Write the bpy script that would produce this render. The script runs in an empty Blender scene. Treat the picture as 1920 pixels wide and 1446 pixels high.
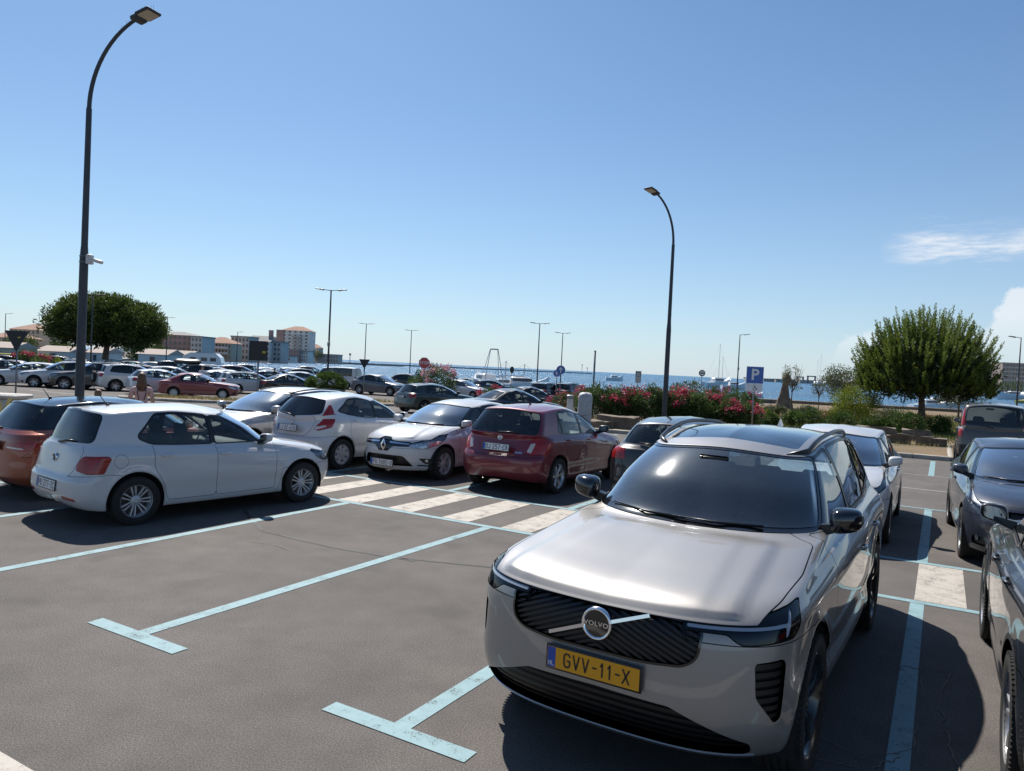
import bpy, bmesh, math, random, os
import numpy as np
from mathutils import Vector, Matrix, noise as mnoise
sc = bpy.context.scene
COL = sc.collection
random.seed(7); RNG = np.random.default_rng(11)
# ---------------------------------------------------------------- camera
F_PX, ROLL, PITCH, CAM_H = 1390.0, math.radians(2.73), math.atan(33.4 / 1390.0), 2.17
cd = bpy.data.cameras.new("camera"); cam = bpy.data.objects.new("camera", cd); COL.objects.link(cam); sc.camera = cam
cd.sensor_fit = 'HORIZONTAL'; cd.sensor_width = 36.0; cd.lens = 36.0 * F_PX / 1920.0; cd.clip_start = .05; cd.clip_end = 30000
cam.matrix_world = Matrix.Translation((0, 0, CAM_H)) @ Matrix.Rotation(math.pi / 2 - PITCH, 4, 'X') @ Matrix.Rotation(ROLL, 4, 'Z')
# ---------------------------------------------------------------- sky and sun
SUN_EL, SUN_AZ = math.radians(51), math.radians(-21.6)      # azimuth from +Y towards +X
w = bpy.data.worlds.new("World"); sc.world = w; w.use_nodes = True
_nt = w.node_tree; _bg = _nt.nodes['Background']
_sk = _nt.nodes.new('ShaderNodeTexSky'); _sk.sky_type = 'NISHITA'; _sk.sun_disc = False
_sk.sun_elevation = SUN_EL; _sk.sun_rotation = SUN_AZ; _sk.altitude = 0; _sk.air_density = 1.0; _sk.dust_density = .45; _sk.ozone_density = 1.8
def _n(t, ins=None, **kw):
    n = _nt.nodes.new(t)
    for k, v in kw.items(): setattr(n, k, v)
    for k, v in (ins or {}).items():
        if isinstance(v, bpy.types.NodeSocket): _nt.links.new(v, n.inputs[k])
        else: n.inputs[k].default_value = v
    return n
_tint = _n('ShaderNodeMix', {0: 1.0, 6: _sk.outputs[0], 7: (.79, 1.03, 1.20, 1)}, data_type='RGBA', blend_type='MULTIPLY')
# fair-weather clouds low over the sea: cumulus heads and one streak of cirrus, shaped by noise on the view direction
_geo = _n('ShaderNodeTexCoord'); _dir = _geo.outputs['Generated']
_sep = _n('ShaderNodeSeparateXYZ', {0: _dir})
_az = _n('ShaderNodeMath', {0: _sep.outputs[0], 1: _sep.outputs[1]}, operation='ARCTAN2')     # 0 = +Y, right positive
def _m(op, a, b=0.0, clamp=False): return _n('ShaderNodeMath', {0: a, 1: b}, operation=op, use_clamp=clamp).outputs[0]
_el = _m('ARCSINE', _sep.outputs[2])
_uv = _n('ShaderNodeCombineXYZ', {0: _az.outputs[0], 1: _el})
_cn = _n('ShaderNodeTexNoise', {'Vector': _uv.outputs[0], 'Scale': 30.0, 'Detail': 10.0, 'Roughness': .66})
_azr = _n('ShaderNodeMapRange', {'Value': _az.outputs[0], 'From Min': .30, 'From Max': 1.10})
_top = _n('ShaderNodeValToRGB', {0: _azr.outputs[0]}); _e = _top.color_ramp.elements; _top.color_ramp.interpolation = 'EASE'
_e[0].position = 0.0; _e[0].color = (0, 0, 0, 1); _e[1].position = 1.0; _e[1].color = (0, 0, 0, 1)
for _q, _v in ((.10, .02), (.15, .28), (.185, .33), (.235, .18), (.285, .08), (.32, .30), (.36, .47), (.45, .52), (.62, .42), (.85, .2)):
    _k = _e.new(_q); _k.color = (_v, _v, _v, 1)
_tp = _m('SUBTRACT', _m('MULTIPLY', _top.outputs[0], .32), .035)
_d1 = _m('SUBTRACT', _m('ADD', _tp, _m('MULTIPLY', _m('SUBTRACT', _cn.outputs[0], .5), .10)), _el)
_cum = _m('MULTIPLY', _d1, 75.0, True)
_base = _n('ShaderNodeMapRange', {'Value': _el, 'From Min': .02, 'From Max': .085, 'To Min': .0, 'To Max': .55})
_cumf = _m('MULTIPLY', _cum, _base.outputs[0], True)
_st = _n('ShaderNodeMapping', {'Vector': _uv.outputs[0], 'Scale': (5.0, 26.0, 1.0), 'Rotation': (0, 0, .10)})
_cs = _n('ShaderNodeTexNoise', {'Vector': _st.outputs[0], 'Scale': 2.0, 'Detail': 7.0, 'Roughness': .6, 'Distortion': .5})
_ce = _m('ADD', .165, _m('MULTIPLY', _m('SUBTRACT', _cs.outputs[0], .5), .075))
_gl = _m('DIVIDE', _m('SUBTRACT', _el, _ce), .013); _gau = _m('EXPONENT', _m('MULTIPLY', _m('MULTIPLY', _gl, _gl), -1.0))
_w0 = _n('ShaderNodeMapRange', {'Value': _az.outputs[0], 'From Min': .445, 'From Max': .50}, interpolation_type='SMOOTHSTEP'); _w1 = _n('ShaderNodeMapRange', {'Value': _az.outputs[0], 'From Min': .95, 'From Max': .75}, interpolation_type='SMOOTHSTEP')
_cw = _n('ShaderNodeMapRange', {'Value': _n('ShaderNodeTexNoise', {'Vector': _st.outputs[0], 'Scale': 9.0, 'Detail': 6.0, 'Roughness': .65}).outputs[0], 'From Min': .32, 'From Max': .62, 'To Min': .25, 'To Max': 1.0})
_cir = _m('MULTIPLY', _m('MULTIPLY', _m('MULTIPLY', _gau, _w0.outputs[0]), _m('MULTIPLY', _w1.outputs[0], .62)), _cw.outputs[0])
_hz = _m('MULTIPLY', _m('EXPONENT', _m('MULTIPLY', _m('MAXIMUM', _el, 0.0), -7.0)), .56)
_tint = _n('ShaderNodeMix', {0: _hz, 6: _tint.outputs[2], 7: (8.3, 9.4, 11.3, 1)}, data_type='RGBA')
_cf = _m('MAXIMUM', _cumf, _cir)
_cc = _n('ShaderNodeMix', {0: _cf, 6: _tint.outputs[2], 7: (11.5, 11.3, 11.2, 1)}, data_type='RGBA')
_nt.links.new(_cc.outputs[2], _bg.inputs[0]); _bg.inputs[1].default_value = .067
sl = bpy.data.lights.new("sun", 'SUN'); sl.energy = 5.0; sl.angle = math.radians(.53); sl.color = (1, .955, .89)
so = bpy.data.objects.new("sun", sl); COL.objects.link(so)
_sd = Vector((math.sin(SUN_AZ) * math.cos(SUN_EL), math.cos(SUN_AZ) * math.cos(SUN_EL), math.sin(SUN_EL)))
so.rotation_euler = _sd.to_track_quat('Z', 'Y').to_euler()
vs = sc.view_settings; vs.view_transform = 'Standard'; vs.look = 'None'; vs.gamma = 1.0; vs.exposure = .42; vs.use_curve_mapping = False
sc.cycles.max_bounces = 8; sc.cycles.transparent_max_bounces = 16; sc.cycles.caustics_reflective = False; sc.cycles.caustics_refractive = False
try: sc.cycles.use_denoising = True
except Exception: pass
# ---------------------------------------------------------------- lot frame: a along the walkway, b into the bays
TH = math.radians(30.15)
A_ = Vector((math.cos(TH), -math.sin(TH), 0)); B_ = Vector((math.sin(TH), math.cos(TH), 0))
def gz(x, y):
    """ground height of the paved quay: level near, falling gently to the water"""
    t = min(max((y - 22) / 28, 0), 1)
    return -.45 * t
def lot(a, b, z=0.0):
    p = A_ * a + B_ * b; return Vector((p.x, p.y, gz(p.x, p.y) + z))
HB = math.atan2(B_.y, B_.x)          # heading of +b
def px_ray(u, v):
    dx, dy = u - 960.0, v - 723.0
    x = dx * math.cos(ROLL) + dy * math.sin(ROLL); y = -dx * math.sin(ROLL) + dy * math.cos(ROLL)
    d = Vector((x / F_PX, 1, -y / F_PX)); c, s = math.cos(PITCH), math.sin(PITCH)
    return Vector((d.x, d.y * c + d.z * s, -d.y * s + d.z * c))
def at(u, v, Y):
    """world point seen at photo pixel (u,v) at forward distance Y"""
    d = px_ray(u, v); t = Y / d.y; return Vector((d.x * t, Y, CAM_H + d.z * t))
def gpx(u, Y):
    """ground point in the column through pixel u (on the horizon) at distance Y"""
    d = px_ray(u, 690 + .0478 * (u - 960)); x = d.x * Y / d.y; return Vector((x, Y, gz(x, Y)))
# ---------------------------------------------------------------- helpers
def link(o, parent=None):
    COL.objects.link(o)
    if parent is not None:
        o.parent = parent
    return o

def empty(name, loc=(0, 0, 0), rz=0.0):
    o = bpy.data.objects.new(name, None)
    o.empty_display_size = 0.1
    o.location = loc
    o.rotation_euler = (0, 0, rz)
    return link(o)

def tag(o, label=None, cat=None, group=None, kind=None):
    if label: o["label"] = label
    if cat: o["category"] = cat
    if group: o["group"] = group
    if kind: o["kind"] = kind
    return o

def np_mesh(name, V, T, N=None, smooth=True, mats=None, midx=None):
    """triangles / quads (n,k int array) -> mesh"""
    V = np.asarray(V, dtype=np.float32); T = np.asarray(T, dtype=np.int32)
    me = bpy.data.meshes.new(name)
    k = T.shape[1]; nf = len(T)
    me.vertices.add(len(V)); me.loops.add(nf * k); me.polygons.add(nf)
    me.vertices.foreach_set("co", V.ravel())
    me.loops.foreach_set("vertex_index", T.ravel())
    me.polygons.foreach_set("loop_start", np.arange(nf, dtype=np.int32) * k)
    me.polygons.foreach_set("use_smooth", np.full(nf, smooth, dtype=bool))
    for m in (mats or []): me.materials.append(m)
    if midx is not None:
        me.polygons.foreach_set("material_index", np.asarray(midx, dtype=np.int32))
    me.update(calc_edges=True)
    me.validate()
    if N is not None:
        me.normals_split_custom_set_from_vertices(np.asarray(N, dtype=np.float32).tolist())
    return me

class MB:
    """collects polygons, builds ONE mesh"""
    def __init__(s): s.v = []; s.f = []; s.m = []
    def add(s, vs, fs, mi=0):
        o = len(s.v); s.v += [tuple(p) for p in vs]
        s.f += [tuple(i + o for i in f) for f in fs]; s.m += [mi] * len(fs); return s
    def box(s, c, d, rot=None, mi=0, taper=1.0):
        hx, hy, hz = d[0] / 2, d[1] / 2, d[2] / 2
        P = [Vector((x * (taper if z > 0 else 1), y * (taper if z > 0 else 1), z)) for z in (-hz, hz) for x, y in ((-hx, -hy), (hx, -hy), (hx, hy), (-hx, hy))]
        if rot is not None: P = [rot @ p for p in P]
        return s.add([p + Vector(c) for p in P], [(3, 2, 1, 0), (4, 5, 6, 7), (0, 1, 5, 4), (1, 2, 6, 5), (2, 3, 7, 6), (3, 0, 4, 7)], mi)
    def bbox(s, c, d, b=0.02, rot=None, mi=0):
        """box with chamfered edges"""
        hx, hy, hz = d[0] / 2, d[1] / 2, d[2] / 2
        b = min(b, hx * .9, hy * .9, hz * .9)
        def loop(ix, z): return [(-hx + ix, -hy + ix + 0, z), (hx - ix, -hy + ix, z), (hx - ix, hy - ix, z), (-hx + ix, hy - ix, z)]
        def oct_(e, z):
            X, Y = hx - e, hy - e; q = b
            return [(-X + q, -Y, z), (X - q, -Y, z), (X, -Y + q, z), (X, Y - q, z), (X - q, Y, z), (-X + q, Y, z), (-X, Y - q, z), (-X, -Y + q, z)]
        L = [oct_(b, -hz), oct_(0, -hz + b), oct_(0, hz - b), oct_(b, hz)]
        if b * 2 >= min(hx, hy) * 1.99: pass
        P = [Vector(p) for l in L for p in l]
        if rot is not None: P = [rot @ p for p in P]
        F = [tuple(range(7, -1, -1)), tuple(range(24, 32))]
        for k in range(3):
            for i in range(8):
                j = (i + 1) % 8
                F.append((k * 8 + i, k * 8 + j, (k + 1) * 8 + j, (k + 1) * 8 + i))
        return s.add([p + Vector(c) for p in P], F, mi)
    def tube(s, pts, rad, n=8, caps=True, mi=0):
        pts = [Vector(p) for p in pts]
        if not hasattr(rad, '__len__'): rad = [rad] * len(pts)
        rings = []; up = None
        for i, p in enumerate(pts):
            d = (pts[min(i + 1, len(pts) - 1)] - pts[max(i - 1, 0)])
            if d.length < 1e-9: d = Vector((0, 0, 1))
            d.normalize()
            if up is None:
                up = Vector((0, 0, 1)) if abs(d.z) < .9 else Vector((1, 0, 0))
            a = d.cross(up)
            if a.length < 1e-6: a = d.orthogonal()
            a.normalize(); bb = a.cross(d); bb.normalize(); up = bb
            rings.append([p + (a * math.cos(2 * math.pi * k / n) + bb * math.sin(2 * math.pi * k / n)) * rad[i] for k in range(n)])
        V = [q for r in rings for q in r]; F = []
        for i in range(len(pts) - 1):
            for k in range(n):
                k2 = (k + 1) % n
                F.append((i * n + k, i * n + k2, (i + 1) * n + k2, (i + 1) * n + k))
        if caps:
            F.append(tuple(range(n - 1, -1, -1))); F.append(tuple((len(pts) - 1) * n + k for k in range(n)))
        return s.add(V, F, mi)
    def lathe(s, prof, n=24, axis='z', c=(0, 0, 0), mi=0, closed=False):
        """prof: (r, h) list"""
        V = []; F = []
        for r, h in prof:
            for k in range(n):
                a = 2 * math.pi * k / n
                if axis == 'z': p = (r * math.cos(a), r * math.sin(a), h)
                elif axis == 'y': p = (r * math.cos(a), h, r * math.sin(a))
                else: p = (h, r * math.cos(a), r * math.sin(a))
                V.append((p[0] + c[0], p[1] + c[1], p[2] + c[2]))
        m = len(prof)
        for i in range(m if closed else m - 1):
            i2 = (i + 1) % m
            for k in range(n):
                k2 = (k + 1) % n
                F.append((i * n + k, i * n + k2, i2 * n + k2, i2 * n + k))
        return s.add(V, F, mi)
    def prism(s, poly, z0, z1, M=None, mi=0):
        """poly in local xy, extruded z0..z1, M: Matrix to place"""
        n = len(poly)
        P = [Vector((x, y, z0)) for x, y in poly] + [Vector((x, y, z1)) for x, y in poly]
        if M is not None: P = [M @ p for p in P]
        F = [tuple(range(n - 1, -1, -1)), tuple(range(n, 2 * n))]
        for i in range(n):
            j = (i + 1) % n; F.append((i, j, n + j, n + i))
        return s.add(P, F, mi)
    def mesh(s, name, mats, smooth=False, fixn=True):
        me = bpy.data.meshes.new(name)
        me.from_pydata(s.v, [], s.f)
        for m in (mats if isinstance(mats, (list, tuple)) else [mats]): me.materials.append(m)
        me.polygons.foreach_set("material_index", np.array(s.m, dtype=np.int32))
        if fixn:
            bm = bmesh.new(); bm.from_mesh(me); bmesh.ops.recalc_face_normals(bm, faces=bm.faces); bm.to_mesh(me); bm.free()
        if smooth is not False:
            me.polygons.foreach_set("use_smooth", np.ones(len(me.polygons), dtype=bool))
            if smooth is not True: me.set_sharp_from_angle(angle=math.radians(smooth))
        me.update(); return me
    def obj(s, name, mats, parent=None, smooth=False, fixn=True):
        return link(bpy.data.objects.new(name, s.mesh(name, mats, smooth, fixn)), parent)

def mobj(name, me, parent=None):
    return link(bpy.data.objects.new(name, me), parent)

_TXT = {}
def text_mesh(body, size, mat, depth=0.0, bold=0.0, sx=1.0, spacing=1.0):
    key = (body, size, mat.name, depth, bold, sx, spacing)
    if key in _TXT: return _TXT[key]
    cu = bpy.data.curves.new("lettering", 'FONT'); cu.body = body; cu.size = size
    cu.align_x = 'CENTER'; cu.align_y = 'CENTER'; cu.extrude = depth; cu.offset = bold; cu.resolution_u = 3; cu.space_character = spacing
    o = bpy.data.objects.new("lettering", cu); COL.objects.link(o)
    dg = bpy.context.evaluated_depsgraph_get(); dg.update()
    me = bpy.data.meshes.new_from_object(o.evaluated_get(dg)); me.name = "lettering"
    if sx != 1.0:
        for v in me.vertices: v.co.x *= sx
    me.materials.clear(); me.materials.append(mat)
    bpy.data.objects.remove(o); _TXT[key] = me
    return me

# ---------------------------------------------------------------- materials
MATS = {}
def _new(name):
    m = bpy.data.materials.new(name); m.use_nodes = True
    nt = m.node_tree; nt.nodes.clear()
    out = nt.nodes.new('ShaderNodeOutputMaterial')
    return m, nt, out
def node(nt, t, ins=None, **kw):
    n = nt.nodes.new(t)
    for k, v in kw.items(): setattr(n, k, v)
    for k, v in (ins or {}).items():
        s = n.inputs[k]
        if isinstance(v, bpy.types.NodeSocket): nt.links.new(v, s)
        else:
            if hasattr(s.default_value, '__len__') and not isinstance(v, str):
                v = tuple(v)
                if len(s.default_value) == 4 and len(v) == 3: v = v + (1,)
            s.default_value = v
    return n
def pbr(name, col, rough=.5, metal=0.0, coat=0.0, var=0.0, vscale=8.0, bump=0.0, bscale=60.0, spec=.5, sub=None, col2=None, detail=4.0, coat_rough=.03, obj_coord=True, sheen=0, aniso=0):
    if name in MATS: return MATS[name]
    m, nt, out = _new(name)
    b = node(nt, 'ShaderNodeBsdfPrincipled', {'Base Color': col, 'Roughness': rough, 'Metallic': metal, 'Coat Weight': coat, 'Coat Roughness': coat_rough, 'Specular IOR Level': spec})
    nt.links.new(b.outputs[0], out.inputs[0])
    if var or bump or col2:
        tc = node(nt, 'ShaderNodeTexCoord'); co = tc.outputs['Object']
    if var or col2:
        nz = node(nt, 'ShaderNodeTexNoise', {'Vector': co, 'Scale': vscale, 'Detail': detail, 'Roughness': .6})
        c2 = col2 or tuple(max(0, c * (1 - var)) for c in col)
        c1 = col if col2 else tuple(min(1, c * (1 + var)) for c in col)
        rp = node(nt, 'ShaderNodeMapRange', {'Value': nz.outputs['Fac'], 'From Min': .3, 'From Max': .7})
        mx = node(nt, 'ShaderNodeMix', {0: rp.outputs[0], 6: c1, 7: c2}, data_type='RGBA')
        nt.links.new(mx.outputs[2], b.inputs['Base Color'])
    if bump:
        nb = node(nt, 'ShaderNodeTexNoise', {'Vector': co, 'Scale': bscale, 'Detail': 3.0})
        bp = node(nt, 'ShaderNodeBump', {'Height': nb.outputs['Fac'], 'Strength': bump, 'Distance': .02})
        nt.links.new(bp.outputs[0], b.inputs['Normal'])
    MATS[name] = m; return m
def paint(name, col, metal=0.0, rough=.45, dust=.12):
    """car paint: base + clear coat, thin road dust low down"""
    if name in MATS: return MATS[name]
    m, nt, out = _new(name)
    tc = node(nt, 'ShaderNodeTexCoord')
    b = node(nt, 'ShaderNodeBsdfPrincipled', {'Base Color': col, 'Roughness': rough, 'Metallic': metal, 'Coat Weight': 1.0, 'Coat Roughness': .025, 'Coat IOR': 1.5})
    nz = node(nt, 'ShaderNodeTexNoise', {'Vector': tc.outputs['Object'], 'Scale': 3.0, 'Detail': 6.0, 'Roughness': .7})
    sp = node(nt, 'ShaderNodeSeparateXYZ', {0: tc.outputs['Object']})
    lo = node(nt, 'ShaderNodeMapRange', {'Value': sp.outputs[2], 'From Min': .75, 'From Max': .15, 'To Min': .12, 'To Max': 1.0})
    f = node(nt, 'ShaderNodeMath', {0: lo.outputs[0], 1: nz.outputs['Fac']}, operation='MULTIPLY')
    f2 = node(nt, 'ShaderNodeMath', {0: f.outputs[0], 1: dust * 2}, operation='MULTIPLY')
    mx = node(nt, 'ShaderNodeMix', {0: f2.outputs[0], 6: col, 7: (.30, .27, .23)}, data_type='RGBA')
    nt.links.new(mx.outputs[2], b.inputs['Base Color'])
    cr = node(nt, 'ShaderNodeMapRange', {'Value': f2.outputs[0], 'From Min': 0.0, 'From Max': .25, 'To Min': .02, 'To Max': .2})
    nt.links.new(cr.outputs[0], b.inputs['Coat Roughness'])
    if metal > .2:   # fine flake
        fl = node(nt, 'ShaderNodeTexNoise', {'Vector': tc.outputs['Object'], 'Scale': 900.0, 'Detail': 1.0})
        bp = node(nt, 'ShaderNodeBump', {'Height': fl.outputs['Fac'], 'Strength': .06, 'Distance': .002})
        nt.links.new(bp.outputs[0], b.inputs['Normal'])
    nt.links.new(b.outputs[0], out.inputs[0])
    MATS[name] = m; return m
def glass(name, tint=(.6, .68, .66), dust=.03, refl=1.0, gloss=.012):
    if name in MATS: return MATS[name]
    m, nt, out = _new(name)
    tr = node(nt, 'ShaderNodeBsdfTransparent', {'Color': tint})
    gl = node(nt, 'ShaderNodeBsdfGlossy', {'Color': (1, 1, 1), 'Roughness': gloss})
    fr = node(nt, 'ShaderNodeFresnel', {'IOR': 1.52})
    k = node(nt, 'ShaderNodeMath', {0: fr.outputs[0], 1: 1.35 * refl}, operation='MULTIPLY', use_clamp=True)
    mx = node(nt, 'ShaderNodeMixShader', {0: k.outputs[0], 1: tr.outputs[0], 2: gl.outputs[0]})
    tc = node(nt, 'ShaderNodeTexCoord')
    nz = node(nt, 'ShaderNodeTexNoise', {'Vector': tc.outputs['Object'], 'Scale': 4.0, 'Detail': 5.0, 'Roughness': .7})
    sp = node(nt, 'ShaderNodeTexNoise', {'Vector': tc.outputs['Object'], 'Scale': 75.0, 'Detail': 2.0, 'Roughness': .5})
    sr = node(nt, 'ShaderNodeMapRange', {'Value': sp.outputs['Fac'], 'From Min': .70, 'From Max': .76})
    d1 = node(nt, 'ShaderNodeMath', {0: nz.outputs['Fac'], 1: dust * 1.6}, operation='MULTIPLY')
    d2 = node(nt, 'ShaderNodeMath', {0: sr.outputs[0], 1: dust * 5}, operation='MULTIPLY')
    d = node(nt, 'ShaderNodeMath', {0: d1.outputs[0], 1: d2.outputs[0]}, operation='ADD', use_clamp=True)
    du = node(nt, 'ShaderNodeBsdfPrincipled', {'Base Color': (.42, .41, .38), 'Roughness': .22, 'Specular IOR Level': .6})
    m2 = node(nt, 'ShaderNodeMixShader', {0: d.outputs[0], 1: mx.outputs[0], 2: du.outputs[0]})
    nt.links.new(m2.outputs[0], out.inputs[0])
    MATS[name] = m; return m
def lens(name, tint, rough=.02):
    """clear or coloured lamp cover"""
    if name in MATS: return MATS[name]
    m, nt, out = _new(name)
    tr = node(nt, 'ShaderNodeBsdfTransparent', {'Color': tint})
    gl = node(nt, 'ShaderNodeBsdfGlossy', {'Color': (1, 1, 1), 'Roughness': rough})
    fr = node(nt, 'ShaderNodeFresnel', {'IOR': 1.5})
    mx = node(nt, 'ShaderNodeMixShader', {0: fr.outputs[0], 1: tr.outputs[0], 2: gl.outputs[0]})
    nt.links.new(mx.outputs[0], out.inputs[0]); MATS[name] = m; return m

# narrow plate lettering drawn as strokes on a 4 x 6 grid
_o = [(1, 0), (3, 0), (4, 1), (4, 5), (3, 6), (1, 6), (0, 5), (0, 1), (1, 0)]
GLYPH = {'0': [_o], 'O': [_o], '1': [[(.8, 4.6), (2.2, 6), (2.2, 0)]], '2': [[(0, 5), (1, 6), (3, 6), (4, 5), (4, 3.8), (0, 0), (4, 0)]], '3': [[(0, 6), (4, 6), (1.8, 3.6), (3, 3.6), (4, 2.6), (4, 1), (3, 0), (1, 0), (0, .9)]],
 '4': [[(3, 0), (3, 6), (0, 1.6), (4, 1.6)]], '5': [[(4, 6), (.4, 6), (.2, 3.4), (3, 3.6), (4, 2.6), (4, 1), (3, 0), (1, 0), (0, .9)]], '6': [[(3.4, 6), (.4, 3), (0, 1.6), (1, 0), (3, 0), (4, 1), (4, 2.6), (3, 3.6), (1, 3.6)]], '7': [[(0, 6), (4, 6), (1.4, 0)]],
 '8': [[(1, 3.2), (0, 2.3), (0, 1), (1, 0), (3, 0), (4, 1), (4, 2.3), (3, 3.2), (1, 3.2), (.2, 4.1), (.2, 5.1), (1, 6), (3, 6), (3.8, 5.1), (3.8, 4.1), (3, 3.2)]], '9': [[(.6, 0), (3.6, 3), (4, 4.4), (3, 6), (1, 6), (0, 5), (0, 3.4), (1, 2.4), (3, 2.4)]],
 'A': [[(0, 0), (2, 6), (4, 0)], [(.7, 1.8), (3.3, 1.8)]], 'C': [[(4, 5), (3, 6), (1, 6), (0, 5), (0, 1), (1, 0), (3, 0), (4, 1)]], 'D': [[(0, 0), (0, 6), (2.6, 6), (4, 4.6), (4, 1.4), (2.6, 0), (0, 0)]], 'G': [[(4, 5), (3, 6), (1, 6), (0, 5), (0, 1), (1, 0), (3, 0), (4, 1), (4, 2.9), (2.3, 2.9)]],
 'H': [[(0, 0), (0, 6)], [(4, 0), (4, 6)], [(0, 3), (4, 3)]], 'I': [[(2, 0), (2, 6)]], 'J': [[(3.6, 6), (3.6, 1), (2.6, 0), (1, 0), (0, 1)]], 'K': [[(0, 0), (0, 6)], [(4, 6), (.2, 2.6)], [(1.3, 3.5), (4, 0)]], 'L': [[(0, 6), (0, 0), (3.8, 0)]], 'N': [[(0, 0), (0, 6), (4, 0), (4, 6)]],
 'P': [[(0, 0), (0, 6), (3, 6), (4, 5), (4, 3.6), (3, 2.6), (0, 2.6)]], 'R': [[(0, 0), (0, 6), (3, 6), (4, 5), (4, 3.8), (3, 2.8), (0, 2.8)], [(2.2, 2.8), (4, 0)]], 'S': [[(4, 5), (3, 6), (1, 6), (0, 5), (0, 3.9), (4, 2.1), (4, 1), (3, 0), (1, 0), (0, 1)]], 'T': [[(0, 6), (4, 6)], [(2, 6), (2, 0)]], 'U': [[(0, 6), (0, 1), (1, 0), (3, 0), (4, 1), (4, 6)]],
 'V': [[(0, 6), (2, 0), (4, 6)]], 'X': [[(0, 0), (4, 6)], [(0, 6), (4, 0)]], 'Z': [[(0, 6), (4, 6), (0, 0), (4, 0)]], '-': [[(.6, 3), (3, 3)]]}
def plate_mesh(txt, h, mat, wide=1.0, stroke=.105):
    key = ('plate', txt, h, mat.name, wide)
    if key in _TXT: return _TXT[key]
    u = h / 6; mb = MB(); x0 = 0; sw = h * stroke * .62
    def dot(p): mb.add([(p[0] + sw * math.cos(2 * math.pi * k / 10), p[1] + sw * math.sin(2 * math.pi * k / 10), .0004) for k in range(10)], [tuple(range(10))])
    for ch in txt:
        if ch == ' ': x0 += 3.0 * u * wide; continue
        gw = 2.9 if ch in '-' else (2.6 if ch in '1I' else 4)
        for line in GLYPH.get(ch, []):
            P = [Vector((x0 + p[0] * u * wide * (.8 if ch == '1' else 1), p[1] * u - h / 2)) for p in line]
            for a, b in zip(P[:-1], P[1:]):
                d = (b - a).normalized(); n = Vector((-d.y, d.x)) * sw; mb.add([(a.x - n.x, a.y - n.y, .0006), (b.x - n.x, b.y - n.y, .0006), (b.x + n.x, b.y + n.y, .0006), (a.x + n.x, a.y + n.y, .0006)], [(0, 1, 2, 3)])
            for p in P: dot(p)
        x0 += (gw * wide + 1.75) * u
    w_ = x0 - 1.75 * u; mb.v = [(a - w_ / 2, b, c) for a, b, c in mb.v]
    me = mb.mesh('plate_lettering', mat, False, fixn=False); _TXT[key] = me; me['w'] = w_; return me
# ---------------------------------------------------------------- cars: a lofted shell, cut into its real panels
def pchip(xk, yk, x):
    xk = np.asarray(xk, float); yk = np.asarray(yk, float)
    h = np.diff(xk); d = np.diff(yk) / h; n = len(xk); m = np.zeros(n)
    for i in range(1, n - 1):
        if d[i - 1] * d[i] > 0:
            w1 = 2 * h[i] + h[i - 1]; w2 = h[i] + 2 * h[i - 1]
            m[i] = (w1 + w2) / (w1 / d[i - 1] + w2 / d[i])
    m[0] = d[0]; m[-1] = d[-1]
    i = np.clip(np.searchsorted(xk, x) - 1, 0, n - 2)
    t = (x - xk[i]) / h[i]
    return ((2*t**3 - 3*t**2 + 1) * yk[i] + (t**3 - 2*t**2 + t) * h[i] * m[i] + (-2*t**3 + 3*t**2) * yk[i+1] + (t**3 - t**2) * h[i] * m[i+1])
ZK = np.array([0, .13, .25, .5, .75, .87, 1.0])
def ring_curve(xf, xr, hw, z, af, ar, nf, nr, wf, wr, ns):
    """half outline seen from above: nose centre -> corner -> flank -> corner -> tail centre"""
    n1, n2, n3 = ns
    def quarter(a, b, n):
        th = np.linspace(0, np.pi / 2, 400)
        x = a * np.abs(np.cos(th)) ** (2 / n); y = b * np.abs(np.sin(th)) ** (2 / n)
        return x, y
    def resamp(x, y, k):
        L = np.concatenate([[0], np.cumsum(np.hypot(np.diff(x), np.diff(y)))])
        q = np.linspace(0, L[-1], k); return np.interp(q, L, x), np.interp(q, L, y)
    xa, xb = xf - af, xr + ar
    x1, y1 = resamp(*quarter(af, hw * wf, nf), n1 + 1)
    t = np.linspace(0, 1, n2 + 1); xs = xa + (xb - xa) * t
    sm = lambda q: q * q * (3 - 2 * q)
    ys = np.where(t < .4, hw * (wf + (1 - wf) * sm(np.clip(t / .4, 0, 1))), hw * (1 - (1 - wr) * sm(np.clip((t - .55) / .45, 0, 1))))
    x3, y3 = resamp(*quarter(ar, hw * wr, nr), n3 + 1)
    X = np.concatenate([x1 + xa, xs[1:-1], (xb - x3)[::-1]]); Y = np.concatenate([y1, ys[1:-1], y3[::-1]])
    S = np.concatenate([np.linspace(0, .25, n1 + 1), np.linspace(.25, .75, n2 + 1)[1:-1], np.linspace(.75, 1, n3 + 1)])
    z = list(z)
    if len(z) == 3: z = [z[0], z[0], z[1], z[1], z[1], z[2], z[2]]
    if len(z) == 5: z = [z[0], (z[0] + z[1]) / 2, z[1], z[2], z[3], (z[3] + z[4]) / 2, z[4]]
    Z = pchip(ZK, z, S)
    return np.stack([X, Y, Z], 1), S

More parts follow.
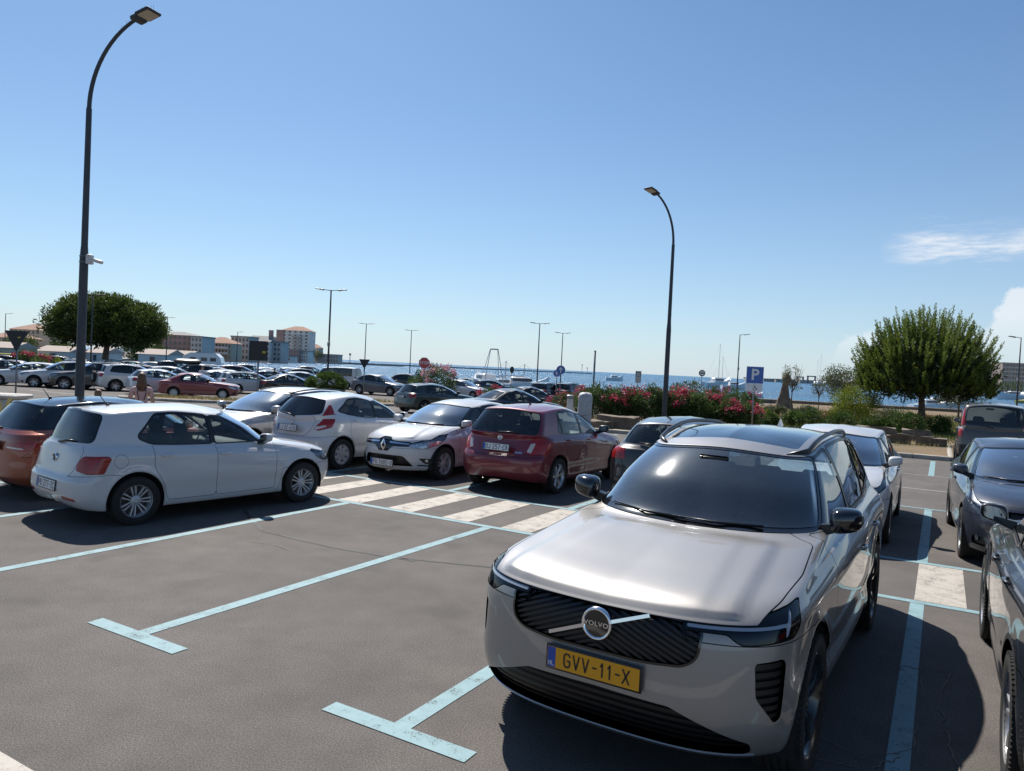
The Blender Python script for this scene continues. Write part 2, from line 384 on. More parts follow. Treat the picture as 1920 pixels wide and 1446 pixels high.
def loft(rings, counts):
    """non-uniform Catmull-Rom through the ring stack"""
    R = np.stack(rings)                       # J,NS,3
    J = len(R)
    D = np.sqrt(np.linalg.norm(np.diff(R, axis=0), axis=2)) + .02
    K = np.concatenate([np.zeros((1, R.shape[1])), np.cumsum(D, 0)])
    P0 = 2 * R[0] - R[1]; P1 = 2 * R[-1] - R[-2]
    R = np.concatenate([P0[None], R, P1[None]])
    K = np.concatenate([(K[0] - D[0])[None], K, (K[-1] + D[-1])[None]])
    rows, tv = [], []
    for j in range(J - 1):
        p0, p1, p2, p3 = R[j], R[j+1], R[j+2], R[j+3]
        k0, k1, k2, k3 = [q[:, None] for q in (K[j], K[j+1], K[j+2], K[j+3])]
        c = counts[j]
        for i in range(c + (1 if j == J - 2 else 0)):
            f = i / c; t = k1 + (k2 - k1) * f
            A1 = (k1 - t) / (k1 - k0) * p0 + (t - k0) / (k1 - k0) * p1
            A2 = (k2 - t) / (k2 - k1) * p1 + (t - k1) / (k2 - k1) * p2
            A3 = (k3 - t) / (k3 - k2) * p2 + (t - k2) / (k3 - k2) * p3
            B1 = (k2 - t) / (k2 - k0) * A1 + (t - k0) / (k2 - k0) * A2
            B2 = (k3 - t) / (k3 - k1) * A2 + (t - k1) / (k3 - k1) * A3
            rows.append((k2 - t) / (k2 - k1) * B1 + (t - k1) / (k2 - k1) * B2); tv.append(j + f)
    return np.stack(rows), np.array(tv)

def rpoly(pts, r=.03, n=4):
    """polygon with rounded corners; a point may carry its own radius as third value"""
    out = []; m = len(pts)
    for i in range(m):
        p = np.array(pts[i][:2], float); a = np.array(pts[i-1][:2], float); c = np.array(pts[(i+1) % m][:2], float)
        rr = pts[i][2] if len(pts[i]) > 2 else r
        va, vc = a - p, c - p; la, lc = np.linalg.norm(va), np.linalg.norm(vc)
        q = min(rr, la * .48, lc * .48)
        if q < 1e-4: out.append(p); continue
        A = p + va / la * q; C = p + vc / lc * q
        for k in range(n + 1):
            t = k / n; out.append((1-t)**2 * A + 2 * t * (1-t) * p + t*t * C)
    return np.array(out)
def sdf_poly(P, poly):
    d = np.full(len(P), 1e9); inside = np.zeros(len(P), bool)
    for i in range(len(poly)):
        a = poly[i - 1]; b = poly[i]; e = b - a; w = P - a
        l2 = e @ e
        if l2 < 1e-14: continue
        t = np.clip((w @ e) / l2, 0, 1)
        d = np.minimum(d, np.linalg.norm(w - t[:, None] * e, axis=1))
        c = ((a[1] > P[:, 1]) != (b[1] > P[:, 1]))
        with np.errstate(divide='ignore', invalid='ignore'):
            xi = (b[0] - a[0]) * (P[:, 1] - a[1]) / (b[1] - a[1] + 1e-30) + a[0]
        inside ^= c & (P[:, 0] < xi)
    return np.where(inside, -d, d)

def split_tris(T, nv):
    """connected pieces of a triangle list"""
    lab = np.arange(nv)
    while True:
        m = lab[T].min(1); new = lab.copy()
        for k in range(3): np.minimum.at(new, T[:, k], m)
        new = new[new]
        if (new == lab).all(): break
        lab = new
    tl = lab[T[:, 0]]; return [T[tl == q] for q in np.unique(tl)]
class Shell:
    def __init__(s, A, T, lab):
        s.A = A; s.T = T; s.lab = lab; s.names = ['body']
    # A columns: 0-2 pos, 3-5 normal, 6 S, 7 T, 8 uF, 9 uR (arc from nose / tail), 10 uG, 11 uGr (arc along glass base), 12 w (height in glass band)
    def pos(s): return s.A[:, :3]
    def proj(s, p):
        A = s.A
        return {'side': A[:, [0, 2]], 'top': A[:, [0, 1]], 'F': A[:, [8, 2]], 'R': A[:, [9, 2]], 'front': A[:, [1, 2]], 'xw': A[:, [0, 12]], 'gw': A[:, [10, 12]], 'rw': A[:, [11, 12]]}[p]
    def id(s, n):
        if n not in s.names: s.names.append(n)
        return s.names.index(n)
    def cut(s, d, frm, to):
        """triangles of label frm with d<0 become label to (split exactly at d=0)"""
        frm = [s.id(f) for f in ([frm] if isinstance(frm, str) else frm)]; to = s.id(to)
        sel = np.isin(s.lab, frm)
        idx = np.nonzero(sel)[0]; T = s.T[idx]
        d = np.where(np.abs(d) < 1e-6, 1e-6, d)
        sg = d[T] < 0; cnt = sg.sum(1)
        s.lab[idx[cnt == 3]] = to
        mix = (cnt == 1) | (cnt == 2)
        if not mix.any(): return s
        mi = idx[mix]; Tm = s.T[mi]; sm = sg[mix]; cm = cnt[mix]
        odd = np.where(cm == 1, np.argmax(sm, 1), np.argmin(sm, 1))
        r = np.arange(len(Tm)); a = Tm[r, odd]; b = Tm[r, (odd + 1) % 3]; c = Tm[r, (odd + 2) % 3]
        E = np.concatenate([np.stack([a, b], 1), np.stack([a, c], 1)]); Es = np.sort(E, 1)
        U, inv = np.unique(Es, axis=0, return_inverse=True); inv = inv.ravel()
        f = d[U[:, 0]] / (d[U[:, 0]] - d[U[:, 1]])
        nA = s.A[U[:, 0]] * (1 - f[:, None]) + s.A[U[:, 1]] * f[:, None]
        nA[:, 3:6] /= np.linalg.norm(nA[:, 3:6], axis=1)[:, None] + 1e-12
        base = len(s.A); s.A = np.concatenate([s.A, nA])
        m = len(Tm); ab = base + inv[:m]; ac = base + inv[m:]
        old = s.lab[mi]; a_in = (cm == 1)
        s.T[mi] = np.stack([a, ab, ac], 1); s.lab[mi] = np.where(a_in, to, old)
        t2 = np.stack([ab, b, c], 1); t3 = np.stack([ab, c, ac], 1); l2 = np.where(a_in, old, to)
        s.T = np.concatenate([s.T, t2, t3]); s.lab = np.concatenate([s.lab, l2, l2])
        return s
    def refine(s, label, d=None, n=1):
        for _ in range(n):
            sel = s.lab == s.id(label)
            if d is not None:
                dd = d(s); sel &= (dd[s.T].min(1) < 0.02)
            idx = np.nonzero(sel)[0]; T = s.T[idx]
            if not len(T): return s
            E = np.concatenate([T[:, [0, 1]], T[:, [1, 2]], T[:, [2, 0]]]); U, inv = np.unique(np.sort(E, 1), axis=0, return_inverse=True); inv = inv.ravel()
            nA = (s.A[U[:, 0]] + s.A[U[:, 1]]) / 2; nA[:, 3:6] /= np.linalg.norm(nA[:, 3:6], axis=1)[:, None] + 1e-12
            b0 = len(s.A); s.A = np.concatenate([s.A, nA]); m = len(T)
            x, y, z = b0 + inv[:m], b0 + inv[m:2*m], b0 + inv[2*m:]
            s.T[idx] = np.stack([x, y, z], 1)
            s.T = np.concatenate([s.T, np.stack([T[:, 0], x, z], 1), np.stack([x, T[:, 1], y], 1), np.stack([z, y, T[:, 2]], 1)])
            s.lab = np.concatenate([s.lab, np.tile(s.lab[idx], 3)])
        return s
    def sd(s, proj, pts, r=.03, cond=None, n=4):
        P = s.proj(proj); poly = rpoly(pts, r, n); lo, hi = poly.min(0), poly.max(0)
        d = np.full(len(P), .5); near = ((P > lo - .1) & (P < hi + .1)).all(1)
        d[near] = sdf_poly(P[near], poly)
        if cond is not None: d = np.maximum(d, cond(s.A))
        return d
    def part(s, name, recess=0.0, wall=True, both=True, offset=0.0):
        """(V,N,T) of a label; both = mirrored half added"""
        sel = np.isin(s.lab, [s.id(q) for q in ([name] if isinstance(name, str) else name)])
        T = s.T[sel]
        if not len(T): return None
        u, inv = np.unique(T, return_inverse=True); T = inv.reshape(T.shape)
        V = s.A[u, :3].copy(); N = s.A[u, 3:6].copy()
        off = recess
        V2 = V - N * off + N * offset
        if off and wall:
            E = np.concatenate([T[:, [0, 1]], T[:, [1, 2]], T[:, [2, 0]]]); Es = np.sort(E, 1)
            _, i0, ct = np.unique(Es, axis=0, return_index=True, return_counts=True)
            B = E[i0[ct == 1]]
            B = B[~((np.abs(V[B[:, 0], 1]) < 1e-4) & (np.abs(V[B[:, 1], 1]) < 1e-4))]
            b0 = len(V2)
            bu, bi = np.unique(B, return_inverse=True); bi = bi.reshape(B.shape); k = len(bu)
            top = V[bu] - N[bu] * .0005; bot = V2[bu]
            V2 = np.concatenate([V2, top, bot])
            nn = np.cross(V[B[:, 1]] - V[B[:, 0]], N[B[:, 0]]); nn /= np.linalg.norm(nn, axis=1)[:, None] + 1e-12
            WN = np.zeros((k, 3)); np.add.at(WN, bi[:, 0], -nn); np.add.at(WN, bi[:, 1], -nn); WN /= np.linalg.norm(WN, axis=1)[:, None] + 1e-12
            N = np.concatenate([N, WN, WN])
            q1 = np.stack([b0 + bi[:, 1], b0 + bi[:, 0], b0 + k + bi[:, 0]], 1); q2 = np.stack([b0 + bi[:, 1], b0 + k + bi[:, 0], b0 + k + bi[:, 1]], 1)
            T = np.concatenate([T, q1, q2])
        if both:
            n = len(V2); M = np.array([1, -1, 1])
            V2 = np.concatenate([V2, V2 * M]); N = np.concatenate([N, N * M]); T = np.concatenate([T, T[:, [0, 2, 1]] + n])
        return V2, N, T

def make_shell(c, lod=2):
    ns = {2: (44, 76, 36), 1: (22, 36, 20), 0: (12, 22, 12)}[lod]
    xf = c['wb'] / 2 + c['fo']; xr = xf - c['L']; hw = c['W'] / 2; H = c['H']; zb = c['zb']
    nf, nr = c.get('nf', 2.7), c.get('nr', 3.2); af, ar = c.get('af', .75), c.get('ar', .55)
    rings = []
    def R(dxf, dxr, w, z, af_=af, ar_=ar, nf_=nf, nr_=nr, wf=c.get('wf', .965), wr=c.get('wr', .965)):
        rings.append(ring_curve(xf - dxf, xr + dxr, hw * w, z, af_, ar_, nf_, nr_, wf, wr, ns)[0])
    ft, rt = c['front'], c['rear']     # [(dx,z)]*5 for r1..r5 at nose / tail centre
    sz = c['side']                     # z of r1..r5 on the flank (front corner, mid, rear corner)
    sw = c.get('sw', (.955, .99, 1.0, .985, .945))
    R(ft[0][0] + .10, rt[0][0] + .10, sw[0] - .12, [ft[0][1] + .0, zb, zb, zb, rt[0][1]])
    for j in range(5):
        q = sz[j] if hasattr(sz[j], '__len__') else (sz[j],) * 3
        R(ft[j][0], rt[j][0], sw[j], [ft[j][1], q[0], q[1], q[2], rt[j][1]])
    # hood / deck transition rings, then glass house
    gx, gz = c['cowl']; rx, rz = c['rwin']; bz = c['belt']       # belt z (A pillar, mid, rear)
    gw = c['gw'] / 2
    r6 = ring_curve(gx, rx, gw, [gz, bz[0], bz[1], bz[2], rz], c.get('ga', .62), c.get('gr', .42), 2.3, c.get('gnr', 2.8), .97, c.get('gwr', .95), ns)[0]
    r5 = rings[-1]
    for f, cr in ((.33, 1.0), (.72, c.get('cowl_crown', .5))):
        q = r5 * (1 - f) + r6 * f
        S_ = np.linspace(0, 1, len(q)); wgt = np.clip(1 - S_ / .25, 0, 1) ** .5
        wr_ = np.clip((S_ - .75) / .25, 0, 1) ** .5
        q[:, 2] += c.get('hood_crown', .035) * cr * wgt + c.get('deck_crown', .0) * cr * wr_
        rings.append(q)
    rings.append(r6)
    fx, fz = c['rooff']; tx, tz = c['roofr']; tw = c['rw'] / 2
    rs = c['rail']                       # rail z (front corner, mid, rear corner)
    r8 = ring_curve(fx, tx, tw, [fz, rs[0], rs[1], rs[2], tz], c.get('ra', .42), c.get('rr', .30), 2.4, c.get('rnr', 2.8), .95, c.get('rwr', .93), ns)[0]
    pk = c.get('peak', (fx + tx) / 2)
    def zr(x): return np.where(x > pk, H - (H - fz) * (np.clip(x - pk, 0, 9) / (fx - pk)) ** 2.0, H - (H - tz) * (np.clip(pk - x, 0, 9) / (pk - tx)) ** 2.0)
    i1, i2, i3 = ns[0], ns[0] + ns[1] // 2, ns[0] + ns[1]
    kx = np.array([r8[i3, 0], r8[i2, 0], r8[i1, 0]]); kd = np.array([zr(r8[i3, 0]) - rs[2], zr(r8[i2, 0]) - rs[1], zr(r8[i1, 0]) - rs[0]])
    drop = lambda x: pchip(kx, np.maximum(kd, .012), np.clip(x, kx[0], kx[2]))
    r8[:, 2] = zr(r8[:, 0]) - drop(r8[:, 0]) * (r8[:, 1] / tw) ** 2
    r7 = (r6 + r8) / 2
    bul = c.get('bulge', .022)
    r7[:, 1] *= 1 + bul / gw
    r7[:, 2] += np.where(np.linspace(0, 1, len(r7)) < .22, c.get('ws_bulge', .02), .0)
    r7[:, 0] += np.where(np.linspace(0, 1, len(r7)) < .22, .015, 0) - np.where(np.linspace(0, 1, len(r7)) > .78, .015, 0)
    rings += [r7, r8]
    for k, (iy, ix) in enumerate(((.90, .06), (.52, .2), (.0, .32))):
        q = r8.copy(); q[:, 1] *= iy
        mid = (fx + tx) / 2; q[:, 0] = mid + (q[:, 0] - mid) * (1 - ix * .45)
        if iy == 0: q[:, 0] = np.linspace(fx - .16, tx + .14, len(q))
        q[:, 2] = zr(q[:, 0]) - drop(q[:, 0]) * (q[:, 1] / tw) ** 2
        rings.append(q)
    cnt = {2: (3, 6, 8, 8, 7, 8, 8, 6, 9, 9, 4, 6, 6), 1: (2, 4, 4, 4, 4, 5, 5, 3, 5, 5, 3, 4, 3), 0: (1, 2, 3, 3, 3, 3, 3, 2, 3, 3, 2, 2, 2)}[lod]
    G, tv = loft(rings, cnt)
    # tv: ring index (0 under-edge,1..5 body,6-7 hood,8 glass base,9 mid,10 rail,11,12,13 roof)
    NT, NS = G.shape[:2]
    S = np.linspace(0, 1, NS)
    r3 = rings[3]; ar_ = np.concatenate([[0], np.cumsum(np.hypot(np.diff(r3[:, 0]), np.diff(r3[:, 1])))])
    uF = np.tile(ar_, (NT, 1)); uR = np.tile(ar_[-1] - ar_, (NT, 1))
    SS = np.tile(S, (NT, 1)); TT = np.tile(tv[:, None], (1, NS))
    for fn in c.get('deform', []): fn(G, SS, TT, c)
    # wheel arch lips
    R_a = c['wr_'] + c.get('arch', .055)
    for sx in (1, -1):
        cx = sx * c['wb'] / 2
        r = np.hypot(G[..., 0] - cx, G[..., 2] - c['wr_'])
        m = np.exp(-((r - R_a - .015) / .05) ** 2) * (TT < 5) * (G[..., 1] > hw * .6)
        G[..., 1] += m * c.get('flare', .012)
    G[:, 0, 1] = 0; G[:, -1, 1] = 0
    du = np.gradient(G, axis=1); dv = np.gradient(G, axis=0)
    # mirror-aware gradients on the centre line
    du[:, 0] = G[:, 1] - G[:, 1] * np.array([1, -1, 1]); du[:, -1] = G[:, -2] * np.array([1, -1, 1]) - G[:, -2]
    N = np.cross(du, dv)
    N /= np.linalg.norm(N, axis=2)[..., None] + 1e-12
    # outward check at flank
    j = np.argmin(np.abs(tv - 3)); 
    if N[j, NS // 2, 1] < 0: N = -N; flip = True
    else: flip = False
    roof = TT >= 12.9
    N[-1] = N[-2]; N[-1, :, 1] = 0; N[-1] /= np.linalg.norm(N[-1], axis=1)[:, None] + 1e-12
    N[:, 0, 1] = 0; N[:, -1, 1] = 0; N /= np.linalg.norm(N, axis=2)[..., None] + 1e-12
    r8_ = rings[8]; ag = np.concatenate([[0], np.cumsum(np.hypot(np.diff(r8_[:, 0]), np.diff(r8_[:, 1])))])
    uG = np.tile(ag, (NT, 1)); uGr = np.tile(ag[-1] - ag, (NT, 1)); WW = (TT - 8) * .22
    A = np.concatenate([G, N] + [q[..., None] for q in (SS, TT, uF, uR, uG, uGr, WW)], axis=2).reshape(-1, 13)
    I = np.arange(NT * NS).reshape(NT, NS)
    a, b, c2, d = I[:-1, :-1].ravel(), I[:-1, 1:].ravel(), I[1:, 1:].ravel(), I[1:, :-1].ravel()
    P = A[:, :3]
    sh = np.linalg.norm(P[a] - P[c2], axis=1) <= np.linalg.norm(P[b] - P[d], axis=1)
    t1 = np.where(sh[:, None], np.stack([a, b, c2], 1), np.stack([a, b, d], 1)); t2 = np.where(sh[:, None], np.stack([a, c2, d], 1), np.stack([b, c2, d], 1))
    T = np.concatenate([t1, t2])
    fn_ = np.cross(P[T[:, 1]] - P[T[:, 0]], P[T[:, 2]] - P[T[:, 0]]); ar2 = np.linalg.norm(fn_, axis=1)
    T = T[ar2 > 1e-9]; fn_ = fn_[ar2 > 1e-9]
    an = A[T[:, 0], 3:6] + A[T[:, 1], 3:6] + A[T[:, 2], 3:6]
    bad = (fn_ * an).sum(1) < 0
    T[bad] = T[bad][:, [0, 2, 1]]
    return Shell(A, T, np.zeros(len(T), int)), rings

COND = {
    'glass': lambda A: np.maximum(8.0 - A[:, 7], A[:, 7] - 10.35) * .3,
    'left': lambda A: .25 - A[:, 1],
    'front': lambda A: -A[:, 0],
    'rear': lambda A: A[:, 0],
    'low': lambda A: (A[:, 7] - 7.9) * .2,
    'body': lambda A: (A[:, 7] - 5.2) * .2,
    'hood': lambda A: np.maximum(4.3 - A[:, 7], A[:, 7] - 7.96) * .2,
    'roof': lambda A: (10.2 - A[:, 7]) * .2,
    'up': lambda A: (.35 - A[:, 5]) * .2,
}
def cnd(*names):
    return lambda A: np.max([COND[n](A) if isinstance(n, str) else n(A) for n in names], axis=0)
def car_mats():
    M = {}
    M['PAINT'] = pbr('paint_slot', (.5, .5, .5), .4, coat=1.0)
    M['glass'] = glass('car_glass', (.80, .87, .85), .014); M['glass_screen'] = glass('windscreen_glass', (.70, .80, .82), .05, 3.6, .04)
    M['glass_dark'] = glass('privacy_glass', (.10, .11, .12), .018)
    M['black'] = pbr('black_trim', (.012, .012, .013), .32)
    M['gloss_black'] = pbr('gloss_black', (.006, .006, .007), .12, coat=1.0)
    M['plastic'] = pbr('grey_black_plastic', (.022, .022, .023), .62, bump=.15, bscale=300)
    M['gap'] = pbr('panel_gap', (.008, .008, .008), .8)
    M['tyre'] = pbr('tyre_rubber', (.018, .017, .016), .82, bump=.25, bscale=160, var=.35, vscale=30)
    M['alloy'] = pbr('alloy_silver', (.62, .62, .63), .30, metal=.75, coat=.4)
    M['alloy_dark'] = pbr('alloy_black', (.012, .012, .013), .22, coat=.8)
    M['hubcap'] = pbr('hubcap_silver', (.50, .50, .51), .38, metal=.35)
    M['disc'] = pbr('brake_disc', (.10, .095, .09), .5, metal=.6)
    M['chrome'] = pbr('chrome', (.85, .86, .88), .09, metal=1.0)
    M['mirror'] = pbr('mirror_glass', (.40, .42, .44), .05, metal=1.0)
    M['slat'] = pbr('grille_black', (.006, .006, .007), .45)
    M['satin'] = pbr('satin_silver', (.55, .56, .58), .28, metal=.9)
    M['lens'] = lens('clear_lens', (.93, .95, .97))
    M['lens_smoke'] = lens('smoked_lens', (.45, .5, .56))
    M['red'] = pbr('red_lamp', (.30, .010, .008), .25, coat=.45, var=.35, vscale=26)
    M['red_dark'] = pbr('dark_red_lamp', (.10, .006, .008), .14, coat=1.0, var=.4, vscale=30)
    M['lamp_white'] = pbr('pale_lamp', (.55, .50, .48), .15, coat=1.0, var=.3, vscale=40)
    M['lamp_inner'] = pbr('lamp_reflector', (.62, .62, .63), .34, metal=.8, var=.45, vscale=18)
    M['lamp_dark'] = pbr('lamp_bezel', (.018, .02, .024), .25)
    M['lamp_strip'] = pbr('lamp_light_guide', (.30, .35, .41), .3, coat=.5)
    M['amber'] = pbr('amber_lamp', (.6, .18, .02), .2, coat=1.0)
    M['cloth'] = pbr('seat_cloth', (.035, .035, .038), .9, bump=.2, bscale=200)
    M['cloth_light'] = pbr('pale_interior', (.32, .31, .29), .9)
    M['dash'] = pbr('dashboard_plastic', (.075, .078, .082), .6)
    M['inner'] = pbr('inner_lining', (.06, .06, .06), .9)
    M['under'] = pbr('underbody', (.012, .012, .012), .9)
    M['plate_w'] = pbr('plate_white', (.72, .73, .72), .35)
    M['plate_y'] = pbr('plate_yellow', (.74, .33, .008), .35)
    M['plate_b'] = pbr('plate_blue', (.012, .07, .36), .35)
    M['ink'] = pbr('plate_ink', (.012, .012, .014), .4)
    M['white_ink'] = pbr('white_lettering', (.8, .8, .8), .4)
    return M

def seat_mesh(name, mat):
    mb = MB()
    # cushion, back (leaning), headrest: lofted rounded slabs
    def slab(c, d, b, rot): mb.bbox(c, d, b, rot)
    slab((0.02, 0, .42), (.50, .50, .16), .06, Matrix.Rotation(math.radians(-6), 3, 'Y'))
    slab((-.29, 0, .76), (.14, .50, .62), .06, Matrix.Rotation(math.radians(-16), 3, 'Y'))
    slab((-.40, 0, 1.14), (.10, .27, .17), .045, Matrix.Rotation(math.radians(-10), 3, 'Y'))
    mb.tube([(-.38, .06, .98), (-.40, .06, 1.1)], .008, 6); mb.tube([(-.38, -.06, .98), (-.40, -.06, 1.1)], .008, 6)
    return mb.mesh(name, mat, 50)
def steering_mesh(mat):
    mb = MB(); n = 24
    R = Matrix.Rotation(math.radians(-62), 3, 'Y')
    pts = [R @ Vector((.185 * math.cos(2 * math.pi * k / n), .185 * math.sin(2 * math.pi * k / n), 0)) for k in range(n + 1)]
    mb.tube(pts, .016, 6, caps=False)
    mb.bbox((0, 0, 0), (.10, .34, .03), .012, R); mb.bbox(R @ Vector((-.09, 0, 0)), (.17, .05, .025), .01, R)
    mb.tube([(0, 0, 0), (.25, 0, -.12)], .03, 8)
    return mb.mesh('steering_wheel', mat, 40)
def tyre_mesh(r, w, rim_r, hi=True):
    mb = MB(); h = w / 2
    p = [(rim_r - .012, -h * .80), (rim_r + .004, -h * .90), (rim_r + (r - rim_r) * .45, -h), (r - .030, -h * .97), (r - .008, -h * .86), (r, -h * .72)]
    if hi:
        for g in (-.45, -.15, .15, .45):
            p += [(r, h * (g - .06)), (r - .008, h * (g - .05)), (r - .008, h * (g + .05)), (r, h * (g + .06))]
    q = [(a, -b) for a, b in p[:6]][::-1]
    mb.lathe(p + q, 48 if hi else 24, 'y')
    if hi:  # shoulder blocks
        n = 72
        for k in range(n):
            a = 2 * math.pi * k / n; M = Matrix.Rotation(-a, 3, 'Y')
            for sgn in (-1, 1):
                mb.box(M @ Vector((r - .014, sgn * h * .84, 0)), (.022, h * .22, .018), M)
    return mb.mesh('tyre', CM['tyre'], 35)
def rim_mesh(r, w, style, hi=True):
    """outer face towards +y"""
    mb = MB(); h = w / 2; n = 40 if hi else 20
    mb.lathe([(r * .93, -h * .8), (r * .90, -h * .2), (r * .90, h * .55), (r * .955, h * .80), (r * 1.0, h * .90), (r * 1.02, h * .84), (r * 1.02, h * .76)], n, 'y', mi=1 if style.get('lip') != 'dark' else 0)
    y = h * style.get('face', .74)
    k = style['n']; tw = style.get('twist', 0)
    def spoke(ang, w0, w1, r0=.05, r1=r * .95, off0=0, off1=0, dish=.02, th=.022, mi=0):
        M = Matrix.Rotation(-ang, 3, 'Y')
        st = [(r0, w0, off0, y - dish), ((r0 + r1) / 2, (w0 + w1) / 2, (off0 + off1) / 2, y), (r1, w1, off1, y + .004)]
        V = []
        for rr, ww, oo, yy in st:
            for dy, sc in ((-th, 1.15), (0, .75)):
                for sg in (-1, 1): V.append(M @ Vector((rr, yy + dy, oo + sg * ww * sc / 2)))
        F = []
        for i in range(2):
            b = i * 4
            F += [(b + 2, b + 3, b + 7, b + 6), (b + 0, b + 2, b + 6, b + 4), (b + 3, b + 1, b + 5, b + 7), (b + 1, b, b + 4, b + 5)]
        F += [(0, 1, 3, 2), (10, 11, 9, 8)]
        mb.add(V, F, mi)
    for i in range(k):
        a = 2 * math.pi * i / k + tw
        if style['t'] == 'single': spoke(a, style['w0'], style['w1'])
        elif style['t'] == 'double':
            s0, s1 = style['s0'], style['s1']
            spoke(a, style['w0'], style['w1'], off0=s0, off1=s1); spoke(a, style['w0'], style['w1'], off0=-s0, off1=-s1)
        elif style['t'] == 'cap':      # nearly closed wheel cover with slots
            spoke(a, style['w0'], style['w1'], dish=.005, th=.012)
    mb.lathe([(0.0001, y - .006), (.022, y - .004), (.03, y - .008), (.062, y - .016), (.07, y - .05)], 20, 'y')
    if style['t'] == 'cap':
        mb.lathe([(r * .78, y - .012), (r * .90, y + .004), (r * .985, y + .006), (r * 1.0, y)], n, 'y')
        mb.lathe([(0.001, y - .002), (r * .36, y - .004), (r * .40, y - .02)], n, 'y')
    return mb.mesh('rim', [CM[style.get('mat', 'alloy')], CM[style.get('lipmat', style.get('mat', 'alloy'))]], 30)
def disc_mesh(r, w):
    mb = MB(); mb.lathe([(.001, 0), (r * .42, .004), (r * .44, -.02), (r * .86, -.022), (r * .90, -.06), (.001, -.07)], 24, 'y')
    return mb.mesh('wheel', CM['disc'], 30)

def mirror_meshes(c):
    """left door mirror: housing, glass"""
    x, y, z = c['mir']; y -= .035; mw, mh, md = c.get('mir_d', (.20, .14, .11)); mb = MB()
    n, m = 16, 10; V = []; F = []
    for i in range(m + 1):
        v = -math.pi / 2 + math.pi * i / m
        for k in range(n):
            u = 2 * math.pi * k / n
            sp = lambda q, e: math.copysign(abs(q) ** e, q)
            cy = sp(math.cos(v), .62)
            px = sp(math.cos(u), .62) * cy; py = sp(math.sin(u), .7) * cy; pz = sp(math.sin(v), .62)
            X = px * md * (1 if px > 0 else .35) * (1 - .25 * py); Y = py * mw / 2; Z = pz * mh / 2 * (1 - .12 * py) + .012 * py
            V.append((x + X, y + mw / 2 + Y, z + Z))
    for i in range(m):
        for k in range(n):
            k2 = (k + 1) % n; F.append((i * n + k, i * n + k2, (i + 1) * n + k2, (i + 1) * n + k))
    mb.add(V, F)
    hs = mb.mesh('mirror', None, True) if False else mb
    foot = MB(); foot.add([(x + .03, y - .06, z - .13), (x - .06, y - .06, z - .13), (x - .05, y + .10, z - .06), (x + .05, y + .10, z - .06), (x + .03, y - .06, z - .05), (x - .05, y - .06, z - .05), (x - .04, y + .10, z - .02), (x + .04, y + .10, z - .02)],
                          [(0, 1, 2, 3), (4, 7, 6, 5), (0, 4, 5, 1), (1, 5, 6, 2), (2, 6, 7, 3), (3, 7, 4, 0)])
    g = MB(); pts = []
    for k in range(20):
        u = 2 * math.pi * k / 20; sp = lambda q, e: math.copysign(abs(q) ** e, q)
        pts.append((x - md * .37, y + mw / 2 + sp(math.cos(u), .55) * mw * .39, z + sp(math.sin(u), .6) * mh * .36 + .012 * sp(math.cos(u), .55)))
    g.add(pts, [tuple(range(19, -1, -1))])
    return mb, foot, g

def mirrored(mb):
    q = MB(); q.v = [(a, -b, c) for a, b, c in mb.v]; q.f = [tuple(reversed(f)) for f in mb.f]; q.m = list(mb.m); return q

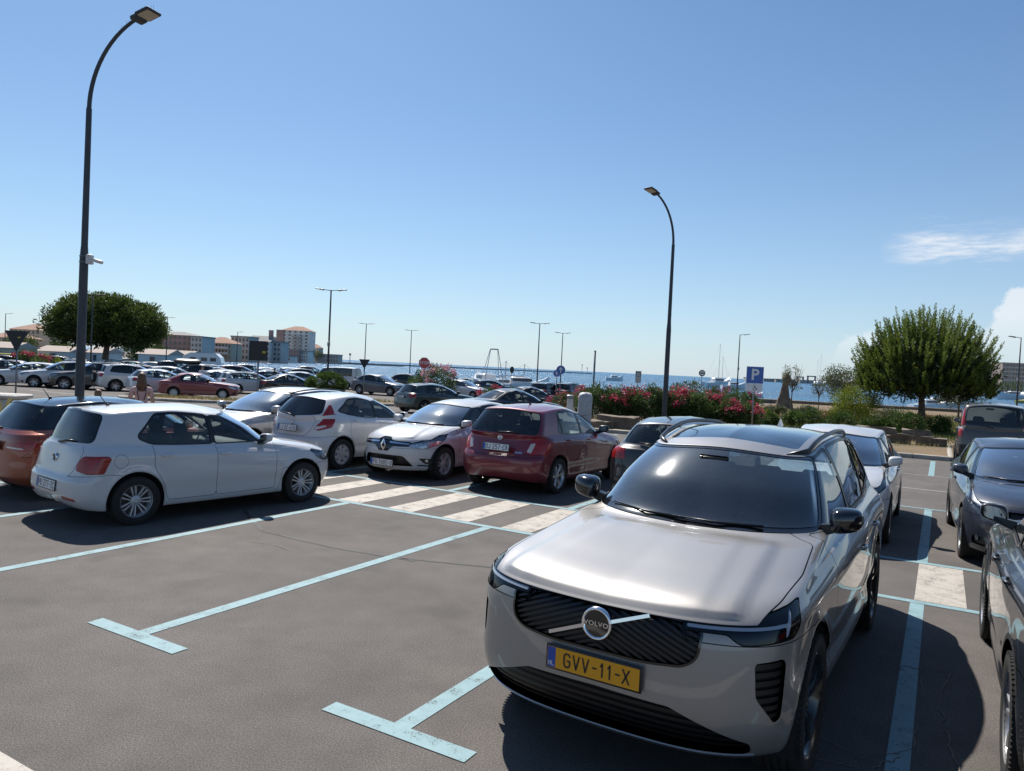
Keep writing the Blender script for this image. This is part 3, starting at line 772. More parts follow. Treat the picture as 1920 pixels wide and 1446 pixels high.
def car_parts(c, lod=2):
    """list of (name, mesh, parent index or None, location, extra)"""
    sh, rings = make_shell(c, lod)
    hw = c['W'] / 2; out = []
    def rid(s): return s
    # wheel arches
    Ra = c['wr_'] + c.get('arch', .055)
    for sx in (1, -1):
        cx = sx * c['wb'] / 2
        def arch(extra):
            A = sh.A; d = np.hypot(A[:, 0] - cx, A[:, 2] - c['wr_'] - .01) - (Ra + extra)
            return np.maximum(d, np.maximum(.42 - A[:, 1], (A[:, 7] - 5.0) * .2))
        if c.get('clad'):
            sh.cut(arch(c['clad']), 'body', 'cladding')
        elif lod == 2:
            sh.cut(arch(.012), 'body', 'arch_lip')
        sh.cut(arch(0.0), ['body', 'cladding', 'arch_lip'], 'void')
    if c.get('sill_clad'):
        A = sh.A; sh.cut(np.maximum(A[:, 2] - c['sill_clad'], np.abs(A[:, 0]) - (c['wb'] / 2 - .1)), 'body', 'cladding')
    for g in c['regions']:
        name, proj, pts = g['n'], g['p'], g['pts']; r = g.get('r', .03); cond = cnd(*g.get('c', [])) if g.get('c') else None
        if lod < g.get('lod', 0): continue
        frm = g.get('from', 'body')
        fn = lambda: sh.sd(proj, pts, r, cond, g.get('k', 4))
        gap = g.get('gap', 0) if lod == 2 else 0
        if g.get('refine') and lod == 2:
            for f1 in ([frm] if isinstance(frm, str) else frm): sh.refine(f1, lambda s_: s_.sd(proj, pts, r, cond), g['refine'])
        if g.get('trim'):
            sh.cut(fn() - g['trim'][1], frm, g['trim'][0]); frm = g['trim'][0]
        if gap:
            sh.cut(fn() - gap / 2, frm, 'panel_gap'); sh.cut(fn() + gap / 2, 'panel_gap', name)
        else:
            sh.cut(fn(), frm, name)
    for fn in c.get('stripes', []):
        if lod == 2: fn(sh)
    spec = dict(DEFAULT_PARTS); spec.update(c.get('parts', {}))
    keep = {}
    for lab in sh.names:
        if lab in ('void',): continue
        nm, rec, mat, per_side, par = spec.get(lab, (lab, 0.0, 'PAINT', False, None))
        if nm is None: continue
        src = {'grille': ['grille', 'grille_slat'], 'intake': ['intake', 'intake_slat'], 'side_intake': ['side_intake', 'side_slat']}.get(lab, lab)
        q = sh.part(src, rec, both=not per_side, wall=lab not in ('grille_slat', 'intake_slat', 'side_slat'))
        if q is None: continue
        V, N, T = q
        if lab in ('grille_slat', 'intake_slat', 'side_slat'):      # every slat its own piece
            M = np.array([1, -1, 1])
            for tp in split_tris(T, len(V)):
                if len(tp) < 3: continue
                u, inv = np.unique(tp, return_inverse=True)
                for sg in ((1, -1) if per_side else (1,)):
                    t_ = inv.reshape(tp.shape); out.append((nm, np_mesh(nm, V[u] * (M if sg < 0 else 1), t_ if sg > 0 else t_[:, [0, 2, 1]], N[u] * (M if sg < 0 else 1), True, [CM[mat]]), None, (0, 0, 0), lab))
            continue
        if lab in ('front_bumper', 'rear_bumper'):
            big = [t for t in split_tris(np.round(np.unique(np.round(V, 4), axis=0, return_inverse=True)[1].reshape(-1)[T]).astype(int), len(V)) if len(t) >= 40]
            if len(big) > 1:
                uq, inv_ = np.unique(np.round(V, 4), axis=0, return_inverse=True); inv_ = inv_.reshape(-1); first = np.zeros(len(uq), int); first[inv_[::-1]] = np.arange(len(V))[::-1]
                for tp in big:
                    u_, i_ = np.unique(first[tp], return_inverse=True); out.append((nm, np_mesh(nm, V[u_], i_.reshape(tp.shape), N[u_], True, [CM[mat]]), None, (0, 0, 0), lab))
                continue
        pi = keep.get(par)
        def add(V, N, T, tagp):
            me = np_mesh(nm, V, T, N, True, [CM[mat]])
            out.append((nm, me, pi if not isinstance(pi, dict) else pi[tagp], (0, 0, 0), lab)); return len(out) - 1
        i = add(V, N, T, 'L')
        if per_side:
            M = np.array([1, -1, 1]); j = add(V * M, N * M, T[:, [0, 2, 1]], 'R'); keep[lab] = {'L': i, 'R': j}
            ids = ((i, 1), (j, -1))
        else: keep[lab] = i; ids = ((i, 0),)
        # lamps: inner housing behind the clear cover
        if lab in ('headlight', 'headlight_b') and lod >= 1:
            q2 = sh.part(lab, .035, both=False)
            for (ii, sg) in ids:
                M = np.array([1, sg if sg else 1, 1])
                me = np_mesh('lamp_housing', q2[0] * M, q2[2] if sg > 0 else q2[2][:, [0, 2, 1]], q2[1] * M, True, [CM[c.get('lamp_mat', 'lamp_inner')]])
                out.append(('lamp_housing', me, ii, (0, 0, 0), ''))
                for (lx, ly, lz, lr) in c.get('projectors', []):
                    mb = MB(); prof = [(lr, .012), (lr * .96, .0), (lr * .8, -.01), (lr * .62, -.006), (lr * .45, .008), (lr * .2, .014), (.0005, .016)]
                    mb.lathe(prof, 20, 'x', (lx, ly * sg, lz))
                    out.append(('projector_lens', mb.mesh('projector_lens', CM['chrome'], 40), ii, (0, 0, 0), ''))
    if lod >= 1:   # lining behind the pillars so the shell reads as a room
        A = sh.A; body_i = [sh.id(n) for n in ('body', 'window_trim', 'roof_panel') if n in sh.names]
        sel = np.isin(sh.lab, body_i) & (A[sh.T, 7].min(1) > 7.9)
        T = sh.T[sel]; u, inv = np.unique(T, return_inverse=True); T = inv.reshape(T.shape); V = A[u, :3] - A[u, 3:6] * .028; n = len(V)
        M = np.array([1, -1, 1]); V = np.concatenate([V, V * M]); T = np.concatenate([T[:, [0, 2, 1]], T + n])
        out.append(('inner_lining', np_mesh('inner_lining', V, T, None, True, [CM['inner']]), None, (0, 0, 0), ''))
    # underbody, arch liners
    mb = MB(); r0 = rings[0]; st = max(1, len(r0) // 24); P = [tuple(p) for p in r0[::st]]
    if tuple(r0[-1]) != P[-1]: P.append(tuple(r0[-1]))
    yl = hw - .33
    Vp = [(p[0], min(p[1], yl), c['zb'] + .02) for p in P] + [(p[0], -min(p[1], yl), c['zb'] + .02) for p in P]
    k = len(P); mb.add(Vp, [(i, i + 1, k + i + 1, k + i) for i in range(k - 1)])
    for sx in (1, -1):
        for sy in (1, -1):
            V = []; nn = 14
            for i in range(nn + 1):
                a = math.radians(-18 + 216 * i / nn)
                for yy in (hw - .035, hw - .33): V.append((sx * c['wb'] / 2 + (Ra + .004) * math.cos(a), sy * yy, c['wr_'] + .01 + (Ra + .004) * math.sin(a)))
            F = [(2 * i, 2 * i + 1, 2 * i + 3, 2 * i + 2) for i in range(nn)]; F.append(tuple(2 * i + 1 for i in range(nn + 1)))
            mb.add(V, F)
    out.append(('underbody', mb.mesh('underbody', CM['under'], False, fixn=False), None, (0, 0, 0), ''))
    # door handles
    if lod >= 1:
        for (hx, hz) in c.get('handles', []):
            yy = hw * c.get('handle_y', .985)
            for sg in (1, -1):
                # find flank surface y
                A = sh.A; m_ = (A[:, 7] < 6) & (A[:, 7] > 2) & (A[:, 1] > .3); dd = (A[:, 0] - hx) ** 2 + (A[:, 2] - hz) ** 2; dd = np.where(m_, dd, 9); j = np.argmin(dd); ys = A[j, 1]
                mb = MB()
                mb.tube([(hx + .085, sg * (ys - .004), hz), (hx + .065, sg * (ys + .022), hz + .002), (hx, sg * (ys + .028), hz + .003), (hx - .065, sg * (ys + .022), hz + .002), (hx - .085, sg * (ys - .004), hz)], [.010, .013, .014, .013, .010], 8)
                dk = next((t for t in range(len(out)) if out[t][4] in ('door', 'door_rear') and (np.sign(out[t][1].vertices[0].co.y) == sg) and min(v.co.x for v in out[t][1].vertices) <= hx <= max(v.co.x for v in out[t][1].vertices)), None)
                out.append(('door_handle', mb.mesh('door_handle', CM[c.get('handle_mat', 'PAINT')], True), dk, (0, 0, 0), ''))
    # mirrors
    hb, ft, gl = mirror_meshes(c)
    for sg in (1, -1):
        f = (lambda q: q) if sg > 0 else mirrored
        out.append(('mirror', f(hb).mesh('mirror', CM[c.get('mir_mat', 'PAINT')], True), None, (0, 0, 0), '')); mi = len(out) - 1
        if lod >= 1:
            out.append(('mirror_foot', f(ft).mesh('mirror_foot', CM['black'], False), mi, (0, 0, 0), ''))
            out.append(('mirror_glass', f(gl).mesh('mirror_glass', CM['mirror'], False, fixn=False), mi, (0, 0, 0), ''))
    # wheels
    tr, tw_, rr = c['wr_'], c['tw'], c['rim_r']
    ty = tyre_mesh(tr, tw_, rr, lod == 2); rm = rim_mesh(rr, tw_, c['rim'], lod >= 1); ds = disc_mesh(rr, tw_)
    mir_me = rm.copy(); mir_me.transform(Matrix.Scale(-1, 4, (0, 1, 0))); mir_me.flip_normals()
    dsm = ds.copy(); dsm.transform(Matrix.Scale(-1, 4, (0, 1, 0))); dsm.flip_normals()
    yw = hw - tw_ / 2 - c.get('win', .012)
    for sx in (1, -1):
        for sg in (1, -1):
            out.append(('wheel', ds if sg > 0 else dsm, None, (sx * c['wb'] / 2, sg * yw, tr), 'wheel')); wi = len(out) - 1
            out.append(('tyre', ty, wi, (0, 0, 0), '')); out.append(('rim', rm if sg > 0 else mir_me, wi, (0, 0, 0), ''))
    # cabin
    if lod >= 1:
        smat = CM[c.get('seat_mat', 'cloth')]
        st_ = seat_mesh('seat', smat); dz = c.get('seat_dz', 0.0)
        for (sx, sy) in c.get('seats', [(-.05, .36), (-.05, -.36), (-.95, .36), (-.95, -.36), (-.95, 0)]):
            out.append(('seat', st_, None, (sx, sy, dz), ''))
        sw_ = steering_mesh(CM['black'])
        gx, gz = c['cowl']
        out.append(('steering_wheel', sw_, None, (gx - .62, .36, gz - .10), ''))
        mb = MB(); w2 = c['gw'] / 2 - .05
        prof = [(gx - .08, gz - .09), (gx - .30, gz - .05), (gx - .50, gz - .035), (gx - .58, gz - .09), (gx - .56, gz - .30), (gx - .50, gz - .5)]
        V = []
        for f_ in (-1, -.6, 0, .6, 1):
            for (px, pz) in prof: V.append((px - .16 * f_ * f_, f_ * w2, pz + (.02 if f_ == .6 and px < gx - .2 else 0)))
        n = len(prof); F = [(i * n + j, i * n + j + 1, (i + 1) * n + j + 1, (i + 1) * n + j) for i in range(4) for j in range(n - 1)]
        mb.add(V, F); out.append(('dashboard', mb.mesh('dashboard', CM['dash'], 40, fixn=False), None, (0, 0, 0), ''))
        fl = MB(); fl.box(((gx - .4 + c['rwin'][0] + .3) / 2, 0, c['zb'] + .10), (gx - .4 - c['rwin'][0] - .3, c['gw'] - .12, .04)); out.append(('cabin_floor', fl.mesh('cabin_floor', CM['inner']), None, (0, 0, 0), ''))
        im = MB(); im.bbox((c['rooff'][0] + .12 - c.get('ra', .42) * 0, 0, c['rooff'][1] - .085), (.03, .22, .06), .012); out.append(('rear_view_mirror', im.mesh('rear_view_mirror', CM['black'], 40), None, (0, 0, 0), ''))
    for fn in c.get('extras', []): fn(out, c, sh, lod)
    return out
# label -> (object name, recess, material, per side, parent label)
DEFAULT_PARTS = {
    'body': ('body', 0, 'PAINT', False, None), 'panel_gap': ('panel_gap', .006, 'gap', False, None), 'arch_lip': ('arch_lip', .006, 'PAINT', False, None),
    'cladding': ('cladding', 0, 'plastic', False, None),
    'hood': ('hood', 0, 'PAINT', False, None), 'tailgate': ('tailgate', 0, 'PAINT', False, None), 'roof_glass': ('roof_glass', .002, 'gloss_black', False, None),
    'roof_panel': ('roof_panel', 0, 'PAINT', False, None),
    'door': ('door', 0, 'PAINT', True, None), 'door_rear': ('door', 0, 'PAINT', True, None),
    'fuel_flap': ('fuel_flap', 0, 'PAINT', True, None),
    'window_trim': ('window_trim', .002, 'black', True, None), 'rear_frit': ('rear_window_frit', .004, 'gloss_black', False, None), 'windscreen_frit': ('windscreen_frit', .004, 'gloss_black', False, None),
    'windscreen': ('windscreen', .005, 'glass_screen', False, None), 'rear_window': ('rear_window', .006, 'glass', False, None),
    'side_window': ('side_window', .006, 'glass', True, None), 'side_window_rear': ('side_window', .006, 'glass', True, None), 'quarter_window': ('quarter_window', .006, 'glass', True, None),
    'headlight': ('headlight', .002, 'lens', True, None), 'lamp_strip': ('daytime_light', .004, 'lamp_strip', True, None), 'lamp_lower': ('lamp_module', .006, 'lamp_dark', True, None),
    'tail_light': ('tail_light', -.004, 'red', True, None), 'tail_clear': ('reverse_light', -.004, 'lamp_white', True, None), 'tail_dark': ('tail_light', -.004, 'red_dark', True, None),
    'reflector': ('reflector', .004, 'red', True, None), 'high_brake': ('high_brake_light', -.003, 'red_dark', False, None),
    'grille': ('grille', .04, 'slat', False, None), 'grille_slat': ('grille_slat', .012, 'slat', False, None), 'grille_frame': ('grille_frame', -.003, 'gloss_black', False, None),
    'intake': ('air_intake', .05, 'slat', False, None), 'intake_slat': ('air_intake_slat', .034, 'slat', False, None), 'side_intake': ('side_intake', .035, 'black', True, None), 'side_slat': ('intake_slat', .018, 'slat', True, None),
    'fog_bezel': ('fog_lamp_bezel', .02, 'black', True, None), 'fog_lamp': ('fog_lamp', .012, 'lamp_inner', True, None),
    'chrome_bar': ('chrome_bar', -.004, 'chrome', False, None), 'chrome_strip': ('chrome_strip', -.004, 'chrome', True, None),
    'lower_trim': ('lower_trim', .003, 'plastic', False, None), 'plate_recess': ('plate_recess', .025, 'PAINT', False, None), 'spoiler': ('spoiler', 0, 'PAINT', False, None), 'black_panel': ('black_panel', .0, 'gloss_black', False, None),
    'front_bumper': ('front_bumper', 0, 'PAINT', False, None), 'rear_bumper': ('rear_bumper', 0, 'PAINT', False, None),
    'tow_cover': ('tow_cover', 0, 'PAINT', True, None),
}
_CAR = {}
def place_car(kind, lod, loc, heading, paint_mat, label, cat='car', group=None, plate=None, mats=None, pitch=0, name='car', skip=(), plate_f=None, plate_r=None):
    """heading: angle of the car's nose from +X (radians)"""
    c = CARS[kind]; key = (kind, lod)
    if key not in _CAR: _CAR[key] = car_parts(c, lod)
    parts = _CAR[key]
    root = empty(name, loc, heading)
    if pitch: root.rotation_euler = (0, pitch, heading)
    tag(root, label, cat, group)
    objs = []
    for (nm, me, pi, lc, lab) in parts:
        if nm in skip or lab in skip: objs.append(None); continue
        par = root if pi is None else (objs[pi] or root)
        o = bpy.data.objects.new(nm, me); o.location = lc; link(o, par); objs.append(o)
        mm = me.materials[0] if len(me.materials) else None
        new = None
        if mm is not None and mm.name == 'paint_slot': new = paint_mat
        if mats and lab in mats: new = CM.get(mats[lab], None) or MATS[mats[lab]]
        if new is not None and len(o.material_slots):
            o.material_slots[0].link = 'OBJECT'; o.material_slots[0].material = new
    for end, pl in (('f', plate_f), ('r', plate_r)):
        if pl: number_plate(root, c, end, **pl)
    return root, objs

def number_plate(root, c, end, txt, style='hr', size=(.52, .11)):
    x, z, tilt = c['plate_f'] if end == 'f' else c['plate_r']
    w, h = size
    mb = MB(); mb.bbox((0, 0, 0), (w + .024, h + .024, .012), .005)
    fr = mb.obj('number_plate', CM['ink'], root, 40)
    yaw = 0 if end == 'f' else math.pi
    B = Matrix.Rotation(yaw, 4, 'Z') @ Matrix(((0, 0, 1, 0), (1, 0, 0, 0), (0, 1, 0, 0), (0, 0, 0, 1)))   # local x->car y, local y->z, local z->x (outwards)
    fr.matrix_local = Matrix.Translation((x, 0, z)) @ B @ Matrix.Rotation(tilt, 4, 'X')
    fm = MB(); fm.box((0, 0, .0075), (w, h, .003)); fm.obj('plate_face', CM['plate_y' if style == 'nl' else 'plate_w'], fr)
    bw = .045
    bm_ = MB(); bm_.box((-w / 2 + bw / 2 + .002, 0, .0095), (bw, h - .004, .0015)); bm_.obj('plate_band', CM['plate_b'], fr)
    t = plate_mesh(txt, h * (.62 if style == 'nl' else .66), CM['ink'], .74 if style == 'nl' else .70)
    o = mobj('plate_lettering', t, fr); o.location = (bw / 2, 0, .0104)
    if style == 'nl':
        t2 = plate_mesh('NL', .022, CM['white_ink'], .9); o2 = mobj('country_code', t2, fr); o2.location = (-w / 2 + bw / 2 + .002, -h * .28, .0109)
    return fr
CM = car_mats()
CARS = {}
def sstep(a, b, x): t = np.clip((x - a) / (b - a), 0, 1); return t * t * (3 - 2 * t)
def G_(n, p, pts, **k): return dict(n=n, p=p, pts=pts, **k)
def sym(q): return q
R5 = dict(t='double', n=5, w0=.034, w1=.026, s0=.018, s1=.045)
R10 = dict(t='single', n=10, w0=.03, w1=.03)
R6 = dict(t='single', n=6, w0=.05, w1=.035)
R7D = dict(t='double', n=7, w0=.016, w1=.022, s0=.013, s1=.028, mat='hubcap')
R5S = dict(t='single', n=5, w0=.06, w1=.05)

# --- shared feature helpers
def hood_crease(y0, y1, amp, x0, x1):
    def f(G, S, T, c):
        m = sstep(x0, x0 + .25, G[..., 0]) * (1 - sstep(x1 - .2, x1, G[..., 0])) * ((T > 4.6) & (T < 8.05))
        yy = np.abs(G[..., 1]); e = y0 + (y1 - y0) * np.clip((G[..., 0] - x0) / (x1 - x0), 0, 1)
        G[..., 2] += amp * m * (1 - sstep(e - .03, e + .045, yy))
    return f
def side_crease(z0, z1, amp, wd=.03):
    """character line along the flank"""
    def f(G, S, T, c):
        xr = -c['L'] / 2
        zz = z0 + (z1 - z0) * (.5 - G[..., 0] / c['L'])
        d = (G[..., 2] - zz)
        m = ((T > 1) & (T < 6) & (S > .2) & (S < .82))
        G[..., 1] += np.where(m, amp * (np.where(d > 0, np.exp(-d / (wd * 3)), np.exp(d / wd)) - .3) * (G[..., 1] > .3), 0)
    return f
def sill_tuck(zc, amp, wd=.09):
    """concave lower door"""
    def f(G, S, T, c):
        m = ((T > .9) & (T < 4) & (S > .26) & (S < .74))
        G[..., 1] -= np.where(m, amp * np.exp(-((G[..., 2] - zc) / wd) ** 2), 0)
    return f
def rear_shelf(z0, amp, wd=.02):
    """bumper shelf: everything above z0 at the tail steps forward"""
    def f(G, S, T, c):
        G[..., 0] += np.where(T < 8, amp * sstep(z0 - wd, z0 + wd, G[..., 2]) * sstep(.74, .82, S) * (1 - sstep(4.6, 7.6, T)), 0)
    return f
def wiper(out, c, sh, lod):
    if lod < 1: return
    gx, gz = c['cowl']; A = sh.A
    sel = (A[:, 7] > 8.02) & (A[:, 7] < 8.8) & (A[:, 6] < .2)
    P = A[sel]
    def on(y, w):
        j = np.argmin((np.abs(y) - P[:, 1]) ** 2 + (P[:, 12] - w) ** 2); q = P[j]
        return Vector((q[0] + q[3] * .012, y, q[2] + q[5] * .012))
    for y0, y1 in ((.48, -.12), (-.02, -.62)):
        mb = MB(); mb.tube([on(y0, .008), on((y0 + y1) / 2, .014), on(y1, .030)], [.008, .007, .005], 6); out.append(('wiper', mb.mesh('wiper', CM['black'], True), None, (0, 0, 0), ''))
def rear_wiper(y0=0.0, y1=.36, w=.05):
    def f(out, c, sh, lod):
        if lod < 1: return
        A = sh.A; P = A[(A[:, 7] > 7.6) & (A[:, 7] < 9) & (A[:, 6] > .8)]
        def on(y, ww):
            j = np.argmin((np.abs(y) - P[:, 1]) ** 2 + (P[:, 12] - ww) ** 2); q = P[j]; return Vector((q[0] + q[3] * .02, y, q[2] + q[5] * .02))
        mb = MB(); mb.tube([on(y0, .01), on((y0 + y1) / 2, w * .8), on(y1, w)], [.018, .011, .008], 8); out.append(('rear_wiper', mb.mesh('rear_wiper', CM['black'], True), None, (0, 0, 0), ''))
    return f
def antenna(x, h=.22, lean=.6, shark=False, z=None):
    def f(out, c, sh, lod):
        A = sh.A; j = np.argmin((A[:, 0] - x) ** 2 + A[:, 1] ** 2 + (A[:, 7] < 11) * 9); z0 = A[j, 2] - .005
        mb = MB()
        if shark:
            mb.add([(x + .09, 0, z0), (x - .07, .028, z0), (x - .07, -.028, z0), (x - .06, .006, z0 + .065), (x - .06, -.006, z0 + .065), (x - .02, 0, z0 + .06)], [(0, 1, 3, 5), (0, 5, 4, 2), (3, 4, 5), (1, 2, 4, 3)])
        else:
            mb.tube([(x, 0, z0), (x - .02, 0, z0 + .025)], [.026, .014], 8); mb.tube([(x - .02, 0, z0 + .02), (x - .02 - h * lean, 0, z0 + .02 + h)], [.007, .004], 6)
        out.append(('antenna', mb.mesh('antenna', CM['PAINT' if shark else 'black'], True), None, (0, 0, 0), ''))
    return f
def roof_rails(x0, x1, mat='black', lift=.035, r=.017):
    def f(out, c, sh, lod):
        A = sh.A; P = A[(A[:, 7] > 10.25) & (A[:, 7] < 10.95)]
        for sg in (1, -1):
            pts = []
            for i in range(13):
                x = x0 + (x1 - x0) * i / 12; j = np.argmin(np.abs(P[:, 0] - x) + np.abs(P[:, 7] - 10.6) * .1); q = P[j]
                e = min(1, min(i, 12 - i) / 1.6)
                pts.append((x, sg * q[1], q[2] + lift * e - .01 * (1 - e)))
            mb = MB(); mb.tube(pts, [r * (.8 if i in (0, 12) else 1) for i in range(13)], 8); out.append(('roof_rail', mb.mesh('roof_rail', CM[mat], True), None, (0, 0, 0), ''))
    return f
def badge_disc(x, z, r, tilt=0, ring='chrome', face='gloss_black', end='f', txt=None, txtsize=.03):
    def f(out, c, sh, lod):
        if lod < 1: return
        s = 1 if end == 'f' else -1
        A = sh.A; m = (A[:, 0] * s > .5) & (A[:, 1] < .08); P = A[m]; j = np.argmin(np.abs(P[:, 2] - z) + (P[:, 7] > 8) * 9); X = P[j, 0] if x is None else x
        Rm = Matrix.Rotation(-tilt * s, 4, 'Y')
        mb = MB(); mb.lathe([(r * .80, .004), (r * .84, .012), (r * .93, .016), (r, .010), (r, -.01)], 32, 'x')
        me = mb.mesh('emblem', CM[ring], True); me.transform(Matrix.Translation((X + s * .006, 0, z)) @ (Matrix.Rotation(math.pi, 4, 'Z') if s < 0 else Matrix()) @ Rm)
        out.append(('emblem', me, None, (0, 0, 0), '')); i = len(out) - 1
        mb = MB(); mb.lathe([(r * .82, .006), (r * .4, .009), (.0005, .010)], 32, 'x'); me = mb.mesh('emblem_face', CM[face], True)
        me.transform(Matrix.Translation((X + s * .006, 0, z)) @ (Matrix.Rotation(math.pi, 4, 'Z') if s < 0 else Matrix()) @ Rm); out.append(('emblem_face', me, i, (0, 0, 0), ''))
        if txt:
            t = text_mesh(txt, txtsize, CM['chrome'], .0015, .0006, sx=1.15, spacing=1.1).copy()
            B = Matrix(((0, 0, 1, 0), (1, 0, 0, 0), (0, 1, 0, 0), (0, 0, 0, 1)))
            t.transform(Matrix.Translation((X + s * .018, 0, z)) @ (Matrix.Rotation(math.pi, 4, 'Z') if s < 0 else Matrix()) @ Rm @ B)
            out.append(('emblem_lettering', t, i, (0, 0, 0), ''))
    return f
def tail_text(txt, y, z, size, mat='chrome'):
    def f(out, c, sh, lod):
        if lod < 2: return
        A = sh.A; P = A[(A[:, 6] > .8) & (A[:, 7] < 8)]; j = np.argmin((P[:, 1] - abs(y)) ** 2 + (P[:, 2] - z) ** 2); q = P[j]
        t = text_mesh(txt, size, CM[mat], .002, .0008, sx=1.1).copy(); n = Vector((q[3], q[4] * (1 if y > 0 else -1), q[5]))
        B = n.to_track_quat('Z', 'Y').to_matrix().to_4x4()
        t.transform(Matrix.Translation((q[0] + n.x * .003, y, q[2] + n.z * .003)) @ B); out.append(('model_badge', t, None, (0, 0, 0), ''))
    return f

# ------------------------------------------------ large silver SUV
def volvo_stripes(sh):
    # diagonal grille slats, mirrored about the centre line; horizontal slats in the intakes
    sh.refine('grille', None, 2)
    A = sh.A; k = (A[:, 2] - .8) * 1.0 + (A[:, 1]) * .42
    per = .030; d = np.abs(((k / per) % 1) - .5) * per - .0075
    sh.cut(d, 'grille', 'grille_slat')
    sh.refine('side_intake', None, 1)
    A = sh.A; per = .042; d = np.abs(((A[:, 2] / per) % 1) - .5) * per - .012
    sh.cut(d, 'side_intake', 'side_slat')
    sh.refine('intake', None, 1)
    A = sh.A; per = .040; d = np.abs(((A[:, 2] / per) % 1) - .5) * per - .009
    sh.cut(d, 'intake', 'intake_slat')
def volvo_extras(out, c, sh, lod):
    # chrome diagonal bar through the emblem
    A = sh.A; P = A[(A[:, 0] > 1.8) & (A[:, 7] < 6)]
    def on(y, z):
        j = np.argmin((P[:, 1] - abs(y)) ** 2 + (P[:, 2] - z) ** 2); q = P[j]; return Vector((q[0] + .006, y, z))
    for (y0, z0, y1, z1) in ((-.27, .765, -.075, .842), (.075, .888, .27, .955)):
        mb = MB(); a, b = on(y0, z0), on(y1, z1); d = (b - a).normalized(); nrm = Vector((1, 0, .15)).normalized(); t = nrm.cross(d).normalized() * .009
        V = [a - t, a + t, b + t, b - t]; V += [v + nrm * .012 for v in V]
        mb.add(V, [(0, 1, 2, 3), (4, 7, 6, 5), (0, 4, 5, 1), (1, 5, 6, 2), (2, 6, 7, 3), (3, 7, 4, 0)]); out.append(('grille_bar', mb.mesh('grille_bar', CM['chrome']), None, (0, 0, 0), ''))
    for sg in (1, -1):   # washer caps
        pass
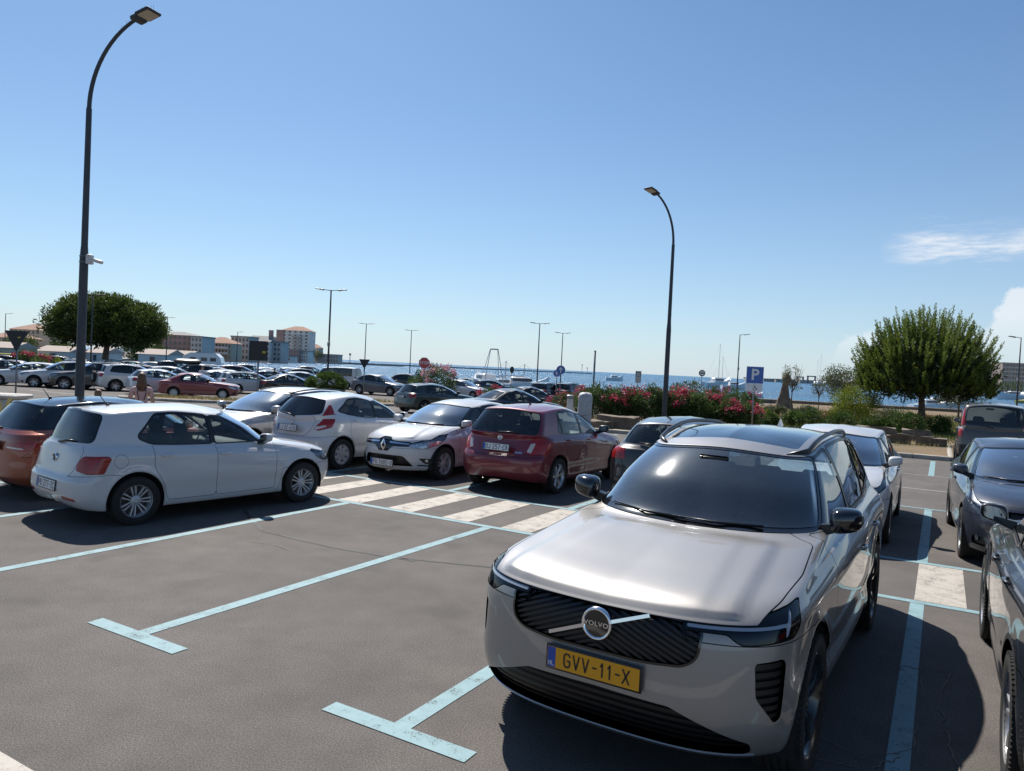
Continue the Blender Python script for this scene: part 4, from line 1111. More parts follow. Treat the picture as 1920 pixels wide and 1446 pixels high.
CARS['suv_silver'] = dict(L=4.953, W=1.923, H=1.77, wb=2.984, fo=.865, zb=.26, wr_=.385, tw=.275, rim_r=.285, arch=.06, flare=.014, nf=3.15, af=.68, ar=.55, wf=.97,
    front=[(.13, .27), (.02, .40), (.0, .66), (.035, .92), (.13, .995)], rear=[(.10, .32), (.0, .48), (.02, .72), (.06, .98), (.09, 1.06)],
    side=[.29, .42, .68, (.95, 1.02, 1.04), (1.03, 1.125, 1.13)], sw=(.955, .985, 1.0, .988, .945),
    cowl=(.98, 1.175), ga=.56, rwin=(-2.46, 1.18), belt=(1.20, 1.19, 1.20), gw=1.69, rooff=(.30, 1.65), roofr=(-2.22, 1.68), rw=1.29, rail=(1.625, 1.71, 1.64), peak=-.6, hood_crown=.015, cowl_crown=.3,
    deform=[hood_crease(.60, .68, .017, .95, 2.36), hood_crease(.40, .52, .005, .95, 2.34), side_crease(.95, .99, .012, .05), sill_tuck(.50, .030)],
    mir=(.56, .875, 1.275), mir_d=(.20, .165, .12), mir_mat='gloss_black', handles=[(-.18, .97), (-1.12, 1.0)], lamp_mat='lamp_dark',
    plate_f=(2.377, .645, 0), plate_r=(-2.60, .9, 0), projectors=[],
    rim=dict(t='double', n=5, w0=.030, w1=.020, s0=.012, s1=.050, mat='alloy_dark', twist=.3),
    regions=[
        G_('hood', 'top', [(2.5, -.3), (2.5, .50), (2.17, .76), (1.9, .815), (1.45, .835), (.92, .80), (.8, .6), (.8, -.3)], r=.05, c=['hood', 'up', lambda A: (.95 - A[:, 2])], gap=.007),
        G_('windscreen', 'gw', [(-.5, .028), (.90, .028), (.94, .41), (-.5, .41)], r=.05, c=['glass'], trim=('windscreen_frit', .042)),
        G_('side_window', 'xw', [(.62, .022), (-.30, .025), (-.31, .405), (.06, .405)], r=.03, c=['left', 'glass'], trim=('window_trim', .03)),
        G_('side_window_rear', 'xw', [(-.37, .025), (-1.26, .04), (-1.26, .40), (-.37, .405)], r=.03, c=['left', 'glass'], trim=('window_trim', .03)),
        G_('quarter_window', 'xw', [(-1.33, .045), (-2.02, .11), (-1.86, .37), (-1.33, .40)], r=.04, c=['left', 'glass'], trim=('window_trim', .03)),
        G_('window_trim', 'xw', [(-.29, .025), (-.38, .025), (-.38, .405), (-.30, .405)], r=0, c=['left', 'glass']), G_('window_trim', 'xw', [(-1.25, .04), (-1.34, .045), (-1.34, .40), (-1.25, .40)], r=0, c=['left', 'glass']),
        G_('rear_window', 'rw', [(-.5, .04), (.68, .04), (.72, .38), (-.5, .38)], r=.05, c=['glass', 'rear'], trim=('rear_frit', .03)),
        G_('roof_glass', 'top', [(-1.70, -.3), (.06, -.3), (.06, .30), (-.02, .50), (-1.70, .50)], r=.06, c=['roof']),
        G_('headlight', 'F', [(.44, .925), (.66, .925), (.70, .895), (.74, .880), (1.06, .895), (1.11, .925), (1.16, 1.03), (1.10, 1.035), (.76, .995), (.70, .975), (.44, .965)], r=.02, c=['front', lambda A: A[:, 7] - 6.5], gap=.006, refine=2),
        G_('lamp_strip', 'F', [(.46, .938), (.985, .950), (.985, .905), (1.005, .905), (1.04, 1.012), (1.018, 1.012), (.992, .966), (.46, .954)], r=.006, c=['front', lambda A: A[:, 7] - 6.5], **{'from': 'headlight'}),
        G_('grille', 'F', [(-.3, .735), (.26, .735), (.46, .755), (.52, .80), (.535, .92), (.51, .952), (-.3, .962)], r=.05, c=['front', lambda A: A[:, 7] - 5.4], trim=('grille_frame', .012), refine=1),
        G_('side_intake', 'F', [(.80, .80), (.815, .63), (.935, .495), (.985, .52), (1.0, .785), (.97, .81)], r=.02, c=['front'], refine=1),
        G_('intake', 'F', [(-.3, .555), (.40, .54), (.80, .395), (.805, .345), (.76, .325), (.40, .315), (-.3, .315)], r=.015, c=['front'], refine=1),
        G_('chrome_bar', 'F', [(-.3, .308), (.52, .308), (.82, .32), (.83, .300), (.5, .284), (-.3, .284)], r=.004, c=['front'], refine=1),
        G_('tow_cover', 'F', [(.67, .80), (.76, .805), (.785, .83), (.75, .86), (.68, .855)], r=.012, c=['front'], gap=.003, refine=1),
        G_('door', 'side', [(.78, .34), (-.34, .34), (-.34, 1.3), (.70, 1.3), (.86, .95), (.86, .5)], r=.05, c=['left', 'low'], gap=.006),
        G_('door_rear', 'side', [(-.34, .34), (-1.02, .34), (-1.10, .55), (-1.36, .85), (-1.42, 1.3), (-.34, 1.3)], r=.06, c=['left', 'low'], gap=.006),
        G_('front_bumper', 'F', [(-.4, .1), (1.7, .1), (1.7, .86), (1.12, .878), (-.4, .878)], r=.02, c=['front', 'body'], gap=.005, lod=2),
        G_('tail_light', 'R', [(.72, .75), (1.0, .75), (1.05, 1.1), (.78, 1.1)], r=.03, c=['rear']),
    ],
    sill_clad=.33,
    parts={'chrome_bar': ('lower_lip', -.004, 'satin', False, None), 'headlight': ('headlight', .0015, 'lens_smoke', True, None), 'side_window_rear': ('side_window', .006, 'glass_dark', True, None), 'quarter_window': ('quarter_window', .006, 'glass_dark', True, None), 'windscreen': ('windscreen', .004, 'glass_tint', False, None)},
    stripes=[volvo_stripes], extras=[volvo_extras, wiper, antenna(-1.72, shark=True), roof_rails(.16, -2.05, lift=.038, r=.018), badge_disc(None, .865, .085, txt='VOLVO', txtsize=.034)],
    seats=[(.05, .39), (.05, -.39), (-.95, .42), (-.95, -.42), (-.95, 0)], seat_dz=.14)
CM['glass_tint'] = glass('tinted_windscreen', (.44, .55, .57), .035, 2.2, .05)
def std_regions(c, win, doors, head, tail, hood_z=None, wsu=None, rww=(.04, .38), rwu=None, rearpillar='window_trim', gate=None, extra=(), wtop=.41):
    """usual panels of a passenger car. win: side windows in (x, w); doors: x cuts front -> back; head / tail: lamp outlines in (arc from centre, z)"""
    xf = c['wb'] / 2 + c['fo']; xr = xf - c['L']; gx = c['cowl'][0]; hy = c['gw'] / 2
    wsu = wsu or hy * 1.07; rwu = rwu or hy * .86
    hz = hood_z if hood_z is not None else c['front'][4][1] - .035
    zl = c['zb'] + .08; zt = c['belt'][1] + .15
    rg = []
    if c.get('hood', True):
        hx = gx - c.get('ga', .62) * .35
        rg.append(G_('hood', 'top', [(xf + .2, -.3), (xf + .2, hy * .62), (xf - .22, hy * .88), (xf - .50, hy * .97), (gx + .25, hy * .98), (hx, hy * .93), (hx, -.3)], r=.05, c=['hood', 'up', lambda A: hz - A[:, 2]], gap=.006))
    rg.append(G_('windscreen', 'gw', [(-.5, .03), (wsu, .03), (wsu + .03, wtop), (-.5, wtop)], r=.05, c=['glass'], trim=('windscreen_frit', .035)))
    nm = ['side_window', 'side_window_rear', 'quarter_window', 'quarter_window']
    for i, q in enumerate(win):
        rg.append(G_(nm[i], 'xw', q, r=.035, c=['left', 'glass'], trim=(rearpillar, .028)))
    for w1, w2 in zip(win[:-1], win[1:]): rg.append(G_('window_trim', 'xw', [(w1[1][0] + .01, w1[1][1]), (w2[0][0] - .01, w2[0][1]), (w2[-1][0] - .01, w2[-1][1]), (w1[2][0] + .01, w1[2][1])], r=0, c=['left', 'glass']))
    rg.append(G_('rear_window', 'rw', [(-.5, rww[0]), (rwu, rww[0] + .015), (rwu + .0, rww[1]), (-.5, rww[1])], r=.07, c=['glass', 'rear'], trim=('rear_frit', .022)))
    if head: rg.append(G_('headlight', 'F', head, r=.03, c=['front', lambda A: A[:, 7] - 7.3], gap=.005, refine=1))
    rg += [e for e in extra if e.get('first')]
    for t in (tail or []):
        rg.append(G_(t[0], 'R', t[1], r=t[2] if len(t) > 2 else .025, c=['rear'], gap=.004, refine=1, **({'from': t[3]} if len(t) > 3 else {})))
    if gate: rg.append(G_('tailgate', 'R', gate, r=.05, c=['rear', lambda A: A[:, 7] - 7.95], gap=.006, lod=1))
    for i in range(len(doors) - 1):
        a, b = doors[i], doors[i + 1]
        if i == 0: pts = [(a - .02, zl), (b, zl), (b, zt), (a - .10, zt), (a, .8 * zt)]
        elif i == len(doors) - 2:
            wa = -c['wb'] / 2 + c['wr_'] + .10
            pts = [(a, zl), (max(wa, b), zl), (max(wa - .05, b), zl + .2), (b, c['wr_'] * 2 + .1), (b, zt), (a, zt)]
        else: pts = [(a, zl), (b, zl), (b, zt), (a, zt)]
        rg.append(G_('door' if i == 0 else 'door_rear', 'side', pts, r=.05, c=['left', 'low'], gap=.006, lod=1))
    rg += [e for e in extra if not e.get('first')]
    tz = c['rwin'][1]; zf = c['front'][4][1] - .20
    if not c.get('clad'): rg.append(G_('front_bumper', 'F', [(-.4, .05), (1.7, .05), (1.7, zf - .03), (1.05, zf), (-.4, zf)], r=.02, c=['front', 'body'], gap=.005, lod=2))
    rg.append(G_('rear_bumper', 'R', [(-.4, .05), (1.5, .05), (1.5, tz * .60), (1.0, tz * .66), (.5, tz * .63), (-.4, tz * .63)], r=.03, c=['rear', 'body'], gap=.005, lod=2))
    return rg
def circ(x, z, r, n=14): return [(x + r * math.cos(2 * math.pi * k / n), z + r * math.sin(2 * math.pi * k / n)) for k in range(n)]

# ------------------------------------------------ white five-door hatch, seen from its right rear
c = dict(L=3.972, W=1.682, H=1.453, wb=2.470, fo=.80, zb=.19, wr_=.300, tw=.185, rim_r=.200, arch=.052, flare=.012, nf=2.6, af=.76, ar=.42, nr=3.7,
    front=[(.12, .20), (.03, .33), (.0, .50), (.07, .70), (.19, .775)], rear=[(.09, .27), (.0, .38), (.0, .58), (.05, .80), (.075, .90)],
    side=[.20, .33, .56, (.72, .80, .85), (.80, .885, .93)], sw=(.945, .985, 1.0, .982, .935),
    cowl=(.93, .945), ga=.60, rwin=(-1.80, .985), gr=.34, belt=(.945, .955, .985), gw=1.47, rooff=(.20, 1.375), roofr=(-1.62, 1.405), rw=1.15, rail=(1.335, 1.40, 1.37), peak=-.45, hood_crown=.03,
    deform=[side_crease(.76, .86, .014, .035), sill_tuck(.40, .016), rear_shelf(.60, .035)],
    mir=(.56, .76, 1.0), mir_d=(.19, .13, .11), handles=[(-.05, .82), (-.86, .845)],
    plate_f=(2.03, .42, 0), plate_r=(-1.95, .485, math.radians(-6)), rim=R7D, projectors=[(1.72, .58, .64, .055)],
    extras=[wiper, rear_wiper(.0, -.34, .06), antenna(-1.25, .24, .75), badge_disc(None, .80, .055, end='r', face='black')], seat_dz=-.02,
    seats=[(-.05, .34), (-.05, -.34), (-.80, .34), (-.80, -.34)])
c['regions'] = std_regions(c, [[(.60, .02), (-.15, .02), (-.17, .39), (.10, .39)], [(-.22, .02), (-1.0, .035), (-1.17, .12), (-.93, .375), (-.24, .39)]], [.78, -.17, -1.02],
    [(.58, .60), (.90, .60), (1.02, .66), (1.06, .76), (.95, .79), (.62, .72)],
    [('tail_light', [(.56, .70), (.74, .66), (.93, .665), (.985, .84), (.93, .872), (.64, .868), (.57, .80)])], rww=(.05, .385), rwu=.62,
    gate=[(-.4, .60), (.42, .60), (.52, .68), (.62, .9), (.66, 1.2), (-.4, 1.2)],
    extra=[G_('fuel_flap', 'side', circ(-1.43, .80, .085), r=0, c=['left', 'body'], gap=.004), G_('reflector', 'R', [(.40, .345), (.66, .33), (.64, .365), (.40, .385)], r=.008, c=['rear'], refine=1),
 G_('high_brake', 'rw', [(-.2, .415), (.16, .415), (.16, .435), (-.2, .435)], r=.006, c=['rear'], refine=1),
           G_('grille', 'F', [(-.3, .60), (.50, .60), (.50, .66), (-.3, .66)], r=.02, c=['front']), G_('intake', 'F', [(-.3, .28), (.45, .28), (.50, .42), (-.3, .42)], r=.03, c=['front'])])
CARS['hatch_white'] = c
# ------------------------------------------------ two-tone small hatch
c = dict(c); c.update(L=3.954, W=1.74, H=1.416, roofr=(-1.55, 1.345), rwin=(-1.80, .97), rooff=(.15, 1.35), rail=(1.31, 1.36, 1.305), gw=1.50, rw=1.14, peak=-.5,
    rear=[(.09, .25), (.0, .36), (.01, .60), (.04, .80), (.075, .905)], plate_r=(-1.925, .76, 0), rim=R5S, mir_mat='PAINT',
    deform=[side_crease(.80, .84, .014, .03), sill_tuck(.38, .014)], extras=[wiper, rear_wiper(.0, .34, .05), antenna(-1.15, .12, .7), badge_disc(None, .90, .05, end='r', face='satin')],
    parts={'roof_panel': ('roof_panel', 0, 'gloss_black', False, None), 'spoiler': ('spoiler', -.02, 'gloss_black', False, None)})
c['regions'] = std_regions(c, [[(.60, .02), (-.40, .02), (-.42, .38), (.10, .38)], [(-.47, .02), (-1.0, .05), (-1.1, .12), (-.95, .34), (-.48, .38)]], [.78, -.45, -1.0],
    [(.58, .60), (.90, .60), (1.02, .66), (1.06, .76), (.95, .79), (.62, .72)],
    [('tail_light', [(.34, .70), (.80, .70), (.92, .78), (.90, .84), (.70, .835), (.34, .80)])], rww=(.035, .40), rwu=.66,
    gate=[(-.4, .58), (.70, .60), (.86, .72), (.92, .82), (.80, 1.2), (-.4, 1.2)],
    extra=[G_('tail_clear', 'R', [(.42, .735), (.74, .725), (.74, .745), (.42, .755)], r=.006, c=['rear'], refine=1, **{'from': 'tail_light'}), G_('roof_panel', 'top', [(3, -3), (3, 3), (-3, 3), (-3, -3)], r=0, c=[lambda A: (8.02 - A[:, 7]) * .2])])
CARS['hatch_two_tone'] = c
# ------------------------------------------------ white small hatch with high tail lamps
c = dict(L=3.950, W=1.722, H=1.481, wb=2.489, fo=.80, zb=.19, wr_=.300, tw=.195, rim_r=.200, arch=.055, flare=.014, nf=2.4, af=.85, ar=.55, nr=2.7,
    front=[(.12, .20), (.03, .33), (.0, .50), (.10, .72), (.22, .80)], rear=[(.09, .27), (.0, .42), (.01, .60), (.06, .80), (.09, .90)],
    side=[.21, .34, .58, (.74, .84, .92), (.82, .925, 1.03)], sw=(.94, .985, 1.0, .985, .93),
    cowl=(.98, .96), ga=.62, rwin=(-1.78, 1.01), gr=.40, belt=(.965, 1.0, 1.10), gw=1.48, rooff=(.16, 1.39), roofr=(-1.50, 1.405), rw=1.12, rail=(1.345, 1.425, 1.37), peak=-.45, hood_crown=.03,
    deform=[side_crease(.80, .95, .016, .04), sill_tuck(.42, .018), rear_shelf(.62, .03)],
    mir=(.56, .77, 1.03), mir_d=(.19, .13, .11), handles=[(-.05, .90), (-.86, .95)],
    plate_f=(2.03, .42, 0), plate_r=(-1.925, .80, math.radians(-12)), rim=dict(t='cap', n=7, w0=.075, w1=.085, mat='hubcap'),
    extras=[rear_wiper(-.05, .36, .05), badge_disc(None, .895, .035, end='r', face='satin')], seat_dz=0,
    seats=[(-.05, .34), (-.05, -.34), (-.80, .34), (-.80, -.34)])
c['regions'] = std_regions(c, [[(.64, .02), (-.15, .02), (-.17, .385), (.06, .385)], [(-.22, .02), (-1.0, .02), (-1.24, .085), (-.90, .36), (-.24, .385)]], [.80, -.17, -1.02],
    [(.60, .62), (.90, .64), (1.12, .86), (1.02, .90), (.66, .74)],
    [('tail_light', [(.54, .80), (.66, .77), (.92, .84), (.98, 1.0), (.74, 1.0)])], rww=(.035, .40), rwu=.66,
    gate=[(-.4, .66), (.40, .66), (.50, .78), (.55, .9), (.66, 1.2), (-.4, 1.2)],
    extra=[G_('tail_clear', 'R', [(.52, .795), (.60, .785), (.80, .85), (.80, .885), (.54, .84)], r=.012, c=['rear'], refine=1, **{'from': 'tail_light'}),
           G_('tail_light', 'rw', [(.64, -.20), (.96, -.20), (.93, .08), (.83, .26), (.76, .26)], r=.02, c=['rear'], refine=1, **{'from': ['body', 'tailgate', 'panel_gap']}),
           G_('high_brake', 'rw', [(-.2, .42), (.5, .42), (.5, .435), (-.2, .435)], r=.006, c=['rear'], refine=1)])
c['parts'] = {'rear_window': ('rear_window', .006, 'glass_dark', False, None), 'side_window_rear': ('side_window', .006, 'glass_dark', True, None)}
CARS['hatch_high_lamps'] = c
# ------------------------------------------------ white hatch seen from the front
def clio_ex(out, c, sh, lod):
    # diamond emblem on a dark nose shield
    mb = MB(); x = 2.075; z = .645; o, i = (.066, .112), (.030, .062)
    P = lambda s, dx: [(x + dx, 0, z + s[1]), (x + dx, s[0], z), (x + dx, 0, z - s[1]), (x + dx, -s[0], z)]
    V = P(o, 0) + P(o, .012) + P(i, .020) + P(i, .004)
    F = []
    for k in range(4):
        j = (k + 1) % 4
        for r in range(3): F.append((r * 4 + k, r * 4 + j, r * 4 + 4 + j, r * 4 + 4 + k))
    mb.add(V, F); out.append(('emblem', mb.mesh('emblem', CM['chrome']), None, (0, 0, 0), ''))
c = dict(L=4.063, W=1.732, H=1.448, wb=2.589, fo=.80, zb=.18, wr_=.308, tw=.195, rim_r=.205, arch=.05, flare=.016, nf=2.35, af=.90, ar=.55,
    front=[(.10, .19), (.03, .30), (.0, .48), (.05, .70), (.16, .80)], rear=[(.09, .27), (.0, .42), (.01, .60), (.06, .82), (.09, .92)],
    side=[.20, .34, .56, (.74, .83, .90), (.83, .91, .98)], sw=(.945, .985, 1.0, .985, .93),
    cowl=(1.02, .975), ga=.66, rwin=(-1.86, 1.01), belt=(.965, .985, 1.03), gw=1.50, rooff=(.22, 1.365), roofr=(-1.55, 1.37), rw=1.14, rail=(1.325, 1.39, 1.33), peak=-.4, hood_crown=.045,
    deform=[side_crease(.70, .92, .012, .04), sill_tuck(.40, .022), hood_crease(.38, .52, .014, .9, 2.0)],
    mir=(.60, .79, 1.035), mir_d=(.20, .13, .11), handles=[(-.05, .86)],
    plate_f=(2.115, .325, 0), plate_r=(-1.98, .8, 0), rim=dict(t='double', n=6, w0=.022, w1=.026, s0=.012, s1=.036, mat='hubcap'), projectors=[(1.74, .56, .70, .055), (1.60, .66, .72, .045)],
    extras=[wiper, clio_ex], seats=[(-.02, .35), (-.02, -.35), (-.85, .35), (-.85, -.35)], seat_dz=-.01)
c['regions'] = std_regions(c, [[(.66, .02), (-.20, .02), (-.22, .385), (.12, .385)], [(-.27, .02), (-1.0, .03), (-1.25, .13), (-.98, .36), (-.29, .385)]], [.82, -.22, -1.05],
    [(.50, .635), (.80, .60), (1.10, .66), (1.30, .80), (1.25, .855), (.98, .83), (.68, .735), (.50, .69)],
    [('tail_light', [(.55, .74), (.92, .72), (.98, .90), (.62, .93)])], hood_z=.735,
    extra=[G_('grille', 'F', [(-.3, .535), (.10, .535), (.20, .625), (.54, .635), (.54, .72), (.16, .735), (.09, .79), (-.3, .79)], r=.03, c=['front'], refine=1, first=True, **{'from': ['body', 'hood', 'panel_gap']}),
           G_('chrome_bar', 'F', [(.12, .685), (.58, .670), (.58, .690), (.12, .715)], r=.004, c=['front'], **{'from': 'grille'}),
           G_('intake', 'F', [(-.3, .275), (.60, .275), (.44, .45), (.38, .465), (-.3, .475)], r=.03, c=['front'], refine=1),
           G_('fog_bezel', 'F', [(.70, .43), (.98, .41), (.95, .33), (.82, .32)], r=.02, c=['front'], refine=1), G_('fog_lamp', 'F', circ(.86, .375, .035, 10), r=0, c=['front'], **{'from': 'fog_bezel'}),
           G_('chrome_strip', 'F', [(.66, .285), (.98, .27), (.96, .30), (.68, .312)], r=.004, c=['front'], refine=1),
           G_('lower_trim', 'side', [(.55, .25), (-.75, .25), (-.62, .36), (.45, .30)], r=.01, c=['left', 'body'], **{'from': ['body', 'door', 'door_rear', 'panel_gap']})])
c['parts'] = {'grille': ('grille', .012, 'gloss_black', False, None)}
CARS['hatch_front'] = c
# ------------------------------------------------ red compact hatch from the rear
c = dict(L=4.22, W=1.76, H=1.515, wb=2.60, fo=.86, zb=.19, wr_=.312, tw=.205, rim_r=.215, arch=.05, flare=.010, nf=2.5, af=.85, ar=.52, nr=3.3,
    front=[(.12, .20), (.03, .33), (.0, .50), (.10, .74), (.22, .82)], rear=[(.10, .27), (.01, .42), (.0, .60), (.08, .82), (.11, .93)],
    side=[.21, .35, .58, (.76, .86, .90), (.84, .94, .98)], sw=(.945, .985, 1.0, .985, .93),
    cowl=(1.05, 1.0), ga=.66, rwin=(-1.94, 1.03), gr=.30, gnr=3.4, gwr=.97, belt=(.985, 1.005, 1.03), gw=1.54, rooff=(.20, 1.42), roofr=(-1.66, 1.46), rw=1.20, rail=(1.375, 1.46, 1.425), peak=-.45, hood_crown=.03, rnr=3.4, rwr=.97,
    deform=[side_crease(.84, .94, .010, .04), sill_tuck(.42, .018), rear_shelf(.66, .045)],
    mir=(.60, .79, 1.05), mir_d=(.20, .14, .11), handles=[(-.08, .89), (-.92, .92)], mir_mat='black',
    plate_f=(2.15, .42, 0), plate_r=(-2.06, .80, math.radians(-10)), rim=dict(t='single', n=6, w0=.04, w1=.045, mat='alloy'),
    extras=[rear_wiper(.02, -.36, .04), antenna(-.9, .10, .5), badge_disc(None, .955, .05, end='r', face='satin'), tail_text('AURIS', -.40, .715, .045)], seat_dz=.03,
    seats=[(-.05, .35), (-.05, -.35), (-.85, .35), (-.85, -.35)])
c['regions'] = std_regions(c, [[(.66, .02), (-.20, .02), (-.22, .385), (.08, .385)], [(-.27, .02), (-.98, .025), (-1.02, .37), (-.29, .385)], [(-1.04, .03), (-1.16, .05), (-1.06, .35)]], [.82, -.22, -1.05],
    [(.60, .66), (.90, .66), (1.10, .80), (1.02, .86), (.66, .78)],
    [('tail_light', [(.52, .74), (.66, .70), (.90, .71), (.98, .80), (1.10, .90), (1.06, .935), (.74, .985), (.62, .97)])], rww=(.03, .39), rwu=.70,
    gate=[(-.4, .66), (.48, .66), (.60, .78), (.70, .9), (.72, 1.2), (-.4, 1.2)],
    extra=[G_('tail_clear', 'R', [(.54, .75), (.62, .73), (.68, .90), (.60, .89)], r=.012, c=['rear'], refine=1, **{'from': 'tail_light'})])
CARS['hatch_red'] = c
def generic(L, W, H, wb, fo, wr, zb=.19, hz=.80, cowl=None, rooff=None, roofr=None, rwin=None, belt=None, wins=None, doors=None, head=None, tail=None, gate=True, clad=None, rails=None, rim=None, style='hatch', plate_r=None, plate_f=None, grille=True, dark_rear=False, extra=(), extras=(), **kw):
    xf = wb / 2 + fo; xr = xf - L
    bz = belt or (H * .655, H * .665, H * .69)
    cowl = cowl or (wb / 2 - .25, bz[0] + .005); rooff = rooff or (.18, H - .085)
    roofr = roofr or (xr + .42, H - .075); rwin = rwin or (xr + .14, bz[2] + .02)
    tz = rwin[1]
    c = dict(L=L, W=W, H=H, wb=wb, fo=fo, zb=zb, wr_=wr, tw=.205, rim_r=wr * .68, arch=.05, flare=.012, nf=2.6, af=.78, ar=.44, nr=3.6,
        front=[(.11, zb + .01), (.03, zb + .15), (.0, hz - .28), (.07, hz - .07), (.18, hz + .01)],
        rear=[(.10, zb + .08), (.0, zb + .22), (.01, bz[2] * .62), (.05, tz * .82), (.08, tz * .915)],
        side=[zb + .01, zb + .15, bz[1] * .58, (hz - .05, bz[1] * .85, bz[2] * .86), (hz + .02, bz[1] * .925, bz[2] * .94)], sw=(.945, .985, 1.0, .985, .932),
        cowl=cowl, ga=.64, rwin=rwin, belt=bz, gw=W * .875, rooff=rooff, roofr=roofr, rw=W * .67, rail=(H - .13, H - .06, H - .12), peak=-.4, hood_crown=.03,
        deform=[side_crease(bz[1] * .83, bz[2] * .86, .012, .04), sill_tuck(zb + .22, .018)],
        mir=(cowl[0] - .42, W / 2 - .085, bz[0] + .09), mir_d=(.19, .14, .11), handles=[(-.08, bz[1] * .88), (-.92, bz[1] * .90)],
        plate_f=(xf + .015, zb + .24, 0), plate_r=(xr - .008, plate_r or .80, 0), rim=rim or R5S, extras=[wiper, rear_wiper(0, .34, .04)] + list(extras), seat_dz=(H - 1.46) * .4,
        seats=[(-.03, .35), (-.03, -.35), (-.86, .35), (-.86, -.35)])
    if style == 'sedan': c['extras'] = [wiper] + list(extras)
    if rails: c['extras'].append(roof_rails(rooff[0] - .12, roofr[0] + .15, rails))
    if clad: c['clad'] = clad; c['sill_clad'] = zb + .12
    c.update(kw)
    wins = wins or [[(cowl[0] - .38, .02), (-.18, .02), (-.20, .385), (rooff[0] - .10, .385)], [(-.25, .02), (-1.0, .03), (-1.2, .10), (-.98, .365), (-.27, .385)]]
    doors = doors or [cowl[0] - .22, -.21, -1.06]
    head = head or [(.52, hz - .17), (.85, hz - .19), (1.08, hz - .10), (1.18, hz + .01), (.95, hz + .0), (.55, hz - .08)]
    ex = list(extra)
    if grille: ex += [G_('grille', 'F', [(-.3, hz - .19), (.46, hz - .18), (.50, hz - .09), (-.3, hz - .075)], r=.03, c=['front'], first=True, **{'from': ['body', 'hood', 'panel_gap']}), G_('intake', 'F', [(-.3, zb + .08), (.60, zb + .08), (.52, zb + .22), (-.3, zb + .23)], r=.03, c=['front']),
                      G_('fog_bezel', 'F', [(.70, zb + .09), (.95, zb + .10), (.92, zb + .20), (.74, zb + .21)], r=.02, c=['front'], lod=1)]
    tz_ = rwin[1]
    tail = tail if tail is not None else [('tail_light', [(.52, tz_ * .76), (.90, tz_ * .75), (.96, tz_ * .93), (.60, tz_ * .95)])]
    g8 = [(-.4, tz_ * .62), (.5, tz_ * .62), (.62, tz_ * .75), (.66, tz_ * 1.1), (-.4, tz_ * 1.1)] if gate else None
    c['regions'] = std_regions(c, wins, doors, head, tail, gate=g8, extra=ex, hood_z=hz - .06)
    if dark_rear: c['parts'] = {'rear_window': ('rear_window', .006, 'glass_dark', False, None), 'side_window_rear': ('side_window', .006, 'glass_dark', True, None), 'quarter_window': ('quarter_window', .006, 'glass_dark', True, None)}
    return c
CARS['compact'] = generic(4.30, 1.79, 1.46, 2.64, .88, .315, hz=.80)
CARS['compact_b'] = generic(4.36, 1.81, 1.49, 2.64, .90, .32, hz=.84, rim=R10, cowl=(1.10, 1.0), rooff=(.18, 1.40), belt=(.99, 1.01, 1.06), head=[(.50, .70), (.72, .70), (1.05, .80), (1.28, .95), (1.20, .97), (.80, .86), (.52, .77)],
    extra=[G_('fog_lamp', 'F', circ(.86, .37, .045, 12), r=0, c=['front'], lod=1, first=True)], projectors=[(1.78, .60, .78, .05)])
CARS['small'] = generic(3.95, 1.72, 1.47, 2.50, .78, .298, hz=.78, rim=R7D, roofr=(-1.42, 1.38))
CARS['suv'] = generic(4.50, 1.86, 1.66, 2.67, .90, .345, zb=.22, hz=.93, cowl=(1.08, 1.10), rooff=(.20, 1.56), belt=(1.09, 1.10, 1.14), rails='satin', clad=.035, rim=R5, dark_rear=True, roofr=(-1.86, 1.58), rwin=(-2.10, 1.16), wins=[[(.70, .02), (-.18, .02), (-.20, .385), (.10, .385)], [(-.25, .02), (-1.02, .03), (-1.02, .385), (-.27, .385)], [(-1.08, .03), (-1.62, .08), (-1.45, .35), (-1.08, .385)]], plate_r=.82)
CARS['suv_big'] = generic(4.70, 1.90, 1.70, 2.78, .92, .36, zb=.23, hz=.96, cowl=(1.12, 1.13), rooff=(.22, 1.60), belt=(1.11, 1.13, 1.17), rails='black', clad=.035, rim=R5, dark_rear=True, roofr=(-2.0, 1.62), rwin=(-2.22, 1.20), wins=[[(.74, .02), (-.20, .02), (-.22, .385), (.12, .385)], [(-.27, .02), (-1.10, .03), (-1.10, .385), (-.29, .385)], [(-1.16, .03), (-1.75, .08), (-1.58, .35), (-1.16, .385)]], plate_r=.84,
    tail=[('tail_light', [(.50, .86), (.92, .86), (.98, 1.06), (.62, 1.07)])])
CARS['coupe_suv'] = generic(4.58, 1.86, 1.61, 2.77, .86, .36, zb=.20, hz=.86, cowl=(1.22, 1.05), rooff=(.30, 1.52), belt=(1.04, 1.07, 1.13), roofr=(-1.55, 1.50), rwin=(-2.10, 1.16), rim=R10, dark_rear=True, wins=[[(.82, .02), (-.18, .02), (-.20, .385), (.20, .385)], [(-.25, .02), (-1.05, .03), (-1.05, .37), (-.27, .385)], [(-1.12, .035), (-1.55, .06), (-1.12, .34)]], grille=False)
CARS['estate'] = generic(4.58, 1.81, 1.48, 2.64, .88, .315, hz=.80, roofr=(-2.02, 1.40), rwin=(-2.26, 1.02), rails='black', wins=[[(.68, .02), (-.18, .02), (-.20, .385), (.08, .385)], [(-.25, .02), (-1.05, .03), (-1.05, .38), (-.27, .385)], [(-1.11, .035), (-1.88, .07), (-1.72, .35), (-1.11, .38)]])
